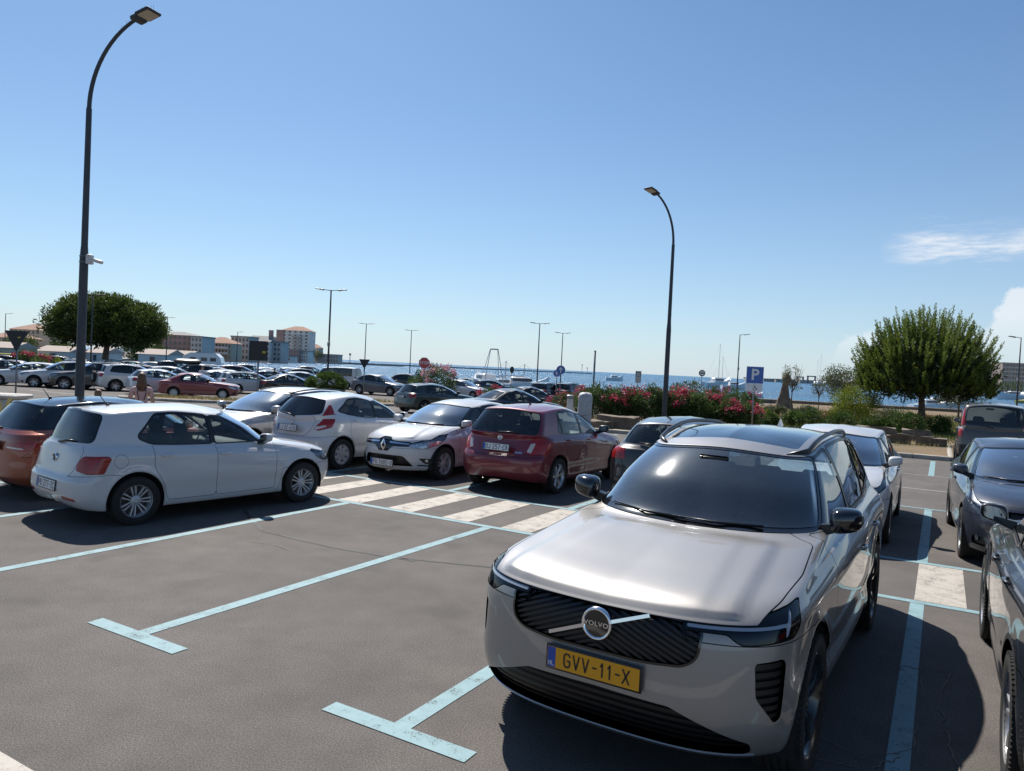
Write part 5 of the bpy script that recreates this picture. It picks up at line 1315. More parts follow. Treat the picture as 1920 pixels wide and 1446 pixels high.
CARS['sedan'] = generic(4.60, 1.79, 1.45, 2.71, .88, .32, hz=.79, style='sedan', roofr=(-1.05, 1.37), rwin=(-1.78, 1.02), deck_crown=.02, wins=[[(.70, .02), (-.18, .02), (-.20, .385), (.10, .385)], [(-.25, .02), (-1.05, .03), (-1.30, .09), (-.95, .35), (-.27, .385)]],
    rear=[(.10, .27), (.0, .42), (.01, .66), (.03, .88), (.08, .965)], tail=[('tail_light', [(.42, .74), (.95, .74), (1.05, .90), (.50, .90)])], plate_r=.72, peak=-.3)
CARS['old_hatch'] = generic(4.15, 1.66, 1.38, 2.45, .82, .285, zb=.20, hz=.76, nf=4.0, af=.55, nr=4.5, ar=.40, cowl=(.88, .92), rooff=(.10, 1.31), belt=(.915, .92, .94), roofr=(-1.10, 1.30), rwin=(-1.75, .98), rim=dict(t='cap', n=10, w0=.06, w1=.06, mat='hubcap'), mir_mat='black',
    wins=[[(.52, .02), (-.35, .02), (-.37, .38), (.05, .38)], [(-.42, .02), (-1.05, .03), (-.85, .36), (-.44, .38)]], doors=[.70, -.38, -1.0], tail=[('tail_light', [(.45, .66), (.80, .66), (.80, .80), (.45, .80)])])
CARS['mpv'] = generic(4.21, 1.83, 1.82, 2.70, .80, .32, zb=.20, hz=.88, nr=5.0, ar=.35, cowl=(1.20, 1.08), rooff=(.45, 1.68), belt=(1.08, 1.10, 1.12), roofr=(-1.78, 1.76), rwin=(-1.98, 1.10), gr=.22, gnr=5.0, gwr=.985, rr=.20, rnr=5.0, rwr=.985, rail=(1.62, 1.75, 1.71), gw=1.66, rw=1.46, tail=[('tail_light', [(.76, .78), (.96, .80), (.99, 1.02), (.80, 1.03)]), ('tail_clear', [(.775, 1.03), (.97, 1.02), (.97, 1.12), (.80, 1.12)])],
    wins=[[(.72, .02), (-.18, .02), (-.20, .37), (.32, .37)], [(-.25, .02), (-1.0, .03), (-1.0, .37), (-.27, .37)], [(-1.06, .03), (-1.62, .03), (-1.60, .36), (-1.06, .37)]], rim=R7D, plate_r=.70, dark_rear=False, peak=-.8,
    extra=[G_('lower_trim', 'R', [(-.3, .2), (1.0, .2), (1.0, .56), (-.3, .56)], r=.03, c=['rear', 'body'])])
CARS['mpv']['regions'] += [G_('tail_light', 'rw', [(.70, -.02), (.92, -.02), (.90, .36), (.80, .36)], r=.02, c=['rear'], **{'from': ['body', 'rear_frit', 'tailgate', 'window_trim']})]
CARS['van'] = generic(4.90, 1.90, 1.97, 3.00, .92, .335, zb=.22, hz=.98, nr=6.0, ar=.28, cowl=(1.62, 1.14), rooff=(.92, 1.84), belt=(1.12, 1.14, 1.16), roofr=(-2.22, 1.92), rwin=(-2.38, 1.16), gr=.20, gnr=6, gwr=.99, rr=.16, rnr=6, rwr=.99, rail=(1.80, 1.90, 1.87), gw=1.74, rw=1.58, ga=.45, ra=.32,
    wins=[[(1.28, .02), (.42, .02), (.40, .37), (.80, .37)], [(.34, .02), (-.75, .03), (-.75, .36), (.34, .36)], [(-.83, .03), (-1.95, .03), (-1.95, .36), (-.83, .36)]], doors=[1.42, .38, -.79], rim=R5, plate_r=.60, peak=-.8, tail=[('tail_light', [(.80, .80), (.96, .80), (.98, 1.14), (.84, 1.14)])], dark_rear=True, hood_crown=.02)
# ---------------------------------------------------------------- ground, markings, sea
def tcoord(nt): return node(nt, 'ShaderNodeTexCoord').outputs['Object']
def asphalt_mat():
    m, nt, out = _new('asphalt'); co = tcoord(nt)
    b = node(nt, 'ShaderNodeBsdfPrincipled', {'Roughness': .88, 'Specular IOR Level': .35})
    fine = node(nt, 'ShaderNodeTexNoise', {'Vector': co, 'Scale': 95.0, 'Detail': 3.0, 'Roughness': .8})
    vor = node(nt, 'ShaderNodeTexVoronoi', {'Vector': co, 'Scale': 62.0})
    big = node(nt, 'ShaderNodeTexNoise', {'Vector': co, 'Scale': .45, 'Detail': 5.0, 'Roughness': .6})
    mid = node(nt, 'ShaderNodeTexNoise', {'Vector': co, 'Scale': 2.6, 'Detail': 5.0, 'Roughness': .65})
    r1 = node(nt, 'ShaderNodeValToRGB', {0: fine.outputs['Fac']})
    e = r1.color_ramp.elements; e[0].position = .30; e[0].color = (.042, .037, .033, 1); e[1].position = .70; e[1].color = (.205, .180, .160, 1)
    k = e.new(.5) if hasattr(e, 'new') else None; k.color = (.104, .092, .083, 1)
    r2 = node(nt, 'ShaderNodeMapRange', {'Value': big.outputs['Fac'], 'From Min': .3, 'From Max': .7, 'To Min': .78, 'To Max': 1.2})
    r3 = node(nt, 'ShaderNodeMapRange', {'Value': mid.outputs['Fac'], 'From Min': .28, 'From Max': .72, 'To Min': .86, 'To Max': 1.12})
    mm = node(nt, 'ShaderNodeMath', {0: r2.outputs[0], 1: r3.outputs[0]}, operation='MULTIPLY')
    c1 = node(nt, 'ShaderNodeMix', {0: 1.0, 6: r1.outputs[0], 7: mm.outputs[0]}, data_type='RGBA', blend_type='MULTIPLY')
    # stone speckle
    sp = node(nt, 'ShaderNodeMapRange', {'Value': vor.outputs['Distance'], 'From Min': .0, 'From Max': .16, 'To Min': 1.0, 'To Max': 0.0})
    rnd = node(nt, 'ShaderNodeSeparateColor', {0: vor.outputs['Color']})
    sel = node(nt, 'ShaderNodeMath', {0: rnd.outputs[0], 1: .72}, operation='GREATER_THAN')
    s2 = node(nt, 'ShaderNodeMath', {0: sp.outputs[0], 1: sel.outputs[0]}, operation='MULTIPLY')
    s3 = node(nt, 'ShaderNodeMath', {0: s2.outputs[0], 1: .55}, operation='MULTIPLY')
    c2 = node(nt, 'ShaderNodeMix', {0: s3.outputs[0], 6: c1.outputs[2], 7: (.30, .28, .25)}, data_type='RGBA')
    # oil drips and dark tyre scuffs
    oil = node(nt, 'ShaderNodeTexNoise', {'Vector': co, 'Scale': 1.05, 'Detail': 2.0, 'Roughness': .5})
    om = node(nt, 'ShaderNodeMapRange', {'Value': oil.outputs['Fac'], 'From Min': .61, 'From Max': .72})
    o2 = node(nt, 'ShaderNodeMath', {0: om.outputs[0], 1: .45}, operation='MULTIPLY')
    c3 = node(nt, 'ShaderNodeMix', {0: o2.outputs[0], 6: c2.outputs[2], 7: (.05, .046, .043)}, data_type='RGBA')
    nt.links.new(c3.outputs[2], b.inputs['Base Color'])
    bp = node(nt, 'ShaderNodeBump', {'Height': fine.outputs['Fac'], 'Strength': .18, 'Distance': .010})
    nt.links.new(bp.outputs[0], b.inputs['Normal']); nt.links.new(b.outputs[0], out.inputs[0]); return m
def wear_paint(name, col, wear=.5, scale=9.0):
    m, nt, out = _new(name); co = tcoord(nt)
    b = node(nt, 'ShaderNodeBsdfPrincipled', {'Roughness': .7})
    n1 = node(nt, 'ShaderNodeTexNoise', {'Vector': co, 'Scale': scale, 'Detail': 8.0, 'Roughness': .72})
    n2 = node(nt, 'ShaderNodeTexNoise', {'Vector': co, 'Scale': 120.0, 'Detail': 2.0})
    cm = node(nt, 'ShaderNodeMapRange', {'Value': n1.outputs['Fac'], 'From Min': .3, 'From Max': .7})
    mx = node(nt, 'ShaderNodeMix', {0: cm.outputs[0], 6: tuple(q * .78 for q in col), 7: col}, data_type='RGBA')
    nt.links.new(mx.outputs[2], b.inputs['Base Color'])
    ad = node(nt, 'ShaderNodeMath', {0: n1.outputs['Fac'], 1: n2.outputs['Fac']}, operation='ADD')
    mk = node(nt, 'ShaderNodeMapRange', {'Value': ad.outputs[0], 'From Min': .98 - .22 * (1 - wear) * 2, 'From Max': 1.02 - .22 * (1 - wear) * 2 + .06})
    tr = node(nt, 'ShaderNodeBsdfTransparent')
    ms = node(nt, 'ShaderNodeMixShader', {0: mk.outputs[0], 1: tr.outputs[0], 2: b.outputs[0]})
    nt.links.new(ms.outputs[0], out.inputs[0]); MATS[name] = m; return m
def soil_mat():
    m, nt, out = _new('dry_ground'); co = tcoord(nt)
    b = node(nt, 'ShaderNodeBsdfPrincipled', {'Roughness': .95})
    n1 = node(nt, 'ShaderNodeTexNoise', {'Vector': co, 'Scale': .35, 'Detail': 6.0, 'Roughness': .65}); n2 = node(nt, 'ShaderNodeTexNoise', {'Vector': co, 'Scale': 14.0, 'Detail': 4.0})
    r = node(nt, 'ShaderNodeValToRGB', {0: n1.outputs['Fac']}); e = r.color_ramp.elements
    e[0].position = .35; e[0].color = (.115, .10, .045, 1); e[1].position = .62; e[1].color = (.24, .155, .09, 1)
    k = node(nt, 'ShaderNodeMapRange', {'Value': n2.outputs['Fac'], 'From Min': .3, 'From Max': .7, 'To Min': .6, 'To Max': 1.25})
    mx = node(nt, 'ShaderNodeMix', {0: 1.0, 6: r.outputs[0], 7: k.outputs[0]}, data_type='RGBA', blend_type='MULTIPLY')
    nt.links.new(mx.outputs[2], b.inputs['Base Color'])
    bp = node(nt, 'ShaderNodeBump', {'Height': n2.outputs['Fac'], 'Strength': .8, 'Distance': .06}); nt.links.new(bp.outputs[0], b.inputs['Normal'])
    nt.links.new(b.outputs[0], out.inputs[0]); return m
M_ASPH = asphalt_mat(); M_SOIL = soil_mat()
M_CYAN = wear_paint('blue_bay_paint', (.225, .355, .38), .46, 6.0); M_WHITE = wear_paint('white_road_paint', (.46, .415, .355), .56, 5.0)
M_STONE = pbr('kerb_stone', (.36, .33, .29), .9, var=.25, vscale=5, bump=.4, bscale=40)
M_ROCK = pbr('rough_stone', (.175, .14, .105), .95, var=.4, vscale=3, bump=.9, bscale=14)
M_CONC = pbr('pale_concrete', (.52, .49, .45), .9, var=.15, vscale=4, bump=.3, bscale=30)
SHORE = 92.0
def sheet(name, xs, ys, zf, mat, kind='structure'):
    V = [(x, y, zf(x, y)) for y in ys for x in xs]; n = len(xs)
    F = [(j * n + i, j * n + i + 1, (j + 1) * n + i + 1, (j + 1) * n + i) for j in range(len(ys) - 1) for i in range(n - 1)]
    mb = MB().add(V, F); o = mb.obj(name, mat, None, True, fixn=False); tag(o, kind=kind); return o
sheet('ground', [-420, -300, -200, -120] + list(range(-100, 101, 10)) + [130, 170, 260, 400], [-60, -30, 0, 10, 20, 22, 26, 30, 35, 40, 45, 50, 60, 75, SHORE], gz, M_ASPH)
# quay wall down into the water
mb = MB(); mb.box((0, SHORE + .3, -1.35), (840, .6, 1.9)); q = mb.obj('quay_wall', M_CONC); tag(q, kind='structure')
def sea_mat():
    m, nt, out = _new('sea'); co = tcoord(nt)
    b = node(nt, 'ShaderNodeBsdfPrincipled', {'Base Color': (.012, .085, .155), 'Roughness': .22, 'IOR': 1.33, 'Specular IOR Level': .2})
    mp = node(nt, 'ShaderNodeMapping', {'Vector': co, 'Scale': (.55, 1.0, 1.0)})
    n1 = node(nt, 'ShaderNodeTexNoise', {'Vector': mp.outputs[0], 'Scale': .42, 'Detail': 6.0, 'Roughness': .62})
    n2 = node(nt, 'ShaderNodeTexNoise', {'Vector': mp.outputs[0], 'Scale': .035, 'Detail': 3.0})
    cr = node(nt, 'ShaderNodeMapRange', {'Value': n2.outputs['Fac'], 'From Min': .35, 'From Max': .65})
    mx = node(nt, 'ShaderNodeMix', {0: cr.outputs[0], 6: (.010, .080, .175), 7: (.017, .115, .23)}, data_type='RGBA'); nt.links.new(mx.outputs[2], b.inputs['Base Color'])
    bp = node(nt, 'ShaderNodeBump', {'Height': n1.outputs['Fac'], 'Strength': 1.0, 'Distance': 1.6}); nt.links.new(bp.outputs[0], b.inputs['Normal'])
    nt.links.new(b.outputs[0], out.inputs[0]); return m
SEA = -1.45
o = MB().add([(-26000, 60, SEA), (26000, 60, SEA), (26000, 27000, SEA), (-26000, 27000, SEA)], [(0, 1, 2, 3)]).obj('sea', sea_mat(), None, False, fixn=False); tag(o, kind='structure')

# painted markings (sheets 4 mm above the asphalt)
def stripe(name, a0, b0, a1, b1, w, mat, z=.004, seg=1.0):
    """painted strip in lot coordinates, (a0,b0) -> (a1,b1)"""
    p0, p1 = Vector((a0, b0)), Vector((a1, b1)); d = (p1 - p0); L = d.length; d.normalize(); n = Vector((-d.y, d.x)) * w / 2
    k = max(1, int(L / seg)); V = []
    for i in range(k + 1):
        p = p0 + d * L * i / k
        for s in (-1, 1):
            q = p + n * s; V.append(lot(q.x, q.y, z))
    o = MB().add(V, [(2 * i, 2 * i + 1, 2 * i + 3, 2 * i + 2) for i in range(k)]).obj(name, mat, None, False, fixn=False)
    tag(o, kind='structure'); return o
for a in (-7.71, -5.20, -2.68, -.11, 2.45):
    stripe('bay_line', a, 3.49 if a > -7 else 2.6, a, 8.47, .125, M_CYAN)
    if a > -7: stripe('bay_line', a - .53, 3.44, a + .53, 3.44, .13, M_CYAN, .005)
for a in (-10.12, -12.6, -15.1): stripe('bay_line', a, 3.49, a, 8.47, .125, M_CYAN)
stripe('bay_line', -24, 8.53, 6, 8.53, .11, M_CYAN, .005); stripe('bay_line', -24, 10.47, 6, 10.47, .11, M_CYAN, .005)
for k in range(-22, 7): stripe('crossing_bar', -.13 + .985 * k + .22, 8.60, -.13 + .985 * k + .22, 10.40, .46, M_WHITE)
for a in (-17.6, -15.1, -12.6, -10.12, -7.25, -4.95, -2.68, -.11, 2.45): stripe('bay_line', a, 10.52, a, 15.1, .12, M_CYAN)
stripe('bay_line', -20, 15.17, 6, 15.17, .09, M_CYAN, .005); stripe('lane_line', -20, 18.0, 6, 18.0, .07, M_WHITE)
for a in (-12.6, -10.1, -7.6, -5.1, -2.6, -.14, 2.4, 4.9): stripe('bay_line', a, 20.95, a, 25.2, .13, M_CYAN)
stripe('bay_line', -13, 20.9, 6, 20.9, .05, M_WHITE, .005)
stripe('lane_line', -12.0, 1.89, 2.0, 1.89, .31, M_WHITE)
# long white lane lines on the far part of the lot
def wline(x0, y0, x1, y1, w=.14):
    d = Vector((x1 - x0, y1 - y0)); L = d.length; d.normalize(); n = Vector((-d.y, d.x)) * w / 2; V = []; k = max(1, int(L / 2))
    for i in range(k + 1):
        p = Vector((x0, y0)) + d * L * i / k
        for s in (-1, 1): q = p + n * s; V.append((q.x, q.y, gz(q.x, q.y) + .005))
    tag(MB().add(V, [(2 * i, 2 * i + 1, 2 * i + 3, 2 * i + 2) for i in range(k)]).obj('lane_line', M_WHITE, None, False, fixn=False), kind='structure')
wline(-30, 33, -14, 27.5, .18); wline(-26, 40, -8, 30)
# cracks in the asphalt beside the SUV: thin dusty seams, raised a hair above the surface
M_CRACK = pbr('crack_fill', (.19, .155, .125), .95, var=.3, vscale=20)
def crack(pts, w=.016):
    rr = random.Random(len(pts) * 7 + 3); P = []
    for i in range(len(pts) - 1):
        for k in range(7):
            t = k / 7; P.append(Vector((pts[i][0] + (pts[i+1][0] - pts[i][0]) * t + rr.uniform(-.018, .018), pts[i][1] + (pts[i+1][1] - pts[i][1]) * t + rr.uniform(-.018, .018))))
    P.append(Vector(pts[-1])); V = []
    for i, p in enumerate(P):
        d = (P[min(i + 1, len(P) - 1)] - P[max(i - 1, 0)]).normalized(); n = Vector((-d.y, d.x)) * w * rr.uniform(.3, 1.0) / 2
        for s in (-1, 1): q = p + n * s; V.append(lot(q.x, q.y, .006))
    tag(MB().add(V, [(2 * i, 2 * i + 1, 2 * i + 3, 2 * i + 2) for i in range(len(P) - 1)]).obj('asphalt_crack', M_CRACK, None, False, fixn=False), kind='structure')
crack([(.16, 6.6), (.10, 6.0), (.12, 5.5), (.20, 4.9), (.10, 4.5)]); crack([(-.40, 6.55), (-.1, 6.5), (.05, 6.55), (.18, 6.6)], .012); crack([(-.55, 4.9), (-.30, 4.75), (-.06, 5.0), (0.0, 5.6), (-.05, 6.5)], .010); crack([(-.6, 4.55), (-.25, 4.62), (-.1, 4.9)], .012)
crack([(-4.4, 7.4), (-3.6, 7.05), (-2.9, 7.2)], .014); crack([(-6.9, 5.9), (-6.6, 6.0), (-6.2, 5.95)], .010)

M_SEAM = wear_paint('tar_seam', (.028, .026, .025), .62, 3.0)
for q in (((-8.3, 7.05), (-7.2, 6.4), (-6.0, 6.35), (-4.9, 6.5)), ((-5.1, 6.5), (-3.9, 6.9), (-2.9, 7.4))):
    for (a0, b0), (a1, b1) in zip(q[:-1], q[1:]): stripe('tar_seam', a0, b0, a1, b1, .05, M_SEAM, .0035, .3)
# kerbed planting bed on the sea side
BED_Z = .13
def bedz(x, y): return gz(x, y) + BED_Z + .10 * mnoise.noise((x * .12, y * .12, 3.1)) * min(1, max(0, (y - 24) / 8))
BA0, BA1 = -15.5, 26.0
ACOL = sorted([BA0 + (BA1 - BA0) * i / 58 for i in range(59)] + [.38, .45]); V = []; na, nb = len(ACOL) - 1, 40
def bed_pt(i, j):
    a = ACOL[i]; p0 = A_ * a + B_ * (25.85 if a < .40 else 33.0)
    # back edge: the sea wall
    y1 = SHORE - 6.0; t = j / nb; e = (y1 - p0.y) / B_.y; p = p0 + B_ * (e * t ** 1.5); return p
for j in range(nb + 1):
    for i in range(na + 1):
        p = bed_pt(i, j); V.append((p.x, p.y, bedz(p.x, p.y)))
F = [(j * (na + 1) + i, j * (na + 1) + i + 1, (j + 1) * (na + 1) + i + 1, (j + 1) * (na + 1) + i) for j in range(nb) for i in range(na)]
tag(MB().add(V, F).obj('planting_bed', M_SOIL, None, True, fixn=False), kind='structure')
def kerb(pts, name='kerb', w=.15, h=.14, L=1.0, off=0.0):
    """row of separate kerb stones along a ground polyline"""
    root = empty(name, (0, 0, 0)); tag(root, kind='structure')
    acc = []
    for i in range(len(pts) - 1):
        p, q = Vector(pts[i]), Vector(pts[i + 1]); n = max(1, round((q - p).length / L))
        for k in range(n): acc.append((p + (q - p) * (k / n), p + (q - p) * ((k + 1) / n)))
    for (p, q) in acc:
        d = q - p; ln = d.length; key = ('kerb', round(ln, 2), h)
        if key not in _CAR: _CAR[key] = MB().bbox((0, 0, 0), (round(ln, 2) - .012, w, h + .2), .018).mesh('kerb_stone', M_STONE, 40)
        o = bpy.data.objects.new('kerb_stone', _CAR[key]); link(o, root); m = (p + q) / 2
        o.location = (m.x, m.y, gz(m.x, m.y) + h / 2 - .1 + random.uniform(-.004, .004)); o.rotation_euler = (0, 0, math.atan2(d.y, d.x) + random.uniform(-.004, .004))
    return root
def l2(a, b): p = A_ * a + B_ * b; return (p.x, p.y)
kerb([l2(BA0, 45), l2(BA0, 25.78), l2(.30, 25.78), l2(.30, 33.0), l2(14, 33.0)])
# low sea wall behind the bed
p0 = gpx(1330, SHORE - 7); p1 = gpx(2050, SHORE - 16)
mb = MB(); d = (p1 - p0); mb.bbox((0, 0, 0), (d.length, .5, 1.0), .05); o = mb.obj('sea_wall', M_ROCK, None, 40); o.location = (p0 + p1) / 2 + Vector((0, 0, -.02)); o.rotation_euler = (0, 0, math.atan2(d.y, d.x)); tag(o, 'low weathered stone wall between the planting bed and the water', 'wall')
# traffic islands with dry grass
def island(cx, cy, rx, ry, rot, label):
    n = 28; pts = []
    for k in range(n + 1):
        t = 2 * math.pi * k / n; x, y = rx * math.copysign(abs(math.cos(t)) ** .8, math.cos(t)), ry * math.copysign(abs(math.sin(t)) ** .8, math.sin(t))
        pts.append((cx + x * math.cos(rot) - y * math.sin(rot), cy + x * math.sin(rot) + y * math.cos(rot)))
    kerb(pts, 'island_kerb', L=.9)
    V = [(cx, cy, gz(cx, cy) + .16)] + [(x, y, gz(x, y) + .125) for x, y in pts[:-1]]
    tag(MB().add(V, [(0, 1 + k, 1 + (k + 1) % n) for k in range(n)]).obj('island_soil', M_SOIL, None, True), kind='structure')
ISL_A = gpx(375, 36.5); island(ISL_A.x, ISL_A.y, 3.6, 1.3, .15, '')
ISL_B = gpx(655, 44.0); island(ISL_B.x, ISL_B.y, 4.0, 2.6, -.2, '')
ISL_C = gpx(960, 40.0); island(ISL_C.x, ISL_C.y, 4.6, 1.5, -.45, '')
# ---------------------------------------------------------------- vegetation
def leaf_mat(name, c1, c2, trans=.35, scale=1.2, rough=.55):
    if name in MATS: return MATS[name]
    m, nt, out = _new(name); co = tcoord(nt)
    n = node(nt, 'ShaderNodeTexNoise', {'Vector': co, 'Scale': scale, 'Detail': 4.0, 'Roughness': .7}); r = node(nt, 'ShaderNodeMapRange', {'Value': n.outputs['Fac'], 'From Min': .32, 'From Max': .68})
    mx = node(nt, 'ShaderNodeMix', {0: r.outputs[0], 6: c1, 7: c2}, data_type='RGBA')
    b = node(nt, 'ShaderNodeBsdfPrincipled', {'Base Color': mx.outputs[2], 'Roughness': rough, 'Specular IOR Level': .35})
    t = node(nt, 'ShaderNodeBsdfTranslucent', {'Color': mx.outputs[2]})
    ms = node(nt, 'ShaderNodeMixShader', {0: trans, 1: b.outputs[0], 2: t.outputs[0]}); nt.links.new(ms.outputs[0], out.inputs[0]); MATS[name] = m; return m
def leaf_quads(P, D, size, ratio=.38, rng=RNG):
    """rhombic leaves at P pointing along D"""
    n = len(P); D = D / (np.linalg.norm(D, axis=1)[:, None] + 1e-9)
    R = rng.normal(size=(n, 3)); S = np.cross(D, R); S /= np.linalg.norm(S, axis=1)[:, None] + 1e-9
    L = (size * rng.uniform(.65, 1.25, n))[:, None]
    V = np.stack([P, P + D * L * .45 + S * L * ratio * .5, P + D * L, P + D * L * .45 - S * L * ratio * .5], 1).reshape(-1, 3)
    return V, np.arange(n * 4).reshape(n, 4)
def clumps(center, rx, ry, rz, n, rng, shell=.55, flat=0.0):
    u = rng.normal(size=(n, 3)); u /= np.linalg.norm(u, axis=1)[:, None]
    if flat: u[:, 2] = np.where(u[:, 2] < -flat, -flat * rng.uniform(.2, 1, n), u[:, 2])
    r = shell + (1 - shell) * rng.random(n) ** .6
    return np.array(center) + u * r[:, None] * np.array([rx, ry, rz]), u
def foliage(center, rx, ry, rz, nc, per, cr, size, rng, shell=.5, flat=0.0, up=.25, ratio=.38):
    C, U = clumps(center, rx, ry, rz, nc, rng, shell, flat)
    k = nc * per; c = np.repeat(C, per, 0); g = rng.normal(size=(k, 3)); g /= np.linalg.norm(g, axis=1)[:, None]
    P = c + g * cr * (rng.random(k) ** .45)[:, None] * np.repeat(rng.uniform(.6, 1.2, nc), per)[:, None]
    D = g * .8 + rng.normal(size=(k, 3)) * .6 + np.array([0, 0, up]) + np.repeat(U, per, 0) * .3
    V, F = leaf_quads(P, D, size, ratio, rng); return V, F
def put(name, V, F, mat, parent, loc=(0, 0, 0)):
    me = np_mesh(name, V, F, None, False, [mat]); o = mobj(name, me, parent); o.location = loc; return o
M_BARK = pbr('bark', (.13, .10, .075), .95, var=.4, vscale=5, bump=1.0, bscale=18)
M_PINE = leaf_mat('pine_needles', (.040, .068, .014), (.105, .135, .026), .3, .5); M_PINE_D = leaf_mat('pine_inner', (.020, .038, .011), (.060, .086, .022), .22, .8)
M_SHOOT = leaf_mat('pine_shoots', (.080, .125, .020), (.185, .225, .042), .42, .9); M_OLE = leaf_mat('oleander_leaf', (.035, .075, .020), (.105, .150, .045), .35, 1.5); M_LAUR = leaf_mat('laurel_leaf', (.030, .068, .012), (.085, .135, .024), .35, 1.5)
M_YEL = leaf_mat('yellow_green_leaf', (.10, .15, .012), (.22, .24, .03), .45, 1.5); M_OLIVE = leaf_mat('olive_leaf', (.060, .080, .035), (.14, .15, .07), .35, 1.5)
M_DRY = leaf_mat('dry_grass', (.16, .15, .05), (.30, .24, .11), .3, .5); M_GRASS = leaf_mat('green_weeds', (.07, .10, .02), (.16, .17, .05), .35, .5)
M_FRED = leaf_mat('red_petal', (.40, .030, .075), (.50, .11, .15), .3, 3.0); M_FPINK = leaf_mat('pink_petal', (.62, .30, .36), (.70, .45, .48), .3, 6.0)
M_RUST = leaf_mat('rusty_sedge', (.22, .12, .045), (.16, .14, .045), .3, 1.0)
def twig_stems(base, n, h, spread, rng, r=.02):
    mb = MB()
    for k in range(n):
        a = rng.uniform(0, 6.28); s = spread * rng.uniform(.3, 1)
        mb.tube([(math.cos(a) * .08, math.sin(a) * .08, -.05), (math.cos(a) * s * .5, math.sin(a) * s * .5, h * .5), (math.cos(a) * s, math.sin(a) * s, h)], [r, r * .8, r * .35], 5)
    return mb
def shrub(name, loc, rx, ry, rz, label, cat='shrub', mat=None, seed=1, leaf=.10, dens=1.0, flowers=None, nf=0, group=None, fl_size=.07, ratio=.36, zlift=.0, clump=.30, shell=.45):
    rng = np.random.default_rng(seed); root = empty(name, loc); tag(root, label, cat, group)
    vol = rx * ry * rz; nc = int(max(14, 34 * (vol ** .62)) * dens); per = int(46 * dens ** .5)
    V, F = foliage((0, 0, rz * .98 + zlift), rx * .86, ry * .86, rz * .88, nc, per, min(rx, rz) * clump + .06, leaf, rng, shell, .75, .45, ratio)
    V[:, 2] = np.maximum(V[:, 2], .01)
    put('foliage', V, F, mat or M_LAUR, root)
    twig_stems(None, 7, rz * 1.1, rx * .5, rng).obj('stem', M_BARK, root, True)
    if flowers is not None:
        C, U = clumps((0, 0, rz + zlift), rx * .98, ry * .98, rz * .98, nf * 6, rng, .95, .2); w = (C[:, 2] > rz * 1.15) | (rng.random(len(C)) < .10)
        C = C[w][:max(4, nf // 5)]; C = np.repeat(C, 4, 0) + rng.normal(size=(len(C) * 4, 3)) * np.array([.15, .10, .10]); k = 16; P = np.repeat(C, k, 0) + rng.normal(size=(len(C) * k, 3)) * .07; D = rng.normal(size=P.shape) + np.array([0, -.4, .5])
        V, F = leaf_quads(P, D, fl_size, .85, rng); put('flowers', V, F, flowers, root)['kind'] = 'stuff'
    return root
def trunk_limbs(mb, rng, h, r, crown_c, crown_r, nl=9, lean=(0, 0), start=.55):
    top = Vector((lean[0], lean[1], h))
    pts = [Vector((lean[0] * t * t, lean[1] * t * t, h * t - .1 * (1 - t))) for t in (0, .08, .3, .6, 1.0)]
    mb.tube(pts, [r * 1.45, r * 1.1, r, r * .85, r * .7], 12)
    for k in range(nl):
        a = 2 * math.pi * (k + rng.uniform(-.3, .3)) / nl; e = rng.uniform(.35, .85); s = pts[3].lerp(pts[4], rng.uniform(start, 1))
        q = Vector(crown_c) + Vector((math.cos(a) * crown_r[0] * e, math.sin(a) * crown_r[1] * e, crown_r[2] * rng.uniform(-.15, .5)))
        m = s.lerp(q, .5) + Vector((0, 0, -.15 * crown_r[2] * rng.random()))
        mb.tube([s, m, q], [r * .5, r * .33, r * .12], 7)
# young pine with upright candle shoots beside the estate van
def candle_pine(loc, W, z0, z1, trunk_h, label):
    rng = np.random.default_rng(5); root = empty('pine_tree', loc); tag(root, label, 'tree')
    mb = MB(); cz = z0 + .35 * (z1 - z0); trunk_limbs(mb, rng, trunk_h + .4, .17, (0, 0, cz), (W / 2 * .8, W / 2 * .8, (z1 - z0) * .45), 14, (-.12, .1), .2)
    mb.obj('trunk', M_BARK, root, True)
    n = 780; th = rng.uniform(0, 2 * np.pi, n); q = rng.random(n) ** .60; ph = q * (math.pi / 2) * 1.10
    rx = W / 2 * .84; rz = (z1 - z0) * .82; sh = np.where(rng.random(n) < .75, rng.uniform(.84, 1.0, n), rng.uniform(.60, .84, n))
    bx = np.stack([np.sin(ph) * np.cos(th) * rx * sh, np.sin(ph) * np.sin(th) * rx * sh, z0 + .6 + np.cos(ph) * (rz - .6) * sh], 1)
    out = np.stack([np.sin(ph) * np.cos(th), np.sin(ph) * np.sin(th), np.cos(ph) * .6], 1)
    d0 = out * .95 + np.array([0, 0, .35]) + rng.normal(size=(n, 3)) * .14; d0 /= np.linalg.norm(d0, axis=1)[:, None]
    L = rng.uniform(.55, 1.0, n) * np.where(bx[:, 2] > z0 + 1.2, 1.0, .7); m = 90
    t = np.tile(np.linspace(0, 1, m), n); I = np.repeat(np.arange(n), m)
    ax = bx[I] + d0[I] * (L[I] * .8 * t)[:, None] + np.array([0, 0, 1])[None] * (L[I] * .55 * t * t)[:, None]
    dd = d0[I] * .8 + np.array([0, 0, 1]) * (1.1 * t)[:, None]; dd /= np.linalg.norm(dd, axis=1)[:, None]
    rr = rng.normal(size=(n * m, 3)); sd = np.cross(dd, rr); sd /= np.linalg.norm(sd, axis=1)[:, None]
    V, F = leaf_quads(ax, dd * .8 + sd * .7, .125, .30, rng)
    put('needle_shoots', V, F, M_SHOOT, root)
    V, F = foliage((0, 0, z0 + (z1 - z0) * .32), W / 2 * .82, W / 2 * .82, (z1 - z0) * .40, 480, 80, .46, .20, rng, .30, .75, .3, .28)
    put('crown', V, F, M_PINE_D, root)
    return root
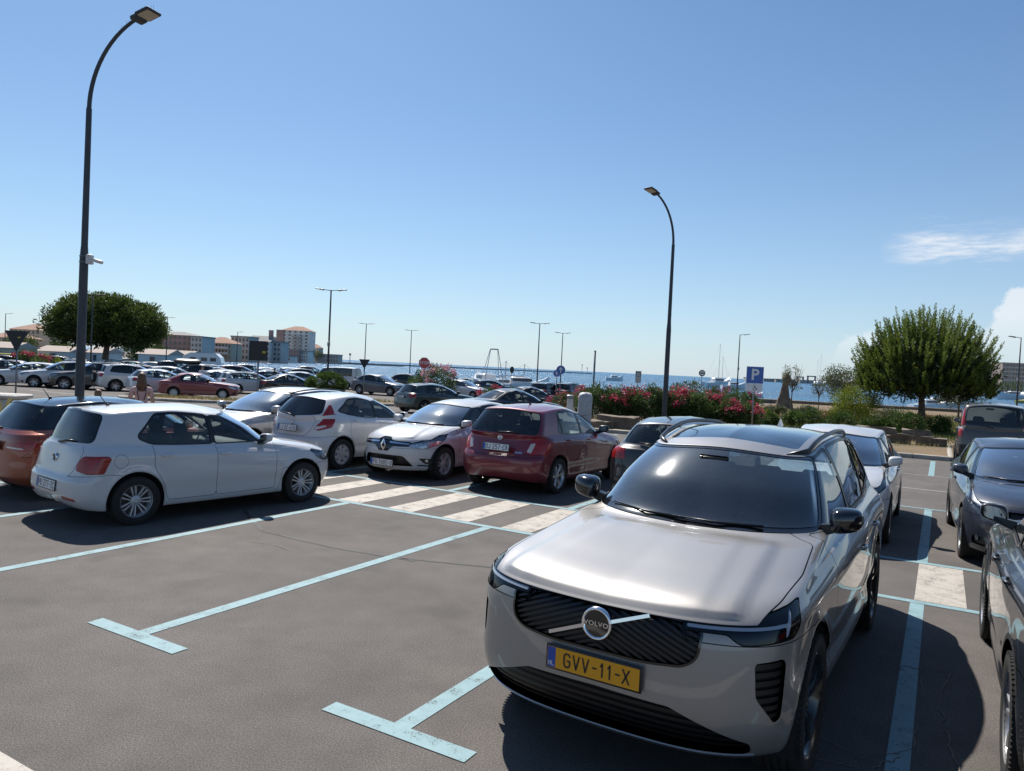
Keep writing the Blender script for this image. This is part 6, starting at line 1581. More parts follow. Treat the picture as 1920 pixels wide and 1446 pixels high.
def umbrella_pine(loc, W, D, z0, z1, label, seed=3, dens=1.0):
    rng = np.random.default_rng(seed); root = empty('umbrella_pine', loc); tag(root, label, 'tree')
    mb = MB(); trunk_limbs(mb, rng, z0 + .9, .38, (0, 0, (z0 + z1) / 2), (W / 2 * .8, D / 2 * .8, (z1 - z0) * .45), 12, (.3, 0), .3); mb.obj('trunk', M_BARK, root, True)
    cz = z0 + (z1 - z0) * .42
    V1, F1 = foliage((0, 0, cz), W / 2 * .94, D / 2 * .94, (z1 - z0) * .56, int(420 * dens), 110, .80, .42, rng, .70, .40, .5, .30)
    put('crown', V1, F1, M_PINE, root)
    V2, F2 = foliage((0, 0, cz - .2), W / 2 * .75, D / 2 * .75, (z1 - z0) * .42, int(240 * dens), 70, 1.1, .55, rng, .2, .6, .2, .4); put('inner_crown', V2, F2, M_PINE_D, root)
    return root
def small_tree(name, loc, h, cw, ch, label, mat, seed=1, leaf=.12, dens=1.0, trunk=.05, bare=0.0):
    rng = np.random.default_rng(seed); root = empty(name, loc); tag(root, label, 'tree'); mb = MB(); cz = h - ch / 2
    trunk_limbs(mb, rng, h - ch * .7, trunk, (0, 0, cz), (cw / 2 * .9, cw / 2 * .9, ch * .5), 12 if bare else 8, (rng.uniform(-.05, .05), 0), .2)
    if bare:
        for k in range(26):
            a = rng.uniform(0, 6.28); e = rng.uniform(.3, 1); s = Vector((math.cos(a) * cw * .2 * e, math.sin(a) * cw * .2 * e, cz - ch * .25)); q = Vector((math.cos(a) * cw * .5 * e, math.sin(a) * cw * .5 * e, cz + ch * rng.uniform(-.2, .5))); mb.tube([s, q], [trunk * .3, .006], 4)
    mb.obj('trunk', M_BARK, root, True)
    V, F = foliage((0, 0, cz), cw / 2 * .85, cw / 2 * .85, ch / 2 * .88, int(38 * dens), 44, cw * .16, leaf, rng, .4, 0, .3, .4); put('crown', V, F, mat, root); return root
def gp(u, Y, dz=0.0):
    p = gpx(u, Y); 
    return Vector((p.x, p.y, (bedz(p.x, p.y) if dz == 'bed' else p.z + dz)))

candle_pine(gp(1732, 37.0, 'bed'), 7.0, 1.70, 6.05, 2.3, 'broad young pine with upright candle-like shoots in the planting bed beside the grey van')
p = gp(197, 86); umbrella_pine(p, 13.8, 11.0, 2.6, 8.6, 'large dark umbrella pine beyond the left end of the car park')
small_tree('young_tree', gp(1486, 62, 'bed'), 4.1, 2.0, 2.6, 'slender half-bare young tree beside the stone monument', M_OLIVE, 21, .13, .55, .05, 1)
small_tree('young_tree', gp(1537, 58, 'bed'), 2.5, 1.3, 1.2, 'thin sapling with sparse crown between the half-bare tree and the olive-coloured tree', M_OLIVE, 22, .11, .35, .035, 1)
small_tree('round_tree', gp(1582, 60, 'bed'), 3.9, 4.1, 2.6, 'rounded grey-green tree standing left of the big pine near the water', M_OLIVE, 23, .16, 3.2, .09)
small_tree('round_tree', gp(1800, 62, 'bed'), 2.9, 4.6, 1.8, 'low spreading grey-green tree behind the grey van', M_OLIVE, 24, .15, 2.4, .08)
# oleander hedge
ORD = ['first', 'second', 'third', 'fourth', 'fifth', 'sixth', 'seventh', 'eighth', 'ninth', 'tenth', 'eleventh', 'twelfth', 'thirteenth', 'fourteenth']
hedge = [(1128, 32.0, 1.25, .80, .85, 20), (1172, 32.2, 1.1, .80, .80, 26), (1215, 32.0, 1.2, .85, .86, 30), (1262, 32.2, 1.15, .8, .82, 34), (1308, 32.0, 1.2, .85, .80, 46), (1352, 31.6, 1.15, .85, .72, 40), (1393, 31.4, 1.1, .8, .62, 34)]
for i, (u, Y, rx, ry, rz, nf) in enumerate(hedge):
    shrub('oleander', gp(u, Y, 'bed'), rx, ry, rz, f'{ORD[i]} bush from the left in the long red-flowering oleander hedge', 'oleander', M_OLE, 60 + i, .16, 2.6, M_FRED, nf, 'oleander hedge', .10, .22, clump=.26)
for i, (u, Y, rx, rz, lab) in enumerate([(1300, 41, 2.2, 1.05, 'tall olive-green oleander rising behind the left half of the red hedge'), (1372, 40, 2.0, .90, 'tall oleander with a few red flowers rising behind the right half of the red hedge')]):
    shrub('oleander', gp(u, Y, 'bed'), rx, 1.3, rz, lab, 'oleander', M_OLIVE if i == 0 else M_OLE, 80 + i, .18, 1.4, M_FRED if i else None, 34, 'oleander hedge', .10, .24, clump=.24)
for i, (u, Y, rx, rz, nf, lab) in enumerate([(925, 43, 1.0, .62, 34, 'red oleander bush left of the low green bush behind the black saloon'), (1062, 38, 1.0, .58, 24, 'red oleander bush right behind the black saloon roof'), (1100, 37.5, .9, .56, 20, 'small red oleander between the black saloon and the covered machine')]):
    shrub('oleander', gp(u, Y, .12), rx, .8, rz, lab, 'oleander', M_OLE, 90 + i, .15, 1.3, M_FRED, nf, 'oleanders on the traffic island', .10, .24)
shrub('round_bush', gp(966, 50, .1), 1.0, .9, .62, 'low round green bush between the white hatchback and the dark vans by the water', 'shrub', M_LAUR, 95, .12, 1.5)
shrub('oleander', gp(822, 52, .05), 1.35, 1.2, 1.25, 'big pink-flowering oleander behind the stop sign', 'oleander', M_OLE, 97, .18, 1.7, M_FPINK, 90, None, .12, .24)
shrub('oleander', gp(790, 53, .05), .85, 1.0, 1.02, 'dark green flowerless oleander left of the pink one', 'oleander', M_LAUR, 98, .18, 1.5, None, 0, None, .1, .26)
shrub('round_bush', gp(614, 45.5, .1), 1.38, 1.2, .86, 'neatly rounded dark green bush at the foot of the twin-headed lamp', 'shrub', M_LAUR, 99, .085, 5.0, clump=.13, shell=.80)
# shrubs in the bed
for i, (u, Y, rx, rz, m_, lab) in enumerate([(1446, 34, .62, .36, M_LAUR, 'low green shrub peeping over the SUV roof beside the shark fin'), (1490, 36, .55, .34, M_LAUR, 'small dark shrub right of the parking sign, leftmost of the pair above the roof rail'), (1524, 34.5, .80, .44, M_LAUR, 'round dark green shrub above the right roof rail of the SUV'),
        (1578, 33.5, .80, .44, M_LAUR, 'dense dark shrub at the foot of the yellow-green bush'), (1606, 38, 1.35, .98, M_YEL, 'tall yellow-green bush left of the big pine'), (1640, 33.5, .55, .36, M_LAUR, 'small shrub behind the upper stone blocks, left of the pair'), (1661, 33.2, .50, .34, M_LAUR, 'small shrub behind the upper stone blocks, right of the pair'),
        (1703, 33.5, .85, .50, M_LAUR, 'rounded dark shrub immediately left of the pine trunk'), (1765, 35, .7, .42, M_LAUR, 'dark shrub between the pine trunk and the grey van'), (1668, 44, .8, .45, M_OLIVE, 'grey-green shrub under the left side of the pine crown'), (1610, 50, .8, .5, M_LAUR, 'dark bush by the water left of the pine trunk'),
        (1860, 48, 1.2, .7, M_YEL, 'yellow-green bush behind the roof of the grey van'), (1720, 46, 1.3, .35, M_RUST, 'rust-coloured dry shrub behind the pine trunk'), (1560, 46, 1.0, .34, M_RUST, 'brownish shrub in the dry grass left of the yellow-green bush'), (1520, 52, .9, .36, M_OLIVE, 'pale shrub in the middle of the grassy bed'), (1430, 44, .9, .30, M_YEL, 'yellowish low shrub just right of the oleander hedge'), (1455, 52, 1.0, .34, M_OLIVE, 'grey low shrub in front of the stone monument')]):
    shrub('shrub', gp(u, Y, 'bed'), rx * .98, rx * .9, rz * 1.15, lab, 'shrub', m_, 120 + i, .10, 2.6)
# ground cover
def grass(name, pts, n, h, mat, seed, label):
    rng = np.random.default_rng(seed); P = np.array([pts(rng) for _ in range(n)]); D = rng.normal(size=(n, 3)) * .35 + np.array([0, 0, 1]); V, F = leaf_quads(P, D, h, .14, rng); o = put(name, V, F, mat, None); tag(o, label, 'grass', kind='stuff')
def bed_rand(rng, u0=1400, u1=1930, y0=31, y1=66):
    while True:
        u = rng.uniform(u0, u1); Y = y0 + (y1 - y0) * rng.random() ** 1.3; p = gpx(u, Y)
        if p.x * A_.x + p.y * A_.y > BA0 + .3 and p.x * B_.x + p.y * B_.y > 27.5: return (p.x, p.y, bedz(p.x, p.y) - .02)
grass('grass', lambda r: bed_rand(r), 26000, .22, M_GRASS, 7, 'green and yellow weeds covering the planting bed'); grass('dry_grass', lambda r: bed_rand(r, 1040, 1930, 26, 70), 11000, .17, M_DRY, 8, 'dry straw-coloured grass in the planting bed')
def isl_rand(c, rx, ry): return lambda r: (lambda a, q: (c.x + rx * q * math.cos(a), c.y + ry * q * math.sin(a), gz(c.x, c.y) + .12))(r.uniform(0, 6.28), r.random() ** .5)
grass('dry_grass', isl_rand(ISL_A, 3.0, .9), 1500, .16, M_DRY, 9, 'dry grass on the island in front of the red car'); grass('dry_grass', isl_rand(ISL_B, 3.3, 1.9), 1500, .16, M_DRY, 10, 'dry grass on the island round the twin-headed lamp'); grass('dry_grass', isl_rand(ISL_C, 3.5, 1.0), 1200, .16, M_DRY, 11, 'dry grass on the island beside the black saloon')
p = gpx(2, 15.5); grass('tall_grass', lambda r: (p.x + r.uniform(-.5, .25), p.y + r.uniform(-.4, .4), 0), 260, .9, M_DRY, 12, 'tuft of tall dry grass in front of the concrete block at the left edge')
# stone blocks laid as steps and benches in the bed
def block(loc, d, rz, label, seed):
    rr = random.Random(seed); bm = bmesh.new(); bmesh.ops.create_cube(bm, size=1); bmesh.ops.subdivide_edges(bm, edges=bm.edges, cuts=4, use_grid_fill=True)
    for v in bm.verts:
        v.co = Vector((v.co.x * d[0], v.co.y * d[1], v.co.z * d[2])); n = mnoise.noise_vector(v.co * 2.3 + Vector((seed * 1.7, 0, 0))); v.co += Vector((n.x * .10, n.y * .10, n.z * .07))
    me = bpy.data.meshes.new('stone_block'); bm.to_mesh(me); bm.free(); me.materials.append(M_ROCK); me.polygons.foreach_set('use_smooth', np.ones(len(me.polygons), bool)); me.set_sharp_from_angle(angle=math.radians(40))
    o = mobj('stone_block', me); o.location = Vector(loc) + Vector((0, 0, d[2] / 2 - .06)); o.rotation_euler = (0, 0, rz); tag(o, label, 'stone block')
RB = -TH
def blk(u, Y, d, lab, s, lift=0.0, rz=RB):
    q = gp(u, Y, 'bed'); block((q.x, q.y, q.z + lift), d, rz, lab, s)
blk(1676, 27.6, (1.25, .45, .36), 'long rough stone block nearest the kerb, left of the gap', 1); blk(1752, 27.0, (1.0, .45, .36), 'rough stone block nearest the kerb, beside the grey van', 2)
blk(1650, 30.2, (1.6, .5, .34), 'lower stone block of the left-hand stacked pair', 3); blk(1646, 30.3, (1.5, .45, .26), 'upper stone block of the left-hand stacked pair', 4, .30)
blk(1720, 30.0, (1.6, .55, .30), 'wide lower stone slab in front of the pine trunk', 5); blk(1722, 30.1, (1.0, .42, .24), 'upper stone slab in front of the pine trunk', 6, .26)
blk(1610, 31.5, (1.2, .5, .34), 'stone block half hidden behind the white car roof', 7); blk(1164, 29.4, (1.5, .7, .55), 'big flat-topped boulder left of the hedge by the covered machine', 8); blk(1128, 29.0, (.9, .7, .34), 'pale boulder behind the red hatchback bonnet', 9); blk(1268, 29.8, (1.0, .5, .45), 'stone block at the foot of the hedge right of the tall lamp', 10)
blk(1330, 29.8, (.9, .5, .42), 'stone block at the foot of the hedge behind the SUV roof', 11)
# ---------------------------------------------------------------- lamps, signs, boxes
M_POLE = pbr('dark_pole', (.045, .052, .062), .5, metal=.3, var=.2, vscale=3); M_GALV = pbr('galvanised', (.20, .21, .22), .45, metal=.5, var=.2, vscale=6)
M_LED = pbr('lamp_glass', (.42, .36, .26), .25, coat=.5); M_BACK = pbr('sign_back', (.022, .024, .027), .6); M_BOXW = pbr('grey_white_box', (.55, .55, .54), .5)
M_SBLUE = pbr('sign_blue', (.015, .10, .42), .35, coat=.3); M_SRED = pbr('sign_red', (.45, .012, .025), .35, coat=.3); M_SWHITE = pbr('sign_white', (.72, .74, .75), .35, coat=.2); M_SBLACK = pbr('sign_black', (.02, .02, .022), .4)
M_STICK = pbr('yellow_sticker', (.55, .42, .02), .5)
def lamp_head(parent, loc, dirv, tilt, size=(.62, .40, .07), name='lamp_head'):
    mb = MB(); mb.bbox((0, 0, 0), (size[0] * .62, size[1], size[2]), .02); mb.bbox((-size[0] * .45, 0, -.01), (size[0] * .34, size[1] * .8, size[2] * 1.5), .025)
    o = mb.obj(name, M_POLE, parent, 40); rz = math.atan2(dirv[1], dirv[0]); o.location = loc; o.rotation_euler = (0, tilt, rz)
    g = MB(); g.box((0, 0, -size[2] / 2 - .002), (size[0] * .5, size[1] * .82, .004)); g.obj('lamp_glass', M_LED, o)
    return o
def curved_lamp(base, label, ht, arm, dirv, spikes=False):
    root = empty('street_lamp', base); tag(root, label, 'street lamp', 'tall curved lamps'); d = Vector((dirv[0], dirv[1], 0)).normalized()
    mb = MB(); mb.tube([(0, 0, -.1), (0, 0, ht * .44)], [.102, .092], 16); mb.tube([(0, 0, ht * .44), (0, 0, ht * .47)], [.092, .075], 16); mb.tube([(0, 0, ht * .47), (0, 0, ht * .80)], [.072, .060], 14); mb.obj('pole', M_POLE, root, 40)
    pts = []; r = arm
    for k in range(15):
        t = k / 14; a = t * math.radians(72); x = r * (1 - math.cos(a)) * 1.15; z = ht * .80 + (ht * .195) * math.sin(a) / math.sin(math.radians(72)); pts.append(d * x + Vector((0, 0, z)))
    mb = MB(); mb.tube([(0, 0, ht * .79)] + pts, [.052] + [.048 - .012 * k / 14 for k in range(15)], 12); mb.obj('curved_arm', M_POLE, root, True)
    e = pts[-1] + d * .30 + Vector((0, 0, .06)); lamp_head(root, e, d, math.radians(-14))
    mb = MB(); mb.tube([pts[-1], pts[-1] + d * .14 + Vector((0, 0, .03))], .045, 10); mb.obj('arm_socket', M_POLE, root, True)
    b = MB(); b.bbox((0, 0, .01), (.34, .34, .03), .008); b.obj('base_plate', M_GALV, root, 30)
    dr = MB(); dr.bbox((0, -.098, .75), (.10, .012, .30), .004); dr.obj('hatch', M_POLE, root, 30)
    if spikes:
        s = MB()
        for k in range(9): q = pts[-2 - k // 3] + d * (.05 * (k % 3)); s.tube([q, q + Vector((0, 0, .13))], .003, 4)
        s.obj('bird_spikes', M_GALV, root); s = MB()
        for k in range(6): q = e + d * (-.2 + .07 * k) + Vector((0, 0, .04)); s.tube([q, q + Vector((0, 0, .13))], .003, 4)
        s.obj('bird_spikes', M_GALV, root)
    return root
L1 = gpx(152, 17.0); curved_lamp(L1, 'very tall dark curved lamp post at the left, nearest the camera', 9.5, 1.75, (.90, -.35), True)
L2 = gpx(1249.5, 29.0); curved_lamp(L2, 'tall dark curved lamp post behind the SUV, in front of the hedge', 9.2, 1.45, (-.82, -.65))
c = empty('security_camera', L1 + Vector((0, 0, 4.18))); tag(c, 'small white security camera strapped to the tall left lamp post', 'camera')
mb = MB(); mb.bbox((.14, -.02, 0), (.11, .16, .22), .012); mb.obj('junction_box', M_BOXW, c, 40); mb = MB(); mb.tube([(.19, -.02, 0), (.27, -.03, .0)], .016, 8); mb.obj('bracket', M_BOXW, c, True)
mb = MB(); mb.bbox((.36, -.05, -.04), (.20, .09, .085), .02, Matrix.Rotation(math.radians(14), 3, 'Y')); mb.obj('camera_body', M_BOXW, c, 40); mb = MB(); mb.lathe([(.10, -.075), (.104, -.07), (.104, -.06), (.10, -.055)], 16, 'z'); mb.obj('strap', M_GALV, c, True); mb = MB(); mb.lathe([(.10, .055), (.104, .06), (.104, .07), (.10, .075)], 16, 'z'); mb.obj('strap', M_GALV, c, True)
def twin_lamp(u, Y, ht, label, rz=0.0, single=False, box=False):
    p = gpx(u, Y); root = empty('street_lamp', p, rz); tag(root, label, 'street lamp', 'slim far lamps')
    mb = MB(); mb.tube([(0, 0, -.1), (0, 0, ht * .5), (0, 0, ht)], [.075, .062, .048], 10); mb.obj('pole', M_POLE, root, True)
    for s in ((1,) if single else (-1, 1)):
        mb = MB(); mb.tube([(0, 0, ht - .03), (s * .52, 0, ht + .02)], .024, 8); mb.obj('arm', M_POLE, root, True); lamp_head(root, (s * .85, 0, ht + .05), (s, 0), math.radians(-6), (.62, .30, .06))
    if box: mb = MB(); mb.bbox((.0, -.06, ht * .50), (.16, .22, .30), .02); mb.obj('junction_box', M_GALV, root, 40)
twin_lamp(615.5, 50, 7.25, 'twin-headed lamp rising from the rounded bush', 0.05, box=True); twin_lamp(684, 96, 7.4, 'twin-headed lamp right above the inverted triangle sign', .1); twin_lamp(769, 108, 7.35, 'thin twin-headed lamp at the water left of the stop sign', .1)
twin_lamp(1008, 78, 7.4, 'twin-headed lamp by the water left of the blue arrow signs', .1); twin_lamp(1052, 96, 7.4, 'twin-headed lamp directly behind the blue arrow signs', .1); twin_lamp(1383, 80, 7.35, 'single-headed slim lamp left of the parking sign', 0, True, True)
twin_lamp(171, 66, 7.3, 'twin-headed lamp in front of the umbrella pine', 0.05); twin_lamp(312, 105, 7.4, 'thin lamp right of the umbrella pine', .6); twin_lamp(9, 118, 7.4, 'thin lamp at the far left edge', .8, True); twin_lamp(1908, 64, 7.3, 'dark lamp post at the right edge in front of the marina', math.pi, True, True); twin_lamp(444, 130, 6.6, 'thin old lamp in front of the grey waterfront houses', .3, True)
def plate_poly(n, r, rot=0): return [(r * math.cos(rot + 2 * math.pi * k / n), r * math.sin(rot + 2 * math.pi * k / n)) for k in range(n)]
FACE = Matrix(((1, 0, 0, 0), (0, 0, -1, 0), (0, 1, 0, 0), (0, 0, 0, 1)))      # local xy -> world xz, facing -Y
def sign(u, Y, zc, label, faces, rz=0.0, post_top=None, post_r=.03, name='road_sign'):
    """faces: list of (part name, polygon, depth offset, material)"""
    p = gpx(u, Y); root = empty(name, p, rz); tag(root, label, 'sign'); mb = MB(); mb.tube([(0, .035, -.15), (0, .035, post_top or zc)], post_r, 10); mb.obj('post', M_GALV, root, True)
    par = None
    for i, (nm, poly, dz, mat, off) in enumerate(faces):
        mb = MB(); mb.prism(poly, dz, dz + (.004 if i else .012), Matrix.Translation((off[0], 0, zc + off[1])) @ FACE); o = mb.obj(nm, mat, root if par is None else par)
        if par is None: par = o
    return root, par
def sgn_text(par, txt, size, mat, x, z, dz, sx=1.0, bold=.004):
    o = mobj('lettering', text_mesh(txt, size, mat, .001, bold, sx), par); o.matrix_local = Matrix.Translation((x, -dz, z)) @ Matrix(((1, 0, 0, 0), (0, 0, -1, 0), (0, 1, 0, 0), (0, 0, 0, 1)))
rect = lambda w, h: [(-w / 2, -h / 2), (w / 2, -h / 2), (w / 2, h / 2), (-w / 2, h / 2)]
r_, pl = sign(795.5, 42, 2.52, 'red octagonal stop sign on a grey post behind the dark hatchback', [('sign_plate', plate_poly(8, .335, math.pi / 8), 0, M_SWHITE, (0, 0)), ('sign_face', plate_poly(8, .31, math.pi / 8), .013, M_SRED, (0, 0))])
sgn_text(pl, 'STOP', .235, M_SWHITE, 0, 2.52, .019, .92, .004)
tri = lambda s: [(-s / 2, s * .29), (0, -s * .577), (s / 2, s * .29)]
for (u, Y, zc, s, lab) in ((31, 28, 2.50, .92, 'dark back of an inverted triangular sign at the left edge'), (683.5, 47, 2.45, .70, 'dark back of an inverted triangular sign in front of the grey coupe-like SUV')):
    r_, pl = sign(u, Y, zc, lab, [('sign_plate', tri(s), 0, M_BACK, (0, 0))], post_top=zc + .2)
    if s > .8: mb = MB(); mb.box((.10, -.016, zc + .02), (.10, .004, .05)); mb.obj('sticker', M_STICK, pl)
r_, pl = sign(484, 25, 2.38, 'dark square back of a sign standing behind the silver estate', [('sign_plate', rect(.62, .66), 0, M_BACK, (0, 0))], post_top=2.6)
mb = MB(); mb.box((.20, -.016, 2.34), (.12, .004, .07)); mb.obj('sticker', M_STICK, pl)
arrow = [(-.035, -.20), (.035, -.20), (.035, .06), (.115, -.01), (.115, .075), (0, .21), (-.115, .075), (-.115, -.01), (-.035, .06)]
for (u, Y, zc, r, lab) in ((1051.5, 50, 2.62, .31, 'larger round blue sign with a white upward arrow'), (1044.5, 52, 2.38, .26, 'smaller round blue arrow sign half hidden behind the larger one')):
    sign(u, Y, zc, lab, [('sign_plate', plate_poly(24, r), 0, M_SWHITE, (0, 0)), ('sign_face', plate_poly(24, r * .95), .013, M_SBLUE, (0, 0)), ('arrow', [(x * r / .31, y * r / .31) for x, y in arrow], .018, M_SWHITE, (0, 0))])
r_, pl = sign(1415, 27, 2.40, 'blue square parking sign with white P above a white wheelchair panel', [('sign_plate', rect(.61, .62), 0, M_SWHITE, (0, .0)), ('sign_face', rect(.585, .595), .013, M_SBLUE, (0, 0)), ('lower_panel', rect(.60, .28), .0, M_SWHITE, (-.012, -.455))], rz=-.10, post_top=2.6, post_r=.028)
sgn_text(pl, 'P', .56, M_SWHITE, 0, 2.40, .020, 1.0, .012)
mb = MB(); T_ = lambda x, z: (x, -.008, 1.945 + z)
mb.tube([T_(.02 + .06 * math.cos(a), -.035 + .06 * math.sin(a)) for a in [math.radians(150 + 20 * k) for k in range(12)]], .009, 6); mb.tube([T_(.0, .045), T_(.005, .0), T_(.055, .0), T_(.085, -.06), T_(.10, -.055)], .010, 6); mb.tube([T_(.0, .025), T_(.045, .022)], .008, 6); mb.lathe([(.018, -.004), (.018, .004), (.0005, .004)], 12, 'y', T_(-.004, .072)); mb.obj('wheelchair_symbol', M_SBLACK, pl)
r_, pl = sign(1197, 50, 2.40, 'narrow upright notice board with dark upper half by the water', [('sign_plate', rect(.40, .80), 0, M_SWHITE, (0, 0)), ('upper_panel', rect(.37, .36), .013, pbr('sign_grey', (.20, .22, .23), .5), (0, .19)), ('lower_panel', rect(.37, .36), .013, pbr('sign_pale', (.42, .43, .42), .5), (0, -.20)), ('line_mark', rect(.26, .04), .018, M_SWHITE, (0, .22)), ('line_mark', rect(.26, .04), .018, M_SWHITE, (0, .12))])
sign(1316, 68, 2.95, 'round white sign with dark ring above the tall oleander', [('sign_plate', plate_poly(24, .30), 0, M_BACK, (0, 0)), ('sign_face', plate_poly(24, .22), .013, M_SWHITE, (0, 0)), ('bar', rect(.34, .09), .018, M_BACK, (0, 0))])
sign(960, 60, 2.45, 'small dark round sign seen from behind near the fishing boat', [('sign_plate', plate_poly(24, .27), 0, M_BACK, (0, 0))], rz=.9)
q = gpx(1114, 33); o = empty('bare_post', q); tag(o, 'bare grey metal post without a sign in front of the hedge', 'post'); mb = MB(); mb.tube([(0, 0, -.1), (0, 0, 3.25)], .045, 10); mb.tube([(0, 0, 3.25), (0, 0, 3.28)], [.05, .05], 10); mb.obj('post', M_GALV, o, True)
# ticket machine under a grey cover, and the small pillar beside it
q = gpx(1099, 27.5); o = empty('covered_machine', q); tag(o, 'parking machine wrapped in a pale grey cover beside the hedge', 'ticket machine')
mb = MB(); V = []; n = 16
for j, (z, sx, sy) in enumerate(((0, .26, .20), (.3, .265, .20), (.7, .255, .195), (1.15, .26, .20), (1.34, .255, .19), (1.42, .22, .15), (1.46, .10, .06))):
    for k in range(n):
        a = 2 * math.pi * k / n; wv = 1 + .035 * math.sin(5 * a + j * .9); V.append((math.copysign(abs(math.cos(a)) ** .5, math.cos(a)) * sx * wv + .02 * z, math.copysign(abs(math.sin(a)) ** .5, math.sin(a)) * sy * wv, z + .02 * math.sin(3 * a) * (j > 3)))
F = [(j * n + k, j * n + (k + 1) % n, (j + 1) * n + (k + 1) % n, (j + 1) * n + k) for j in range(6) for k in range(n)] + [tuple(6 * n + k for k in range(n))]
mb.add(V, F); mb.obj('cover', pbr('grey_tarp', (.38, .39, .40), .6, var=.2, vscale=5, bump=.5, bscale=6), o, True); mb = MB(); mb.tube([(.265 * math.cos(a), .20 * math.sin(a), .62) for a in [2 * math.pi * k / 20 for k in range(21)]], .008, 5, False); mb.obj('cord', M_SBLACK, o, True)
q = gpx(1072, 29); o = empty('service_pillar', q); tag(o, 'slim pale service pillar left of the covered machine', 'pillar'); mb = MB(); mb.bbox((0, 0, .60), (.24, .18, 1.20), .02); mb.obj('cabinet', M_CONC, o, 40); mb = MB(); mb.bbox((0, 0, 1.26), (.28, .22, .14), .03); mb.obj('cap', M_GALV, o, 40); mb = MB(); mb.box((0, -.095, .85), (.18, .01, .4)); mb.obj('door', M_BOXW, o)
q = gpx(5, 17.5); o = empty('concrete_block', q); tag(o, 'pale concrete barrier block at the left edge behind the orange car', 'concrete block'); mb = MB(); mb.bbox((-.35, 0, .45), (1.7, .6, .90), .04); mb.obj('block', M_CONC, o, 40); mb = MB(); mb.bbox((-.35, 0, .935), (1.82, .7, .10), .03); mb.obj('cap_slab', M_CONC, o, 40)
# ---------------------------------------------------------------- town, pier, boats, far shore
def zat(u, v, Y): return at(u, v, Y).z
M_GLAZE = pbr('far_window', (.06, .065, .075), .12, coat=.6); M_TILE = pbr('roof_tile', (.32, .185, .13), .9, var=.25, vscale=.6); M_DROOF = pbr('grey_roof', (.26, .25, .24), .9, var=.2, vscale=.5)
def wallm(n, c): return pbr('wall_' + n, c, .9, var=.12, vscale=.25)
_WIN = {}
def building(u0, u1, vtop, Y, label, wall, floors, bays, roof='hip', depth=14, zb=-.6, rz=0.0, rh=2.2, balc=False, win=(.42, .52), side_bays=0, roof_mat=None, name='building'):
    a, b = gpx(u0, Y), gpx(u1, Y); w_ = (b - a).length; c = (a + b) / 2; h = zat((u0 + u1) / 2, vtop, Y) - zb; hb = h - (rh if roof != 'flat' else .6)
    root = empty(name, (c.x, c.y + depth / 2, zb), rz); tag(root, label, 'building')
    mb = MB(); mb.box((0, 0, hb / 2 - 1), (w_, depth, hb + 2)); mb.obj('wall', wall, root)
    rm = roof_mat or M_TILE; mb = MB(); X, D = w_ / 2 + .4, depth / 2 + .4
    if roof == 'hip':
        r = min(X, D) * .8; mb.add([(-X, -D, hb), (X, -D, hb), (X, D, hb), (-X, D, hb), (-X + r, 0, hb + rh), (X - r, 0, hb + rh)], [(0, 1, 5, 4), (1, 2, 5), (2, 3, 4, 5), (3, 0, 4), (3, 2, 1, 0)])
    elif roof == 'gable': mb.add([(-X, -D, hb), (X, -D, hb), (X, D, hb), (-X, D, hb), (-X, 0, hb + rh), (X, 0, hb + rh)], [(0, 1, 5, 4), (1, 2, 5), (2, 3, 4, 5), (3, 0, 4), (3, 2, 1, 0)])
    elif roof == 'shed': mb.add([(-X, -D, hb), (X, -D, hb), (X, D, hb + rh), (-X, D, hb + rh)], [(0, 1, 2, 3)]); mb.add([(-X, -D, hb - .2), (X, -D, hb - .2), (X, D, hb - .2), (-X, D, hb - .2)], [(0, 1, 2, 3)])
    else: mb.box((0, 0, hb + .3), (w_ + .6, depth + .6, .6))
    mb.obj('roof', rm if roof != 'flat' else (roof_mat or M_DROOF), root)
    fh = hb / floors; bw = w_ / bays; ww, wh = bw * win[0], fh * win[1]; key = (round(ww, 2), round(wh, 2))
    if key not in _WIN: m_ = MB(); m_.box((0, 0, 0), (ww, .24, wh)); _WIN[key] = m_.mesh('window', M_GLAZE)
    for f in range(floors):
        for k in range(bays):
            o = bpy.data.objects.new('window', _WIN[key]); link(o, root); o.location = (-w_ / 2 + bw * (k + .5), -depth / 2 - .02, fh * (f + .55))
        if balc and f:
            m_ = MB(); m_.box((0, -depth / 2 - .6, fh * f + .1), (w_ * .86, 1.2, .25)); m_.box((0, -depth / 2 - 1.15, fh * f + .6), (w_ * .86, .1, .8)); m_.obj('balcony', MATS['wall_white'] if 'wall_white' in MATS else wall, root)
    return root, hb
W_WHITE = wallm('white', (.68, .64, .59)); W_BRICK = wallm('brick', (.36, .24, .21)); W_GREY = wallm('grey', (.46, .43, .40)); W_CREAM = wallm('cream', (.50, .41, .31)); W_PINK = wallm('pink', (.42, .30, .25)); W_BLUE = wallm('bluegrey', (.50, .47, .44)); W_STONE = wallm('stone', (.48, .42, .36))
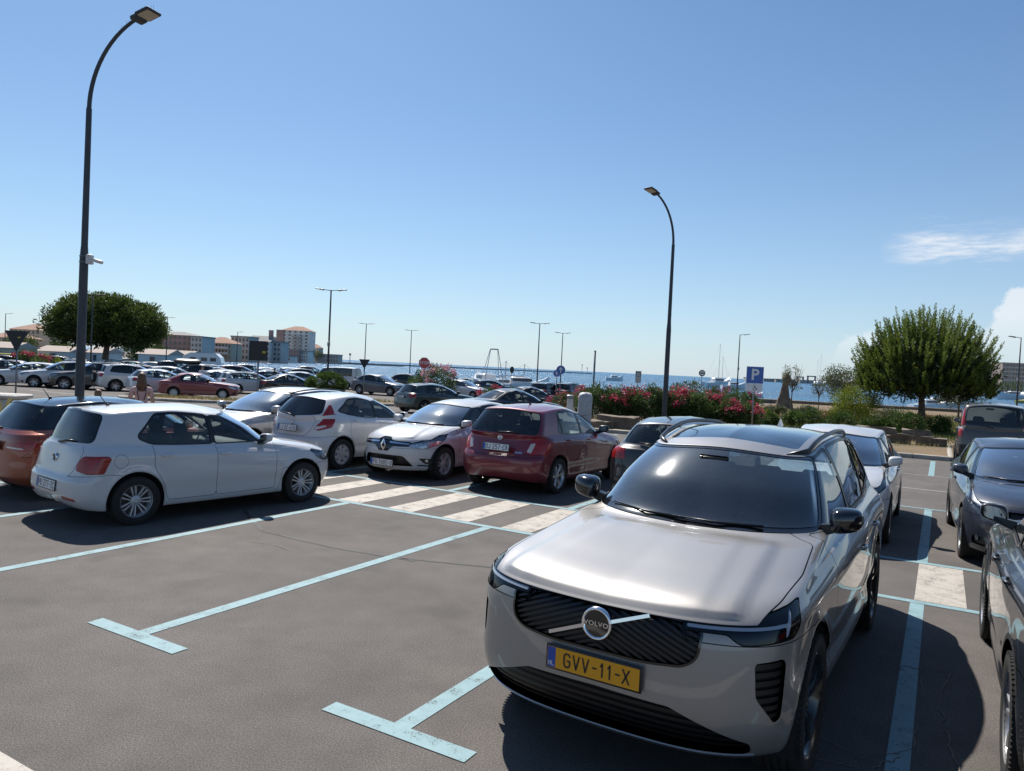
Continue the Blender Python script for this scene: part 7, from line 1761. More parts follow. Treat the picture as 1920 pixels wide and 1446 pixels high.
# land under the town
V = [(-900, 92.0, -.5), (-92, 92.0, -.5), (-92, 130, -.5), (-128, 300, -.5), (-150, 420, -.5), (-165, 640, -.5), (-230, 900, -.5), (-900, 900, -.5)]
n = len(V); tag(MB().add(V + [(x, y, -4) for x, y, z in V], [tuple(range(n))] + [(i, (i + 1) % n, n + (i + 1) % n, n + i) for i in range(n)]).obj('town_ground', pbr('town_paving', (.26, .24, .21), .9, var=.2, vscale=.05)), kind='structure')
building(-30, 30, 620, 250, 'pink house with tiled roof at the far left edge', W_PINK, 3, 6); building(17, 74, 606, 285, 'wide pale house with tiled roof left of the umbrella pine', W_CREAM, 4, 7, rh=2.4)
building(288, 358, 621, 330, 'brick-red four-storey block right of the umbrella pine', W_BRICK, 4, 8, 'hip', rh=1.6, roof_mat=M_DROOF); building(357, 378, 630, 322, 'narrow pale blue-grey block beside the brick-red one', W_BLUE, 4, 3, 'flat', roof_mat=M_DROOF)
building(378, 433, 631, 350, 'orange-roofed cream hotel with long balconies', W_CREAM, 3, 9, 'hip', rh=3.0, balc=True); building(432, 466, 630, 372, 'grey waterfront block with dark flat roof', W_GREY, 4, 5, 'flat')
r_, hb = building(464, 505, 629, 392, 'gabled grey-white house with a tall brick chimney', W_WHITE, 4, 5, 'gable', rh=3.2, roof_mat=M_DROOF)
mb = MB(); mb.box((4.0, 0, hb + 4.2), (2.0, 2.0, 4.6)); mb.obj('chimney', W_BRICK, r_)
building(504, 526, 640, 396, 'plain grey block right of the chimney house', W_GREY, 4, 3, 'flat')
r_, hb = building(526, 578, 611, 560, 'tall eight-storey white tower block with tiled roof', W_WHITE, 9, 5, 'hip', 18, rh=3.5, win=(.38, .5))
mb = MB(); mb.box((-12.5 + 1.2, -9.3, hb * .5), (5.5, 1.4, hb)); mb.obj('stair_tower', W_BRICK, r_)
for f in range(1, 8):
    mb = MB(); mb.box((1.6, -9.9, hb / 9 * f + .1), (7.0, 1.8, .35)); mb.box((1.6, -10.7, hb / 9 * f + .7), (7.0, .12, 1.0)); mb.obj('balcony', W_GREY, r_)
building(540, 560, 655, 500, 'dark red modern block at the foot of the tower', W_BRICK, 3, 4, 'flat'); building(560, 577, 658, 505, 'low white block right of the tower foot', W_WHITE, 3, 4, 'flat'); building(577, 597, 645, 600, 'beige gabled house right of the tower', W_STONE, 4, 4, 'hip', rh=3)
building(596, 634, 664, 560, 'long low dark warehouse at the end of the town', W_STONE, 2, 8, 'flat'); building(508, 546, 667, 470, 'long white shed on the waterfront', W_WHITE, 1, 5, 'flat')
for i, (u0, u1, vt, Y, lab) in enumerate(((70, 128, 648, 118, 'white garage shed left of the pine trunk'), (163, 194, 651, 122, 'white shed under the umbrella pine'), (260, 312, 654, 120, 'white shed with shallow roof right of the pine trunk'), (318, 352, 657, 128, 'pale low shed behind the parked rows'), (-30, 22, 640, 110, 'beige shed at the left edge'))):
    building(u0, u1, vt, Y, lab, W_WHITE if i != 4 else W_CREAM, 1, 1, 'gable', 6, -.5, rh=.9, roof_mat=pbr('shed_roof', (.40, .33, .28), .9), name='shed', win=(.16, .5))
for i, (u, Y, w_, h_, lab) in enumerate(((40, 150, 7, 4.5, 'dark trees left of the umbrella pine'), (255, 150, 8, 5, 'dark tree right of the umbrella pine'), (285, 160, 7, 4.5, 'dark tree in front of the brick-red block'), (120, 145, 6, 3.4, 'dark bush behind the white shed'), (594, 560, 12, 9, 'dark trees on the headland right of the tower'), (604, 570, 10, 6, 'lower dark tree on the headland'))):
    small_tree('far_tree', gpx(u, Y) + Vector((0, 0, -.1)), h_, w_, h_ * .85, lab, M_PINE, 200 + i, .5, 1.6, .2)
shrub('oleander', gp(57, 62), 1.6, 1.3, 1.05, 'red oleander behind the triangular sign at the left edge', 'oleander', M_OLE, 210, .2, 1.2, M_FRED, 40, None, .13); 
shrub('hedge_bush', gp(85, 64), 2.6, 1.3, .85, 'long green hedge bush left of the umbrella pine trunk', 'shrub', M_YEL, 211, .2, 1.2)
# breakwater
M_PIER = pbr('pier_stone', (.22, .22, .22), .9, var=.3, vscale=.1)
def strip(name, P, w_, z0, z1, mat, kind='structure'):
    mb = MB()
    for i in range(len(P) - 1):
        a, b = Vector(P[i]), Vector(P[i + 1]); d = b - a; mb.box(((a.x + b.x) / 2, (a.y + b.y) / 2, (z0 + z1) / 2), (d.length, w_, z1 - z0), Matrix.Rotation(math.atan2(d.y, d.x), 3, 'Z'))
    o = mb.obj(name, mat); tag(o, kind=kind); return o
g2 = lambda u, Y: (gpx(u, Y).x, gpx(u, Y).y)
strip('breakwater', [g2(520, 620), g2(760, 760), g2(1105, 1080)], 9, SEA - 1, -.15, M_PIER); strip('pier_head', [g2(640, 600), g2(752, 640)], 6, SEA - 1, -.55, M_PIER)
def far_mast(u, Y, h, lab, z=-.2):
    p = gpx(u, Y); o = empty('beacon', (p.x, p.y, z)); tag(o, lab, 'beacon'); mb = MB(); mb.tube([(0, 0, -1), (0, 0, h)], .3, 6); mb.obj('mast', M_PIER, o); mb = MB(); mb.box((0, 0, h), (1.4, 1.4, 1.6)); mb.obj('lantern', M_PIER, o)
far_mast(1091, 1060, 11, 'left beacon mast on the breakwater head'); far_mast(1101, 1070, 7, 'right beacon mast on the breakwater head'); far_mast(656, 610, 7, 'thin signal mast on the near pier')
# boats
M_HULL = pbr('white_hull', (.75, .75, .74), .3, coat=.5); M_HULLD = pbr('dark_hull', (.03, .05, .08), .4); M_DECK = pbr('boat_deck', (.45, .40, .33), .7); M_MAST = pbr('mast_alloy', (.35, .36, .37), .4, metal=.6)
def boat(u, Y, L, label, rz=0.0, mast=0, cabin=True, hull=None, frame=0, cat='boat'):
    p = gpx(u, Y); o = empty('boat', (p.x, p.y, SEA), rz); tag(o, label, cat); hw = L * .16; h = L * .13 + .25; V = []; st = [(-.5, .86, .0), (-.3, 1, 0), (0, 1, .02), (.25, .8, .06), (.42, .38, .12), (.5, .02, .18)]
    for (t, w_, r) in st:
        for (yy, zz) in ((-1, h + r * L), (-.7, -.2), (.7, -.2), (1, h + r * L)): V.append((t * L, yy * hw * w_, zz))
    F = []
    for i in range(5):
        for k in range(3): F.append((i * 4 + k, i * 4 + k + 1, i * 4 + 5 + k, i * 4 + 4 + k))
        F.append((i * 4 + 3, i * 4, i * 4 + 4, i * 4 + 7))
    F.append((0, 1, 2, 3)); MB().add(V, F).obj('hull', hull or M_HULL, o)
    if cabin:
        mb = MB(); mb.bbox((-.02 * L, 0, h + L * .06), (L * .34, hw * 1.3, L * .16), L * .02); c_ = mb.obj('cabin', M_HULL, o, 30); mb = MB(); mb.box((.01 * L, 0, h + L * .085), (L * .345, hw * 1.31, L * .05)); mb.obj('cabin_window', M_GLAZE, c_)
    if mast:
        mb = MB(); mb.tube([(.05 * L, 0, h), (.05 * L, 0, mast)], [.09, .05], 6); m_ = mb.obj('mast', M_MAST, o); mb = MB(); mb.tube([(.05 * L, 0, h + 1.2), (-.4 * L, 0, h + 1.1)], .07, 6); mb.obj('boom', M_MAST, m_)
        mb = MB(); mb.tube([(.05 * L, 0, mast), (.48 * L, 0, h)], .015, 4); mb.tube([(.05 * L, 0, mast), (-.48 * L, 0, h)], .015, 4); mb.obj('rigging', M_MAST, m_)
    if frame:
        mb = MB()
        for s in (-1, 1): mb.tube([(-.46 * L, s * hw * .9, h), (-.40 * L, s * hw * .35, frame)], .045, 6); mb.tube([(-.22 * L, s * hw * .9, h), (-.38 * L, s * hw * .35, frame)], .04, 6)
        mb.tube([(-.40 * L, -hw * .35, frame), (-.40 * L, hw * .35, frame)], .09, 6); mb.obj('gantry', M_MAST, o)
    return o
boat(912, 100, 9, 'fishing boat with a tall stern gantry moored behind the white hatchback', math.pi / 2 + .3, 0, True, None, 5.9); boat(978, 104, 8, 'white fishing boat with wheelhouse moored right of the gantry boat', .1, 4.2, True); boat(945, 112, 6, 'small workboat between the two moored fishing boats', .4, 4.6, True, M_HULLD)
boat(1085, 98, 6, 'little dark boat behind the parked dark vans', .2, 0, True, M_HULLD, 0); boat(1152, 330, 8, 'small white motorboat under way on open water left of the notice board', .1)
boat(1345, 260, 12, 'sailing yacht with bare mast beyond the hedge', .5, 15.5, True); boat(1352, 300, 10, 'second smaller yacht just right of the first mast', .3, 12, True)
boat(1376, 240, 8, 'motorboat beyond the right end of the hedge', .1); boat(1790, 210, 5.5, 'small white motorboat crossing in front of the marina', 2.9); boat(1420, 150, 3, 'tiny white dinghy beside the parking sign post', .3, 0, False)
boat(1745, 110, 6, 'white boat moored under the right side of the pine crown', .1, 0, True); boat(1765, 112, 7, 'white open boat moored behind the grey van', .05, 0, True); boat(1900, 330, 13, 'big white motor yacht at the right edge of the marina', 3.0, 0, True); boat(1918, 240, 5, 'yellowish dinghy at the right edge', .2, 0, False, pbr('yellow_hull', (.5, .42, .12), .5))
strip('marina_pier', [g2(1700, 420), g2(1895, 430), g2(2050, 445)], 8, SEA - 1, -.3, M_PIER)
rr = random.Random(4)
for k in range(22):
    u = 1838 + k * 4.6 + rr.uniform(-1.5, 1.5); boat(u, 450 + rr.uniform(-5, 60), rr.uniform(9, 13), f'moored yacht with bare mast in the marina, {["1st","2nd","3rd"][k] if k < 3 else str(k + 1) + "th"} mast from the pine crown', rr.uniform(1.2, 1.9), rr.uniform(11, 22), k % 3 == 0, None, 0)
# far shore on the right
V = [g2(1395, 1500), g2(1640, 1350), g2(1780, 700), g2(1840, 620), g2(2100, 600), g2(2500, 900), g2(2300, 2200), g2(1400, 1700)]; n = len(V)
tag(MB().add([(x, y, .2) for x, y in V] + [(x, y, -4) for x, y in V], [tuple(range(n))] + [(i, (i + 1) % n, n + (i + 1) % n, n + i) for i in range(n)]).obj('far_shore', pbr('far_land', (.20, .18, .14), .95, var=.3, vscale=.02)), kind='structure')
r_, hb = building(1877, 1950, 681, 900, 'large beige hotel block at the right edge beyond the marina', W_CREAM if False else wallm('hotel', (.42, .35, .31)), 7, 12, 'flat', 20, .2, win=(.7, .45)); 
for f in range(1, 7):
    mb = MB(); mb.box((0, -10.8, hb / 7 * f + .1), (44, 1.4, .5)); mb.obj('balcony', W_WHITE, r_)
for k, u in enumerate((1640, 1672, 1836, 1846, 1856, 1868, 1880, 1893, 1906, 1918)):
    small_tree('far_tree', (gpx(u, 700 + 10 * k).x, 700 + 10 * k, 0), 9 + rr.uniform(-2, 5), 15, 9, f'dark shore tree behind the marina masts, {["1st","2nd","3rd"][k] if k < 3 else str(k + 1) + "th"} from the left', M_PINE, 230 + k, .9, .9, .3)
for k, (u0, u1, vt) in enumerate(((1400, 1428, 708), (1432, 1452, 710), (1455, 1490, 711), (1500, 1540, 713), (1545, 1580, 713), (1590, 1625, 716))):
    building(u0, u1, vt, 1420, f'low hazy warehouse on the far shore, number {["one","two","three","four","five","six"][k]} counting from the left', W_STONE if k % 2 else W_GREY, 1, 4, 'flat', 20, .1)
for k, (u, w_, h_, lab) in enumerate(((1521, 13, 11.5, 'dark gantry crane frame on the far shore'), (1500, 10, 9.5, 'smaller pale gantry crane frame left of the dark one'))):
    p = gpx(u, 1330); o = empty('gantry_crane', (p.x, p.y, 0)); tag(o, lab, 'crane'); mb = MB(); 
    for s in (-1, 1): mb.box((s * w_ / 2, 0, h_ / 2), (2.0, 2.5, h_))
    mb.obj('legs', M_HULLD if k == 0 else M_PIER, o); mb = MB(); mb.box((0, 0, h_ + .7), (w_ + 3, 3, 1.8)); mb.obj('beam', M_HULLD if k == 0 else M_PIER, o)
boat(1536, 700, 16, 'tall-masted yacht on the far side right of the crane', .4, 30, True); boat(1531, 720, 14, 'second tall-masted yacht beside it on the far side', .4, 26, True)
# rough stone monument on the shore
bm = bmesh.new(); prof = [(0, .78, .6), (.5, .74, .6), (1.0, .62, .55), (1.3, .42, .40), (1.9, .34, .34), (2.5, .29, .30), (2.8, .36, .36), (3.1, .32, .32), (3.3, .10, .10)]; n = 14; V = []; F = []
for j, (z, a, b) in enumerate(prof):
    for k in range(n):
        t = 2 * math.pi * k / n; p = Vector((a * math.cos(t), b * math.sin(t), z)); p += mnoise.noise_vector(p * 2.2) * .20; V.append(p)
for j in range(len(prof) - 1):
    for k in range(n): F.append((j * n + k, j * n + (k + 1) % n, (j + 1) * n + (k + 1) % n, (j + 1) * n + k))
F.append(tuple((len(prof) - 1) * n + k for k in range(n)))
o = empty('stone_monument', gp(1473, 66, 'bed') + Vector((0, 0, -.2))); tag(o, 'rough stone monument rising from the bed in front of the water', 'monument'); MB().add(V, F).obj('shaft', M_ROCK, o, 50); MB().bbox((0, 0, .1), (2.6, 2.0, .4), .06).obj('plinth', M_ROCK, o, 40)
# ---------------------------------------------------------------- cars in the lot
PT = {
 'silver': paint('paint_champagne', (.30, .284, .268), .48, .44, .10), 'white': paint('paint_white', (.56, .565, .57), 0, .4, .14), 'white2': paint('paint_pearl_white', (.58, .57, .555), 0, .4, .2), 'orange': paint('paint_orange', (.28, .048, .012), .35, .4, .15),
 'red': paint('paint_red', (.175, .007, .022), .25, .4, .12), 'oldred': paint('paint_faded_red', (.22, .014, .020), 0, .55, .2), 'black': paint('paint_black', (.010, .010, .012), .1, .4, .10), 'navy': paint('paint_navy', (.014, .021, .040), .2, .4, .12),
 'grey': paint('paint_grey', (.11, .115, .13), .4, .4, .12), 'lgrey': paint('paint_light_grey', (.36, .37, .39), .55, .38, .12), 'dgrey': paint('paint_dark_grey', (.045, .046, .050), .3, .4, .14), 'brown': paint('paint_brown', (.085, .048, .038), .3, .4, .15),
 'taupe': paint('paint_taupe', (.075, .066, .062), .3, .45, .3), 'blue': paint('paint_blue', (.03, .08, .22), .3, .4, .1), 'green': paint('paint_dark_green', (.018, .034, .030), .2, .4, .1), 'copper': paint('paint_copper', (.20, .085, .05), .3, .4, .1), 'wine': paint('paint_wine', (.12, .012, .02), .2, .4, .1)}
def near(kind, a, b, h, col, label, lod=2, **kw): return place_car(kind, lod, lot(a, b), HB + h, PT[col], label, **kw)
root, ob = near('suv_silver', -1.42, 5.9, math.pi - .028, 'silver', 'large champagne-silver SUV with yellow Dutch plate parked nose-out in the foreground', cat='car', plate_f=dict(txt='GVV-11-X', style='nl'))
near('hatch_white', -9.20, 6.93, -.124, 'white', 'white five-door hatchback seen from its right rear in the near left bay', plate_r=dict(txt='PU 377-TC'))
near('hatch_two_tone', -11.42, 7.25, -.06, 'orange', 'orange small hatchback with black roof, cut by the left edge', mats={'roof_panel': 'gloss_black'}, plate_r=dict(txt='PU 985-I'))
near('hatch_high_lamps', -10.98, 12.25, -.03, 'white', 'white small hatchback with tall red corner lamps, rear towards the camera', plate_r=dict(txt='LJ OZ-626'))
near('hatch_front', -8.86, 12.72, math.pi, 'white', 'white hatchback parked nose-out beside the red one, diamond badge on its grille', plate_f=dict(txt='PU 7885-O', style='hr'))
near('hatch_red', -6.59, 12.95, .0, 'red', 'dark red hatchback seen from behind at the zebra stripes', plate_r=dict(txt='DJ 257-CK'))
near('compact', -3.86, 13.35, .0, 'black', 'black hatchback half hidden behind the SUV windscreen, red tail lamp showing', plate_r=dict(txt='PU 512-VA'))
near('estate', -13.05, 11.75, math.pi, 'lgrey', 'silver estate with black roof rails facing the camera behind the white hatchbacks')
near('compact_b', -1.42, 12.8, math.pi, 'white2', 'white car parked nose-out directly behind the silver SUV', plate_f=dict(txt='PU 204-KL'))
near('compact_b', 1.11, 12.62, math.pi + .045, 'navy', 'dark navy hatchback facing the camera with papers on its dashboard', plate_f=dict(txt='PU 661-OD'))
near('suv_big', 1.33, 6.35, .0, 'black', 'black SUV cut by the right edge, its left mirror towards the camera', plate_r=dict(txt='PU 118-RS'))
near('mpv', 1.34, 27.7, .0, 'taupe', 'dusty grey-brown boxy van-like car with upright red lamps beside the planting bed', lod=1, plate_r=dict(txt='PU 430-GH'))
# papers behind windscreens
def sheet_in(loc, w_, d_, rz, tilt, mat, label):
    o = MB().box((0, 0, 0), (w_, d_, .004)).obj('paper', mat); o.location = loc; o.rotation_euler = (tilt, 0, rz); tag(o, label, 'paper')
M_PAPER = pbr('paper', (.72, .72, .70), .8); M_CARD = pbr('green_yellow_card', (.35, .55, .12), .7, col2=(.30, .50, .55), vscale=6)
sheet_in(lot(.92, 12.62 - .42, 1.03), .26, .16, HB, .12, M_CARD, 'green and blue parking card on the dashboard of the navy hatchback')
sheet_in(lot(-13.35, 11.75 - .48, 1.0), .45, .26, HB + .5, .12, M_PAPER, 'white paper sun shade on the dashboard of the silver estate')
sheet_in(lot(-8.45, 12.72 - .52, 1.0), .36, .24, HB, .18, pbr('straw', (.42, .28, .15), .9, bump=.6, bscale=80), 'straw hat lying on the dashboard of the nose-out white hatchback')

GR = 'cars parked on the far side of the lot'
def far(kind, u, Y, hd, col, label, lod=1, **kw):
    p = gpx(u, Y); return place_car(kind, lod, p, math.radians(hd), PT[col], label, group=GR, **kw)
far('compact', 822, 36.5, 42, 'green', 'dark hatchback behind the stop sign, rear lamps towards the camera', plate_r=dict(txt='PU 902-LC'))
far('sedan', 972, 31.0, 36, 'black', 'black saloon seen from behind above the red hatchback roof', plate_r=dict(txt='PU 77-KA'))
far('coupe_suv', 716, 58, -22, 'grey', 'grey coupe-like electric SUV crossing behind the inverted triangle sign'); far('van', 628, 67, 172, 'white2', 'white and copper minibus with dark windows behind the rounded bush', cat='van')
far('sedan', 548, 52, 38, 'black', 'black saloon just left of the rounded bush'); far('estate', 478, 51, 36, 'white', 'white estate with dark rear window left of the black saloon'); far('compact', 440, 56, 36, 'lgrey', 'silver hatchback between the red car and the white estate')
far('old_hatch', 379, 40.5, 14, 'oldred', 'old faded red hatchback with black bumper on the left'); far('small', 310, 42.5, 42, 'white', 'white small hatchback with rusty wheel behind the red car'); far('suv', 258, 45.5, 40, 'white2', 'white off-roader with spare wheel on its tail', skip=())
far('suv_big', 176, 45, 205, 'dgrey', 'dark grey SUV behind the tall left lamp post'); far('suv', 118, 45.5, 205, 'white', 'white SUV with black grille facing left'); far('compact_b', 52, 46, 203, 'white', 'white hatchback nose-out at the left, next to the triangular sign'); far('estate', 44, 53, 22, 'brown', 'brown estate with red rear lamp at the left edge')
p = gpx(258, 45.5); h = math.radians(40); d = Vector((math.cos(h), math.sin(h), 0)); o = empty('spare_wheel', p - d * 2.33 + Vector((0, 0, .86)), h + math.pi / 2); tag(o, 'spare wheel mounted on the tail of the white off-roader', 'wheel')
w_ = mobj('tyre', tyre_mesh(.33, .20, .22, False), o); mobj('rim', rim_mesh(.22, .20, R5S, True), o); 
rows = [ # kind, u, Y, heading, colour, label
 ('compact', 2, 60, 25, 'white', 'pale hatchback behind the brown estate at the left edge'), ('suv', 30, 62, 25, 'black', 'black SUV with a board on its roof at the left edge'), ('compact', 205, 57, 30, 'lgrey', 'silver hatchback right of the tall lamp post in the second far row'),
 ('estate', 283, 58, 30, 'black', 'black estate behind the white off-roader'), ('compact_b', 330, 57, 32, 'white2', 'white hatchback roof behind the small white hatchback'), ('suv', 352, 60, 210, 'navy', 'navy SUV under the big roof box'), ('sedan', 392, 52, 205, 'lgrey', 'silver saloon behind the old red hatchback'),
 ('compact', 420, 64, 30, 'dgrey', 'dark grey hatchback behind the silver saloon'), ('suv', 455, 66, 28, 'wine', 'wine red SUV in the third far row'), ('estate', 492, 63, 208, 'black', 'black estate left of the square sign back'), ('compact', 520, 61, 30, 'navy', 'navy hatchback right of the square sign back'),
 ('suv', 545, 66, 200, 'black', 'black SUV behind the black saloon'), ('compact', 577, 62, 28, 'white', 'white hatchback between the black SUV and the minibus'), ('compact', 512, 76, 28, 'lgrey', 'light grey hatchback in the fourth far row'), ('suv', 478, 78, 28, 'white', 'white SUV in the fourth far row behind the square sign'),
 ('compact', 440, 80, 28, 'blue', 'blue hatchback in the fourth far row'), ('estate', 405, 77, 28, 'white', 'white estate in the fourth far row below the orange-roofed hotel'), ('compact', 372, 82, 30, 'white2', 'pale hatchback in front of the low shed'), ('suv', 335, 76, 30, 'dgrey', 'dark SUV below the brick-red block'),
 ('compact', 300, 78, 30, 'lgrey', 'silver hatchback in front of the white shed'), ('compact', 262, 76, 30, 'navy', 'navy hatchback right of the pine trunk'), ('estate', 232, 80, 30, 'white', 'white estate under the right side of the umbrella pine'), ('compact', 160, 74, 30, 'white2', 'pale hatchback behind the lamp under the pine'),
 ('suv', 125, 72, 30, 'black', 'black SUV behind the long green hedge bush'), ('compact', 556, 84, 25, 'lgrey', 'grey hatchback near the water left of the minibus'), ('suv', 590, 86, 20, 'navy', 'navy SUV near the water above the minibus'),
 ('coupe_suv', 775, 70, -10, 'black', 'black SUV behind the dark oleander'), ('small', 874, 60, -28, 'white', 'white small hatchback facing right behind the pink oleander'), ('compact', 893, 70, -20, 'dgrey', 'dark hatchback right behind the white one near the fishing boat'), ('compact', 925, 66, 35, 'navy', 'navy hatchback in front of the gantry boat'),
 ('sedan', 1000, 47, 35, 'dgrey', 'dark saloon roof behind the oleanders'), ('suv', 1032, 56, 60, 'black', 'black SUV left of the blue arrow signs, rear towards the camera'), ('suv_big', 1075, 57, 60, 'dgrey', 'dark SUV right of the blue arrow signs'), ('compact', 1122, 58, 30, 'black', 'black hatchback behind the bare post'),
 ('compact_b', 1172, 56, 215, 'white', 'white car facing the camera behind the hedge, left of the notice board'), ('sedan', 1218, 50, 200, 'lgrey', 'silver saloon roof above the hedge right of the notice board'), ('compact', 1247, 55, 30, 'lgrey', 'grey hatchback hidden behind the tall lamp post at the hedge'), ('compact', 650, 78, 20, 'navy', 'navy hatchback between the minibus and the grey coupe-like SUV'),
]
for (k, u, Y, hd, col, lab) in rows: far(k, u, Y, hd, col, lab, lod=0 if Y > 58 else 1)
# roof box, caravan, roof board
def roofbox(u, Y, z, hd, d, mat, lab, name='roof_box', cat='roof box'):
    p = gpx(u, Y); mb = MB(); mb.bbox((0, 0, d[2] / 2), d, min(d) * .3); o = mb.obj(name, mat, None, 40); o.location = p + Vector((0, 0, z)); o.rotation_euler = (0, 0, math.radians(hd)); tag(o, lab, cat)
roofbox(352, 60, 1.66, 30, (2.0, .85, .40), M_SBLACK, 'big black roof box on the navy SUV'); roofbox(30, 62, 1.68, 25, (2.4, .6, .12), pbr('board_yellow', (.5, .40, .03), .4), 'yellow board strapped on the roof of the black SUV', 'surfboard', 'board')
p = gpx(384, 104); o = empty('caravan', p, .15); tag(o, 'white caravan behind the parked rows below the orange-roofed hotel', 'caravan')
mb = MB(); prof = [(-2.3, .5), (-2.5, 1.2), (-2.25, 2.3), (-1.6, 2.62), (1.7, 2.62), (2.3, 2.1), (2.5, 1.3), (2.35, .5)]; mb.prism(prof, -1.1, 1.1, Matrix(((1, 0, 0, 0), (0, 0, -1, 0), (0, 1, 0, 0), (0, 0, 0, 1)))); mb.obj('body', M_HULL, o); 
for x in (-1.3, .2, 1.4): mb = MB(); mb.bbox((x, -1.11, 1.75), (.8, .04, .5), .01); mb.obj('window', M_GLAZE, o)
w_ = mobj('wheel', tyre_mesh(.3, .2, .2, False), o); w_.location = (0, -1.0, .3)
# ---------------------------------------------------------------- people
M_SKIN = pbr('skin', (.50, .29, .20), .55); M_HAIR = pbr('brown_hair', (.10, .045, .02), .5, var=.4, vscale=30); M_TOP = pbr('pink_top', (.62, .40, .36), .85); M_JEANS = pbr('blue_jeans', (.05, .07, .13), .85); M_HAIRL = pbr('light_brown_hair', (.20, .10, .05), .5, var=.4, vscale=30)
def skin_body(joints, edges, mat):
    """joints {name: (pos, radius)}; one continuous surface grown over the skeleton"""
    names = list(joints); me = bpy.data.meshes.new('body'); me.from_pydata([joints[n][0] for n in names], [(names.index(a), names.index(b)) for a, b in edges], [])
    o = bpy.data.objects.new('body', me); COL.objects.link(o); m = o.modifiers.new('skin', 'SKIN'); m.use_smooth_shade = True
    for i, n in enumerate(names):
        r = joints[n][1]; v = me.skin_vertices[0].data[i]; v.radius = r if hasattr(r, '__len__') else (r, r); v.use_root = (n == 'pelvis')
    o.modifiers.new('sub', 'SUBSURF').levels = 2
    dg = bpy.context.evaluated_depsgraph_get(); dg.update(); out = bpy.data.meshes.new_from_object(o.evaluated_get(dg)); bpy.data.objects.remove(o); out.name = 'body'; out.materials.clear(); out.materials.append(mat)
    return out
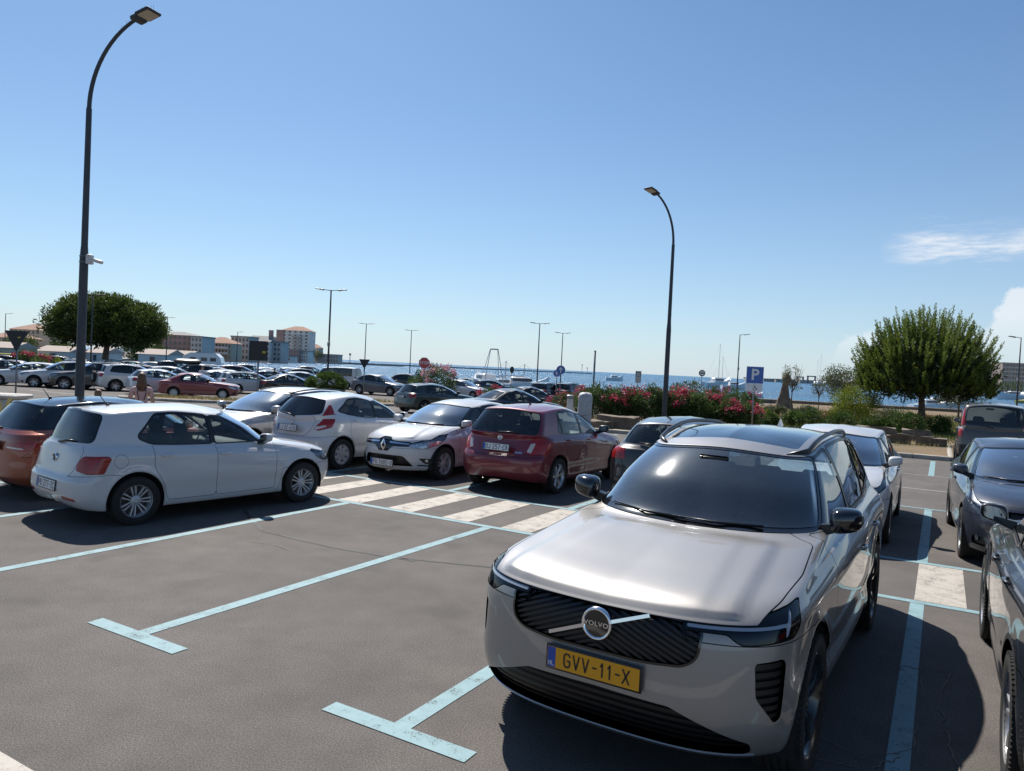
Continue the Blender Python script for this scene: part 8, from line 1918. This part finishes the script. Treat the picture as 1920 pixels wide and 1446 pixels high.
def person(loc, rz, h, label, top, bottom, hair, long_hair=True, pose='stand'):
    s = h / 1.68; root = empty('person', loc, rz); tag(root, label, 'person'); P = lambda x, y, z: (x * s, y * s, z * s)
    J = {'pelvis': (P(0, 0, .95), (.15 * s, .11 * s)), 'waist': (P(0, 0, 1.08), (.125 * s, .095 * s)), 'chest': (P(0, .01, 1.27), (.15 * s, .105 * s)), 'neckb': (P(0, 0, 1.40), (.075 * s, .065 * s)), 'neck': (P(0, -.01, 1.46), .052 * s), 'head0': (P(0, -.02, 1.55), (.075 * s, .088 * s)), 'head1': (P(0, -.015, 1.62), (.072 * s, .088 * s))}
    E = [('pelvis', 'waist'), ('waist', 'chest'), ('chest', 'neckb'), ('neckb', 'neck'), ('neck', 'head0'), ('head0', 'head1')]
    for sg, q in ((1, 'l'), (-1, 'r')):
        fw = .10 * sg
        J['sh' + q] = (P(sg * .17, 0, 1.36), .062 * s); J['el' + q] = (P(sg * .23, .02, 1.10), .042 * s); J['wr' + q] = (P(sg * .24, -.08, .90), .030 * s); J['pa' + q] = (P(sg * .24, -.10, .83), (.018 * s, .038 * s))
        J['hip' + q] = (P(sg * .09, 0, .86), .095 * s); J['kn' + q] = (P(sg * .095, -fw * .6, .48), .062 * s); J['an' + q] = (P(sg * .095, fw * .5, .09), .042 * s); J['to' + q] = (P(sg * .10, fw * .5 - .15, .035), .034 * s)
        E += [('chest', 'sh' + q), ('sh' + q, 'el' + q), ('el' + q, 'wr' + q), ('wr' + q, 'pa' + q), ('pelvis', 'hip' + q), ('hip' + q, 'kn' + q), ('kn' + q, 'an' + q), ('an' + q, 'to' + q)]
        for k, (dx, dl) in enumerate(((-.03, .06), (-.01, .075), (.01, .078), (.028, .07))): J[f'f{k}{q}'] = (P(sg * .24 + 0, -.115 + dx, .83 - dl), .009 * s); E.append(('pa' + q, f'f{k}{q}'))
        J['th' + q] = (P(sg * .215, -.13, .80), .010 * s); E.append(('wr' + q, 'th' + q))
    me = skin_body(J, E, M_SKIN); me.materials.append(top); me.materials.append(bottom)
    for p in me.polygons:
        c = p.center / s
        if c.z < .95 and c.z > .10 and abs(c.x) < .21: p.material_index = 2
        elif .93 < c.z < 1.42 and (abs(c.x) < .215 and c.z > 1.15 or abs(c.x) < .19): p.material_index = 1
        elif c.z <= .10: p.material_index = 2
    mobj('body', me, root)
    # hair shell
    mb = MB(); n = 16; V = []; st = [(1.705, .01, .02), (1.69, .055, .065), (1.65, .083, .10), (1.60, .090, .108), (1.55, .092, .105), (1.49, .098, .085), (1.40, .115, .07), (1.28, .12, .055), (1.18, .07, .03)] if long_hair else [(1.705, .01, .02), (1.69, .055, .065), (1.65, .083, .10), (1.60, .088, .104), (1.56, .084, .098), (1.53, .07, .08)]
    for j, (z, a, b) in enumerate(st):
        for k in range(n):
            t = 2 * math.pi * k / n; y = b * math.sin(t)
            if z < 1.62 and y < -.02: y = -.02 - (abs(y) - .02) * .15
            V.append(P(a * math.cos(t) * (1 + .05 * math.sin(6 * t + j)), y + (.035 if z < 1.5 else .0), z + .01 * math.sin(5 * t)))
    F = [(j * n + k, j * n + (k + 1) % n, (j + 1) * n + (k + 1) % n, (j + 1) * n + k) for j in range(len(st) - 1) for k in range(n)]; mb.add(V, F); mb.obj('hair', hair, root, True)
    f = MB(); f.tube([P(0, -.105, 1.585), P(0, -.125, 1.565), P(0, -.108, 1.555)], [.008 * s, .013 * s, .010 * s], 6); f.obj('nose', M_SKIN, root, True)
    for sg in (1, -1): e = MB(); e.lathe([(.012 * s, 0), (.008 * s, -.005), (.0005, -.007)], 8, 'y', P(sg * .032, -.098, 1.59)); e.obj('eye', M_SBLACK, root, True)
    m_ = MB(); m_.box(P(0, -.106, 1.53), (.045 * s, .006, .010)); m_.obj('mouth', pbr('lips', (.38, .12, .11), .5), root)
    return root
q = gpx(268, 16.0); r_ = person(q, .9, 1.66, 'woman with long brown hair and pink top seen from behind beyond the white hatchback', M_TOP, M_JEANS, M_HAIR); r_.rotation_euler = (0, 0, math.pi + .5)
mb = MB()
for sg in (1, -1): mb.tube([(sg * .07, .112, 1.36), (sg * .085, .122, 1.25), (sg * .05, .118, 1.10)], .011, 6)
mb.obj('strap', M_SBLACK, r_, True)
q = gpx(187, 15.2); r_ = person(q, 0, 1.30, 'child with light brown hair, only the head visible over the black car roof', M_TOP, M_JEANS, M_HAIRL, False); r_.rotation_euler = (0, 0, math.pi)
q = gpx(381, 47); person(q, .3, 1.75, 'man in a pale shirt standing between the far cars behind the red hatchback', pbr('pale_shirt', (.6, .6, .62), .9), M_JEANS, M_HAIR, False)
q = gpx(516, 58); person(q, 0, 1.72, 'person in dark clothes standing by the black SUV in the far rows', pbr('dark_shirt', (.05, .05, .06), .9), M_JEANS, M_HAIR, False)
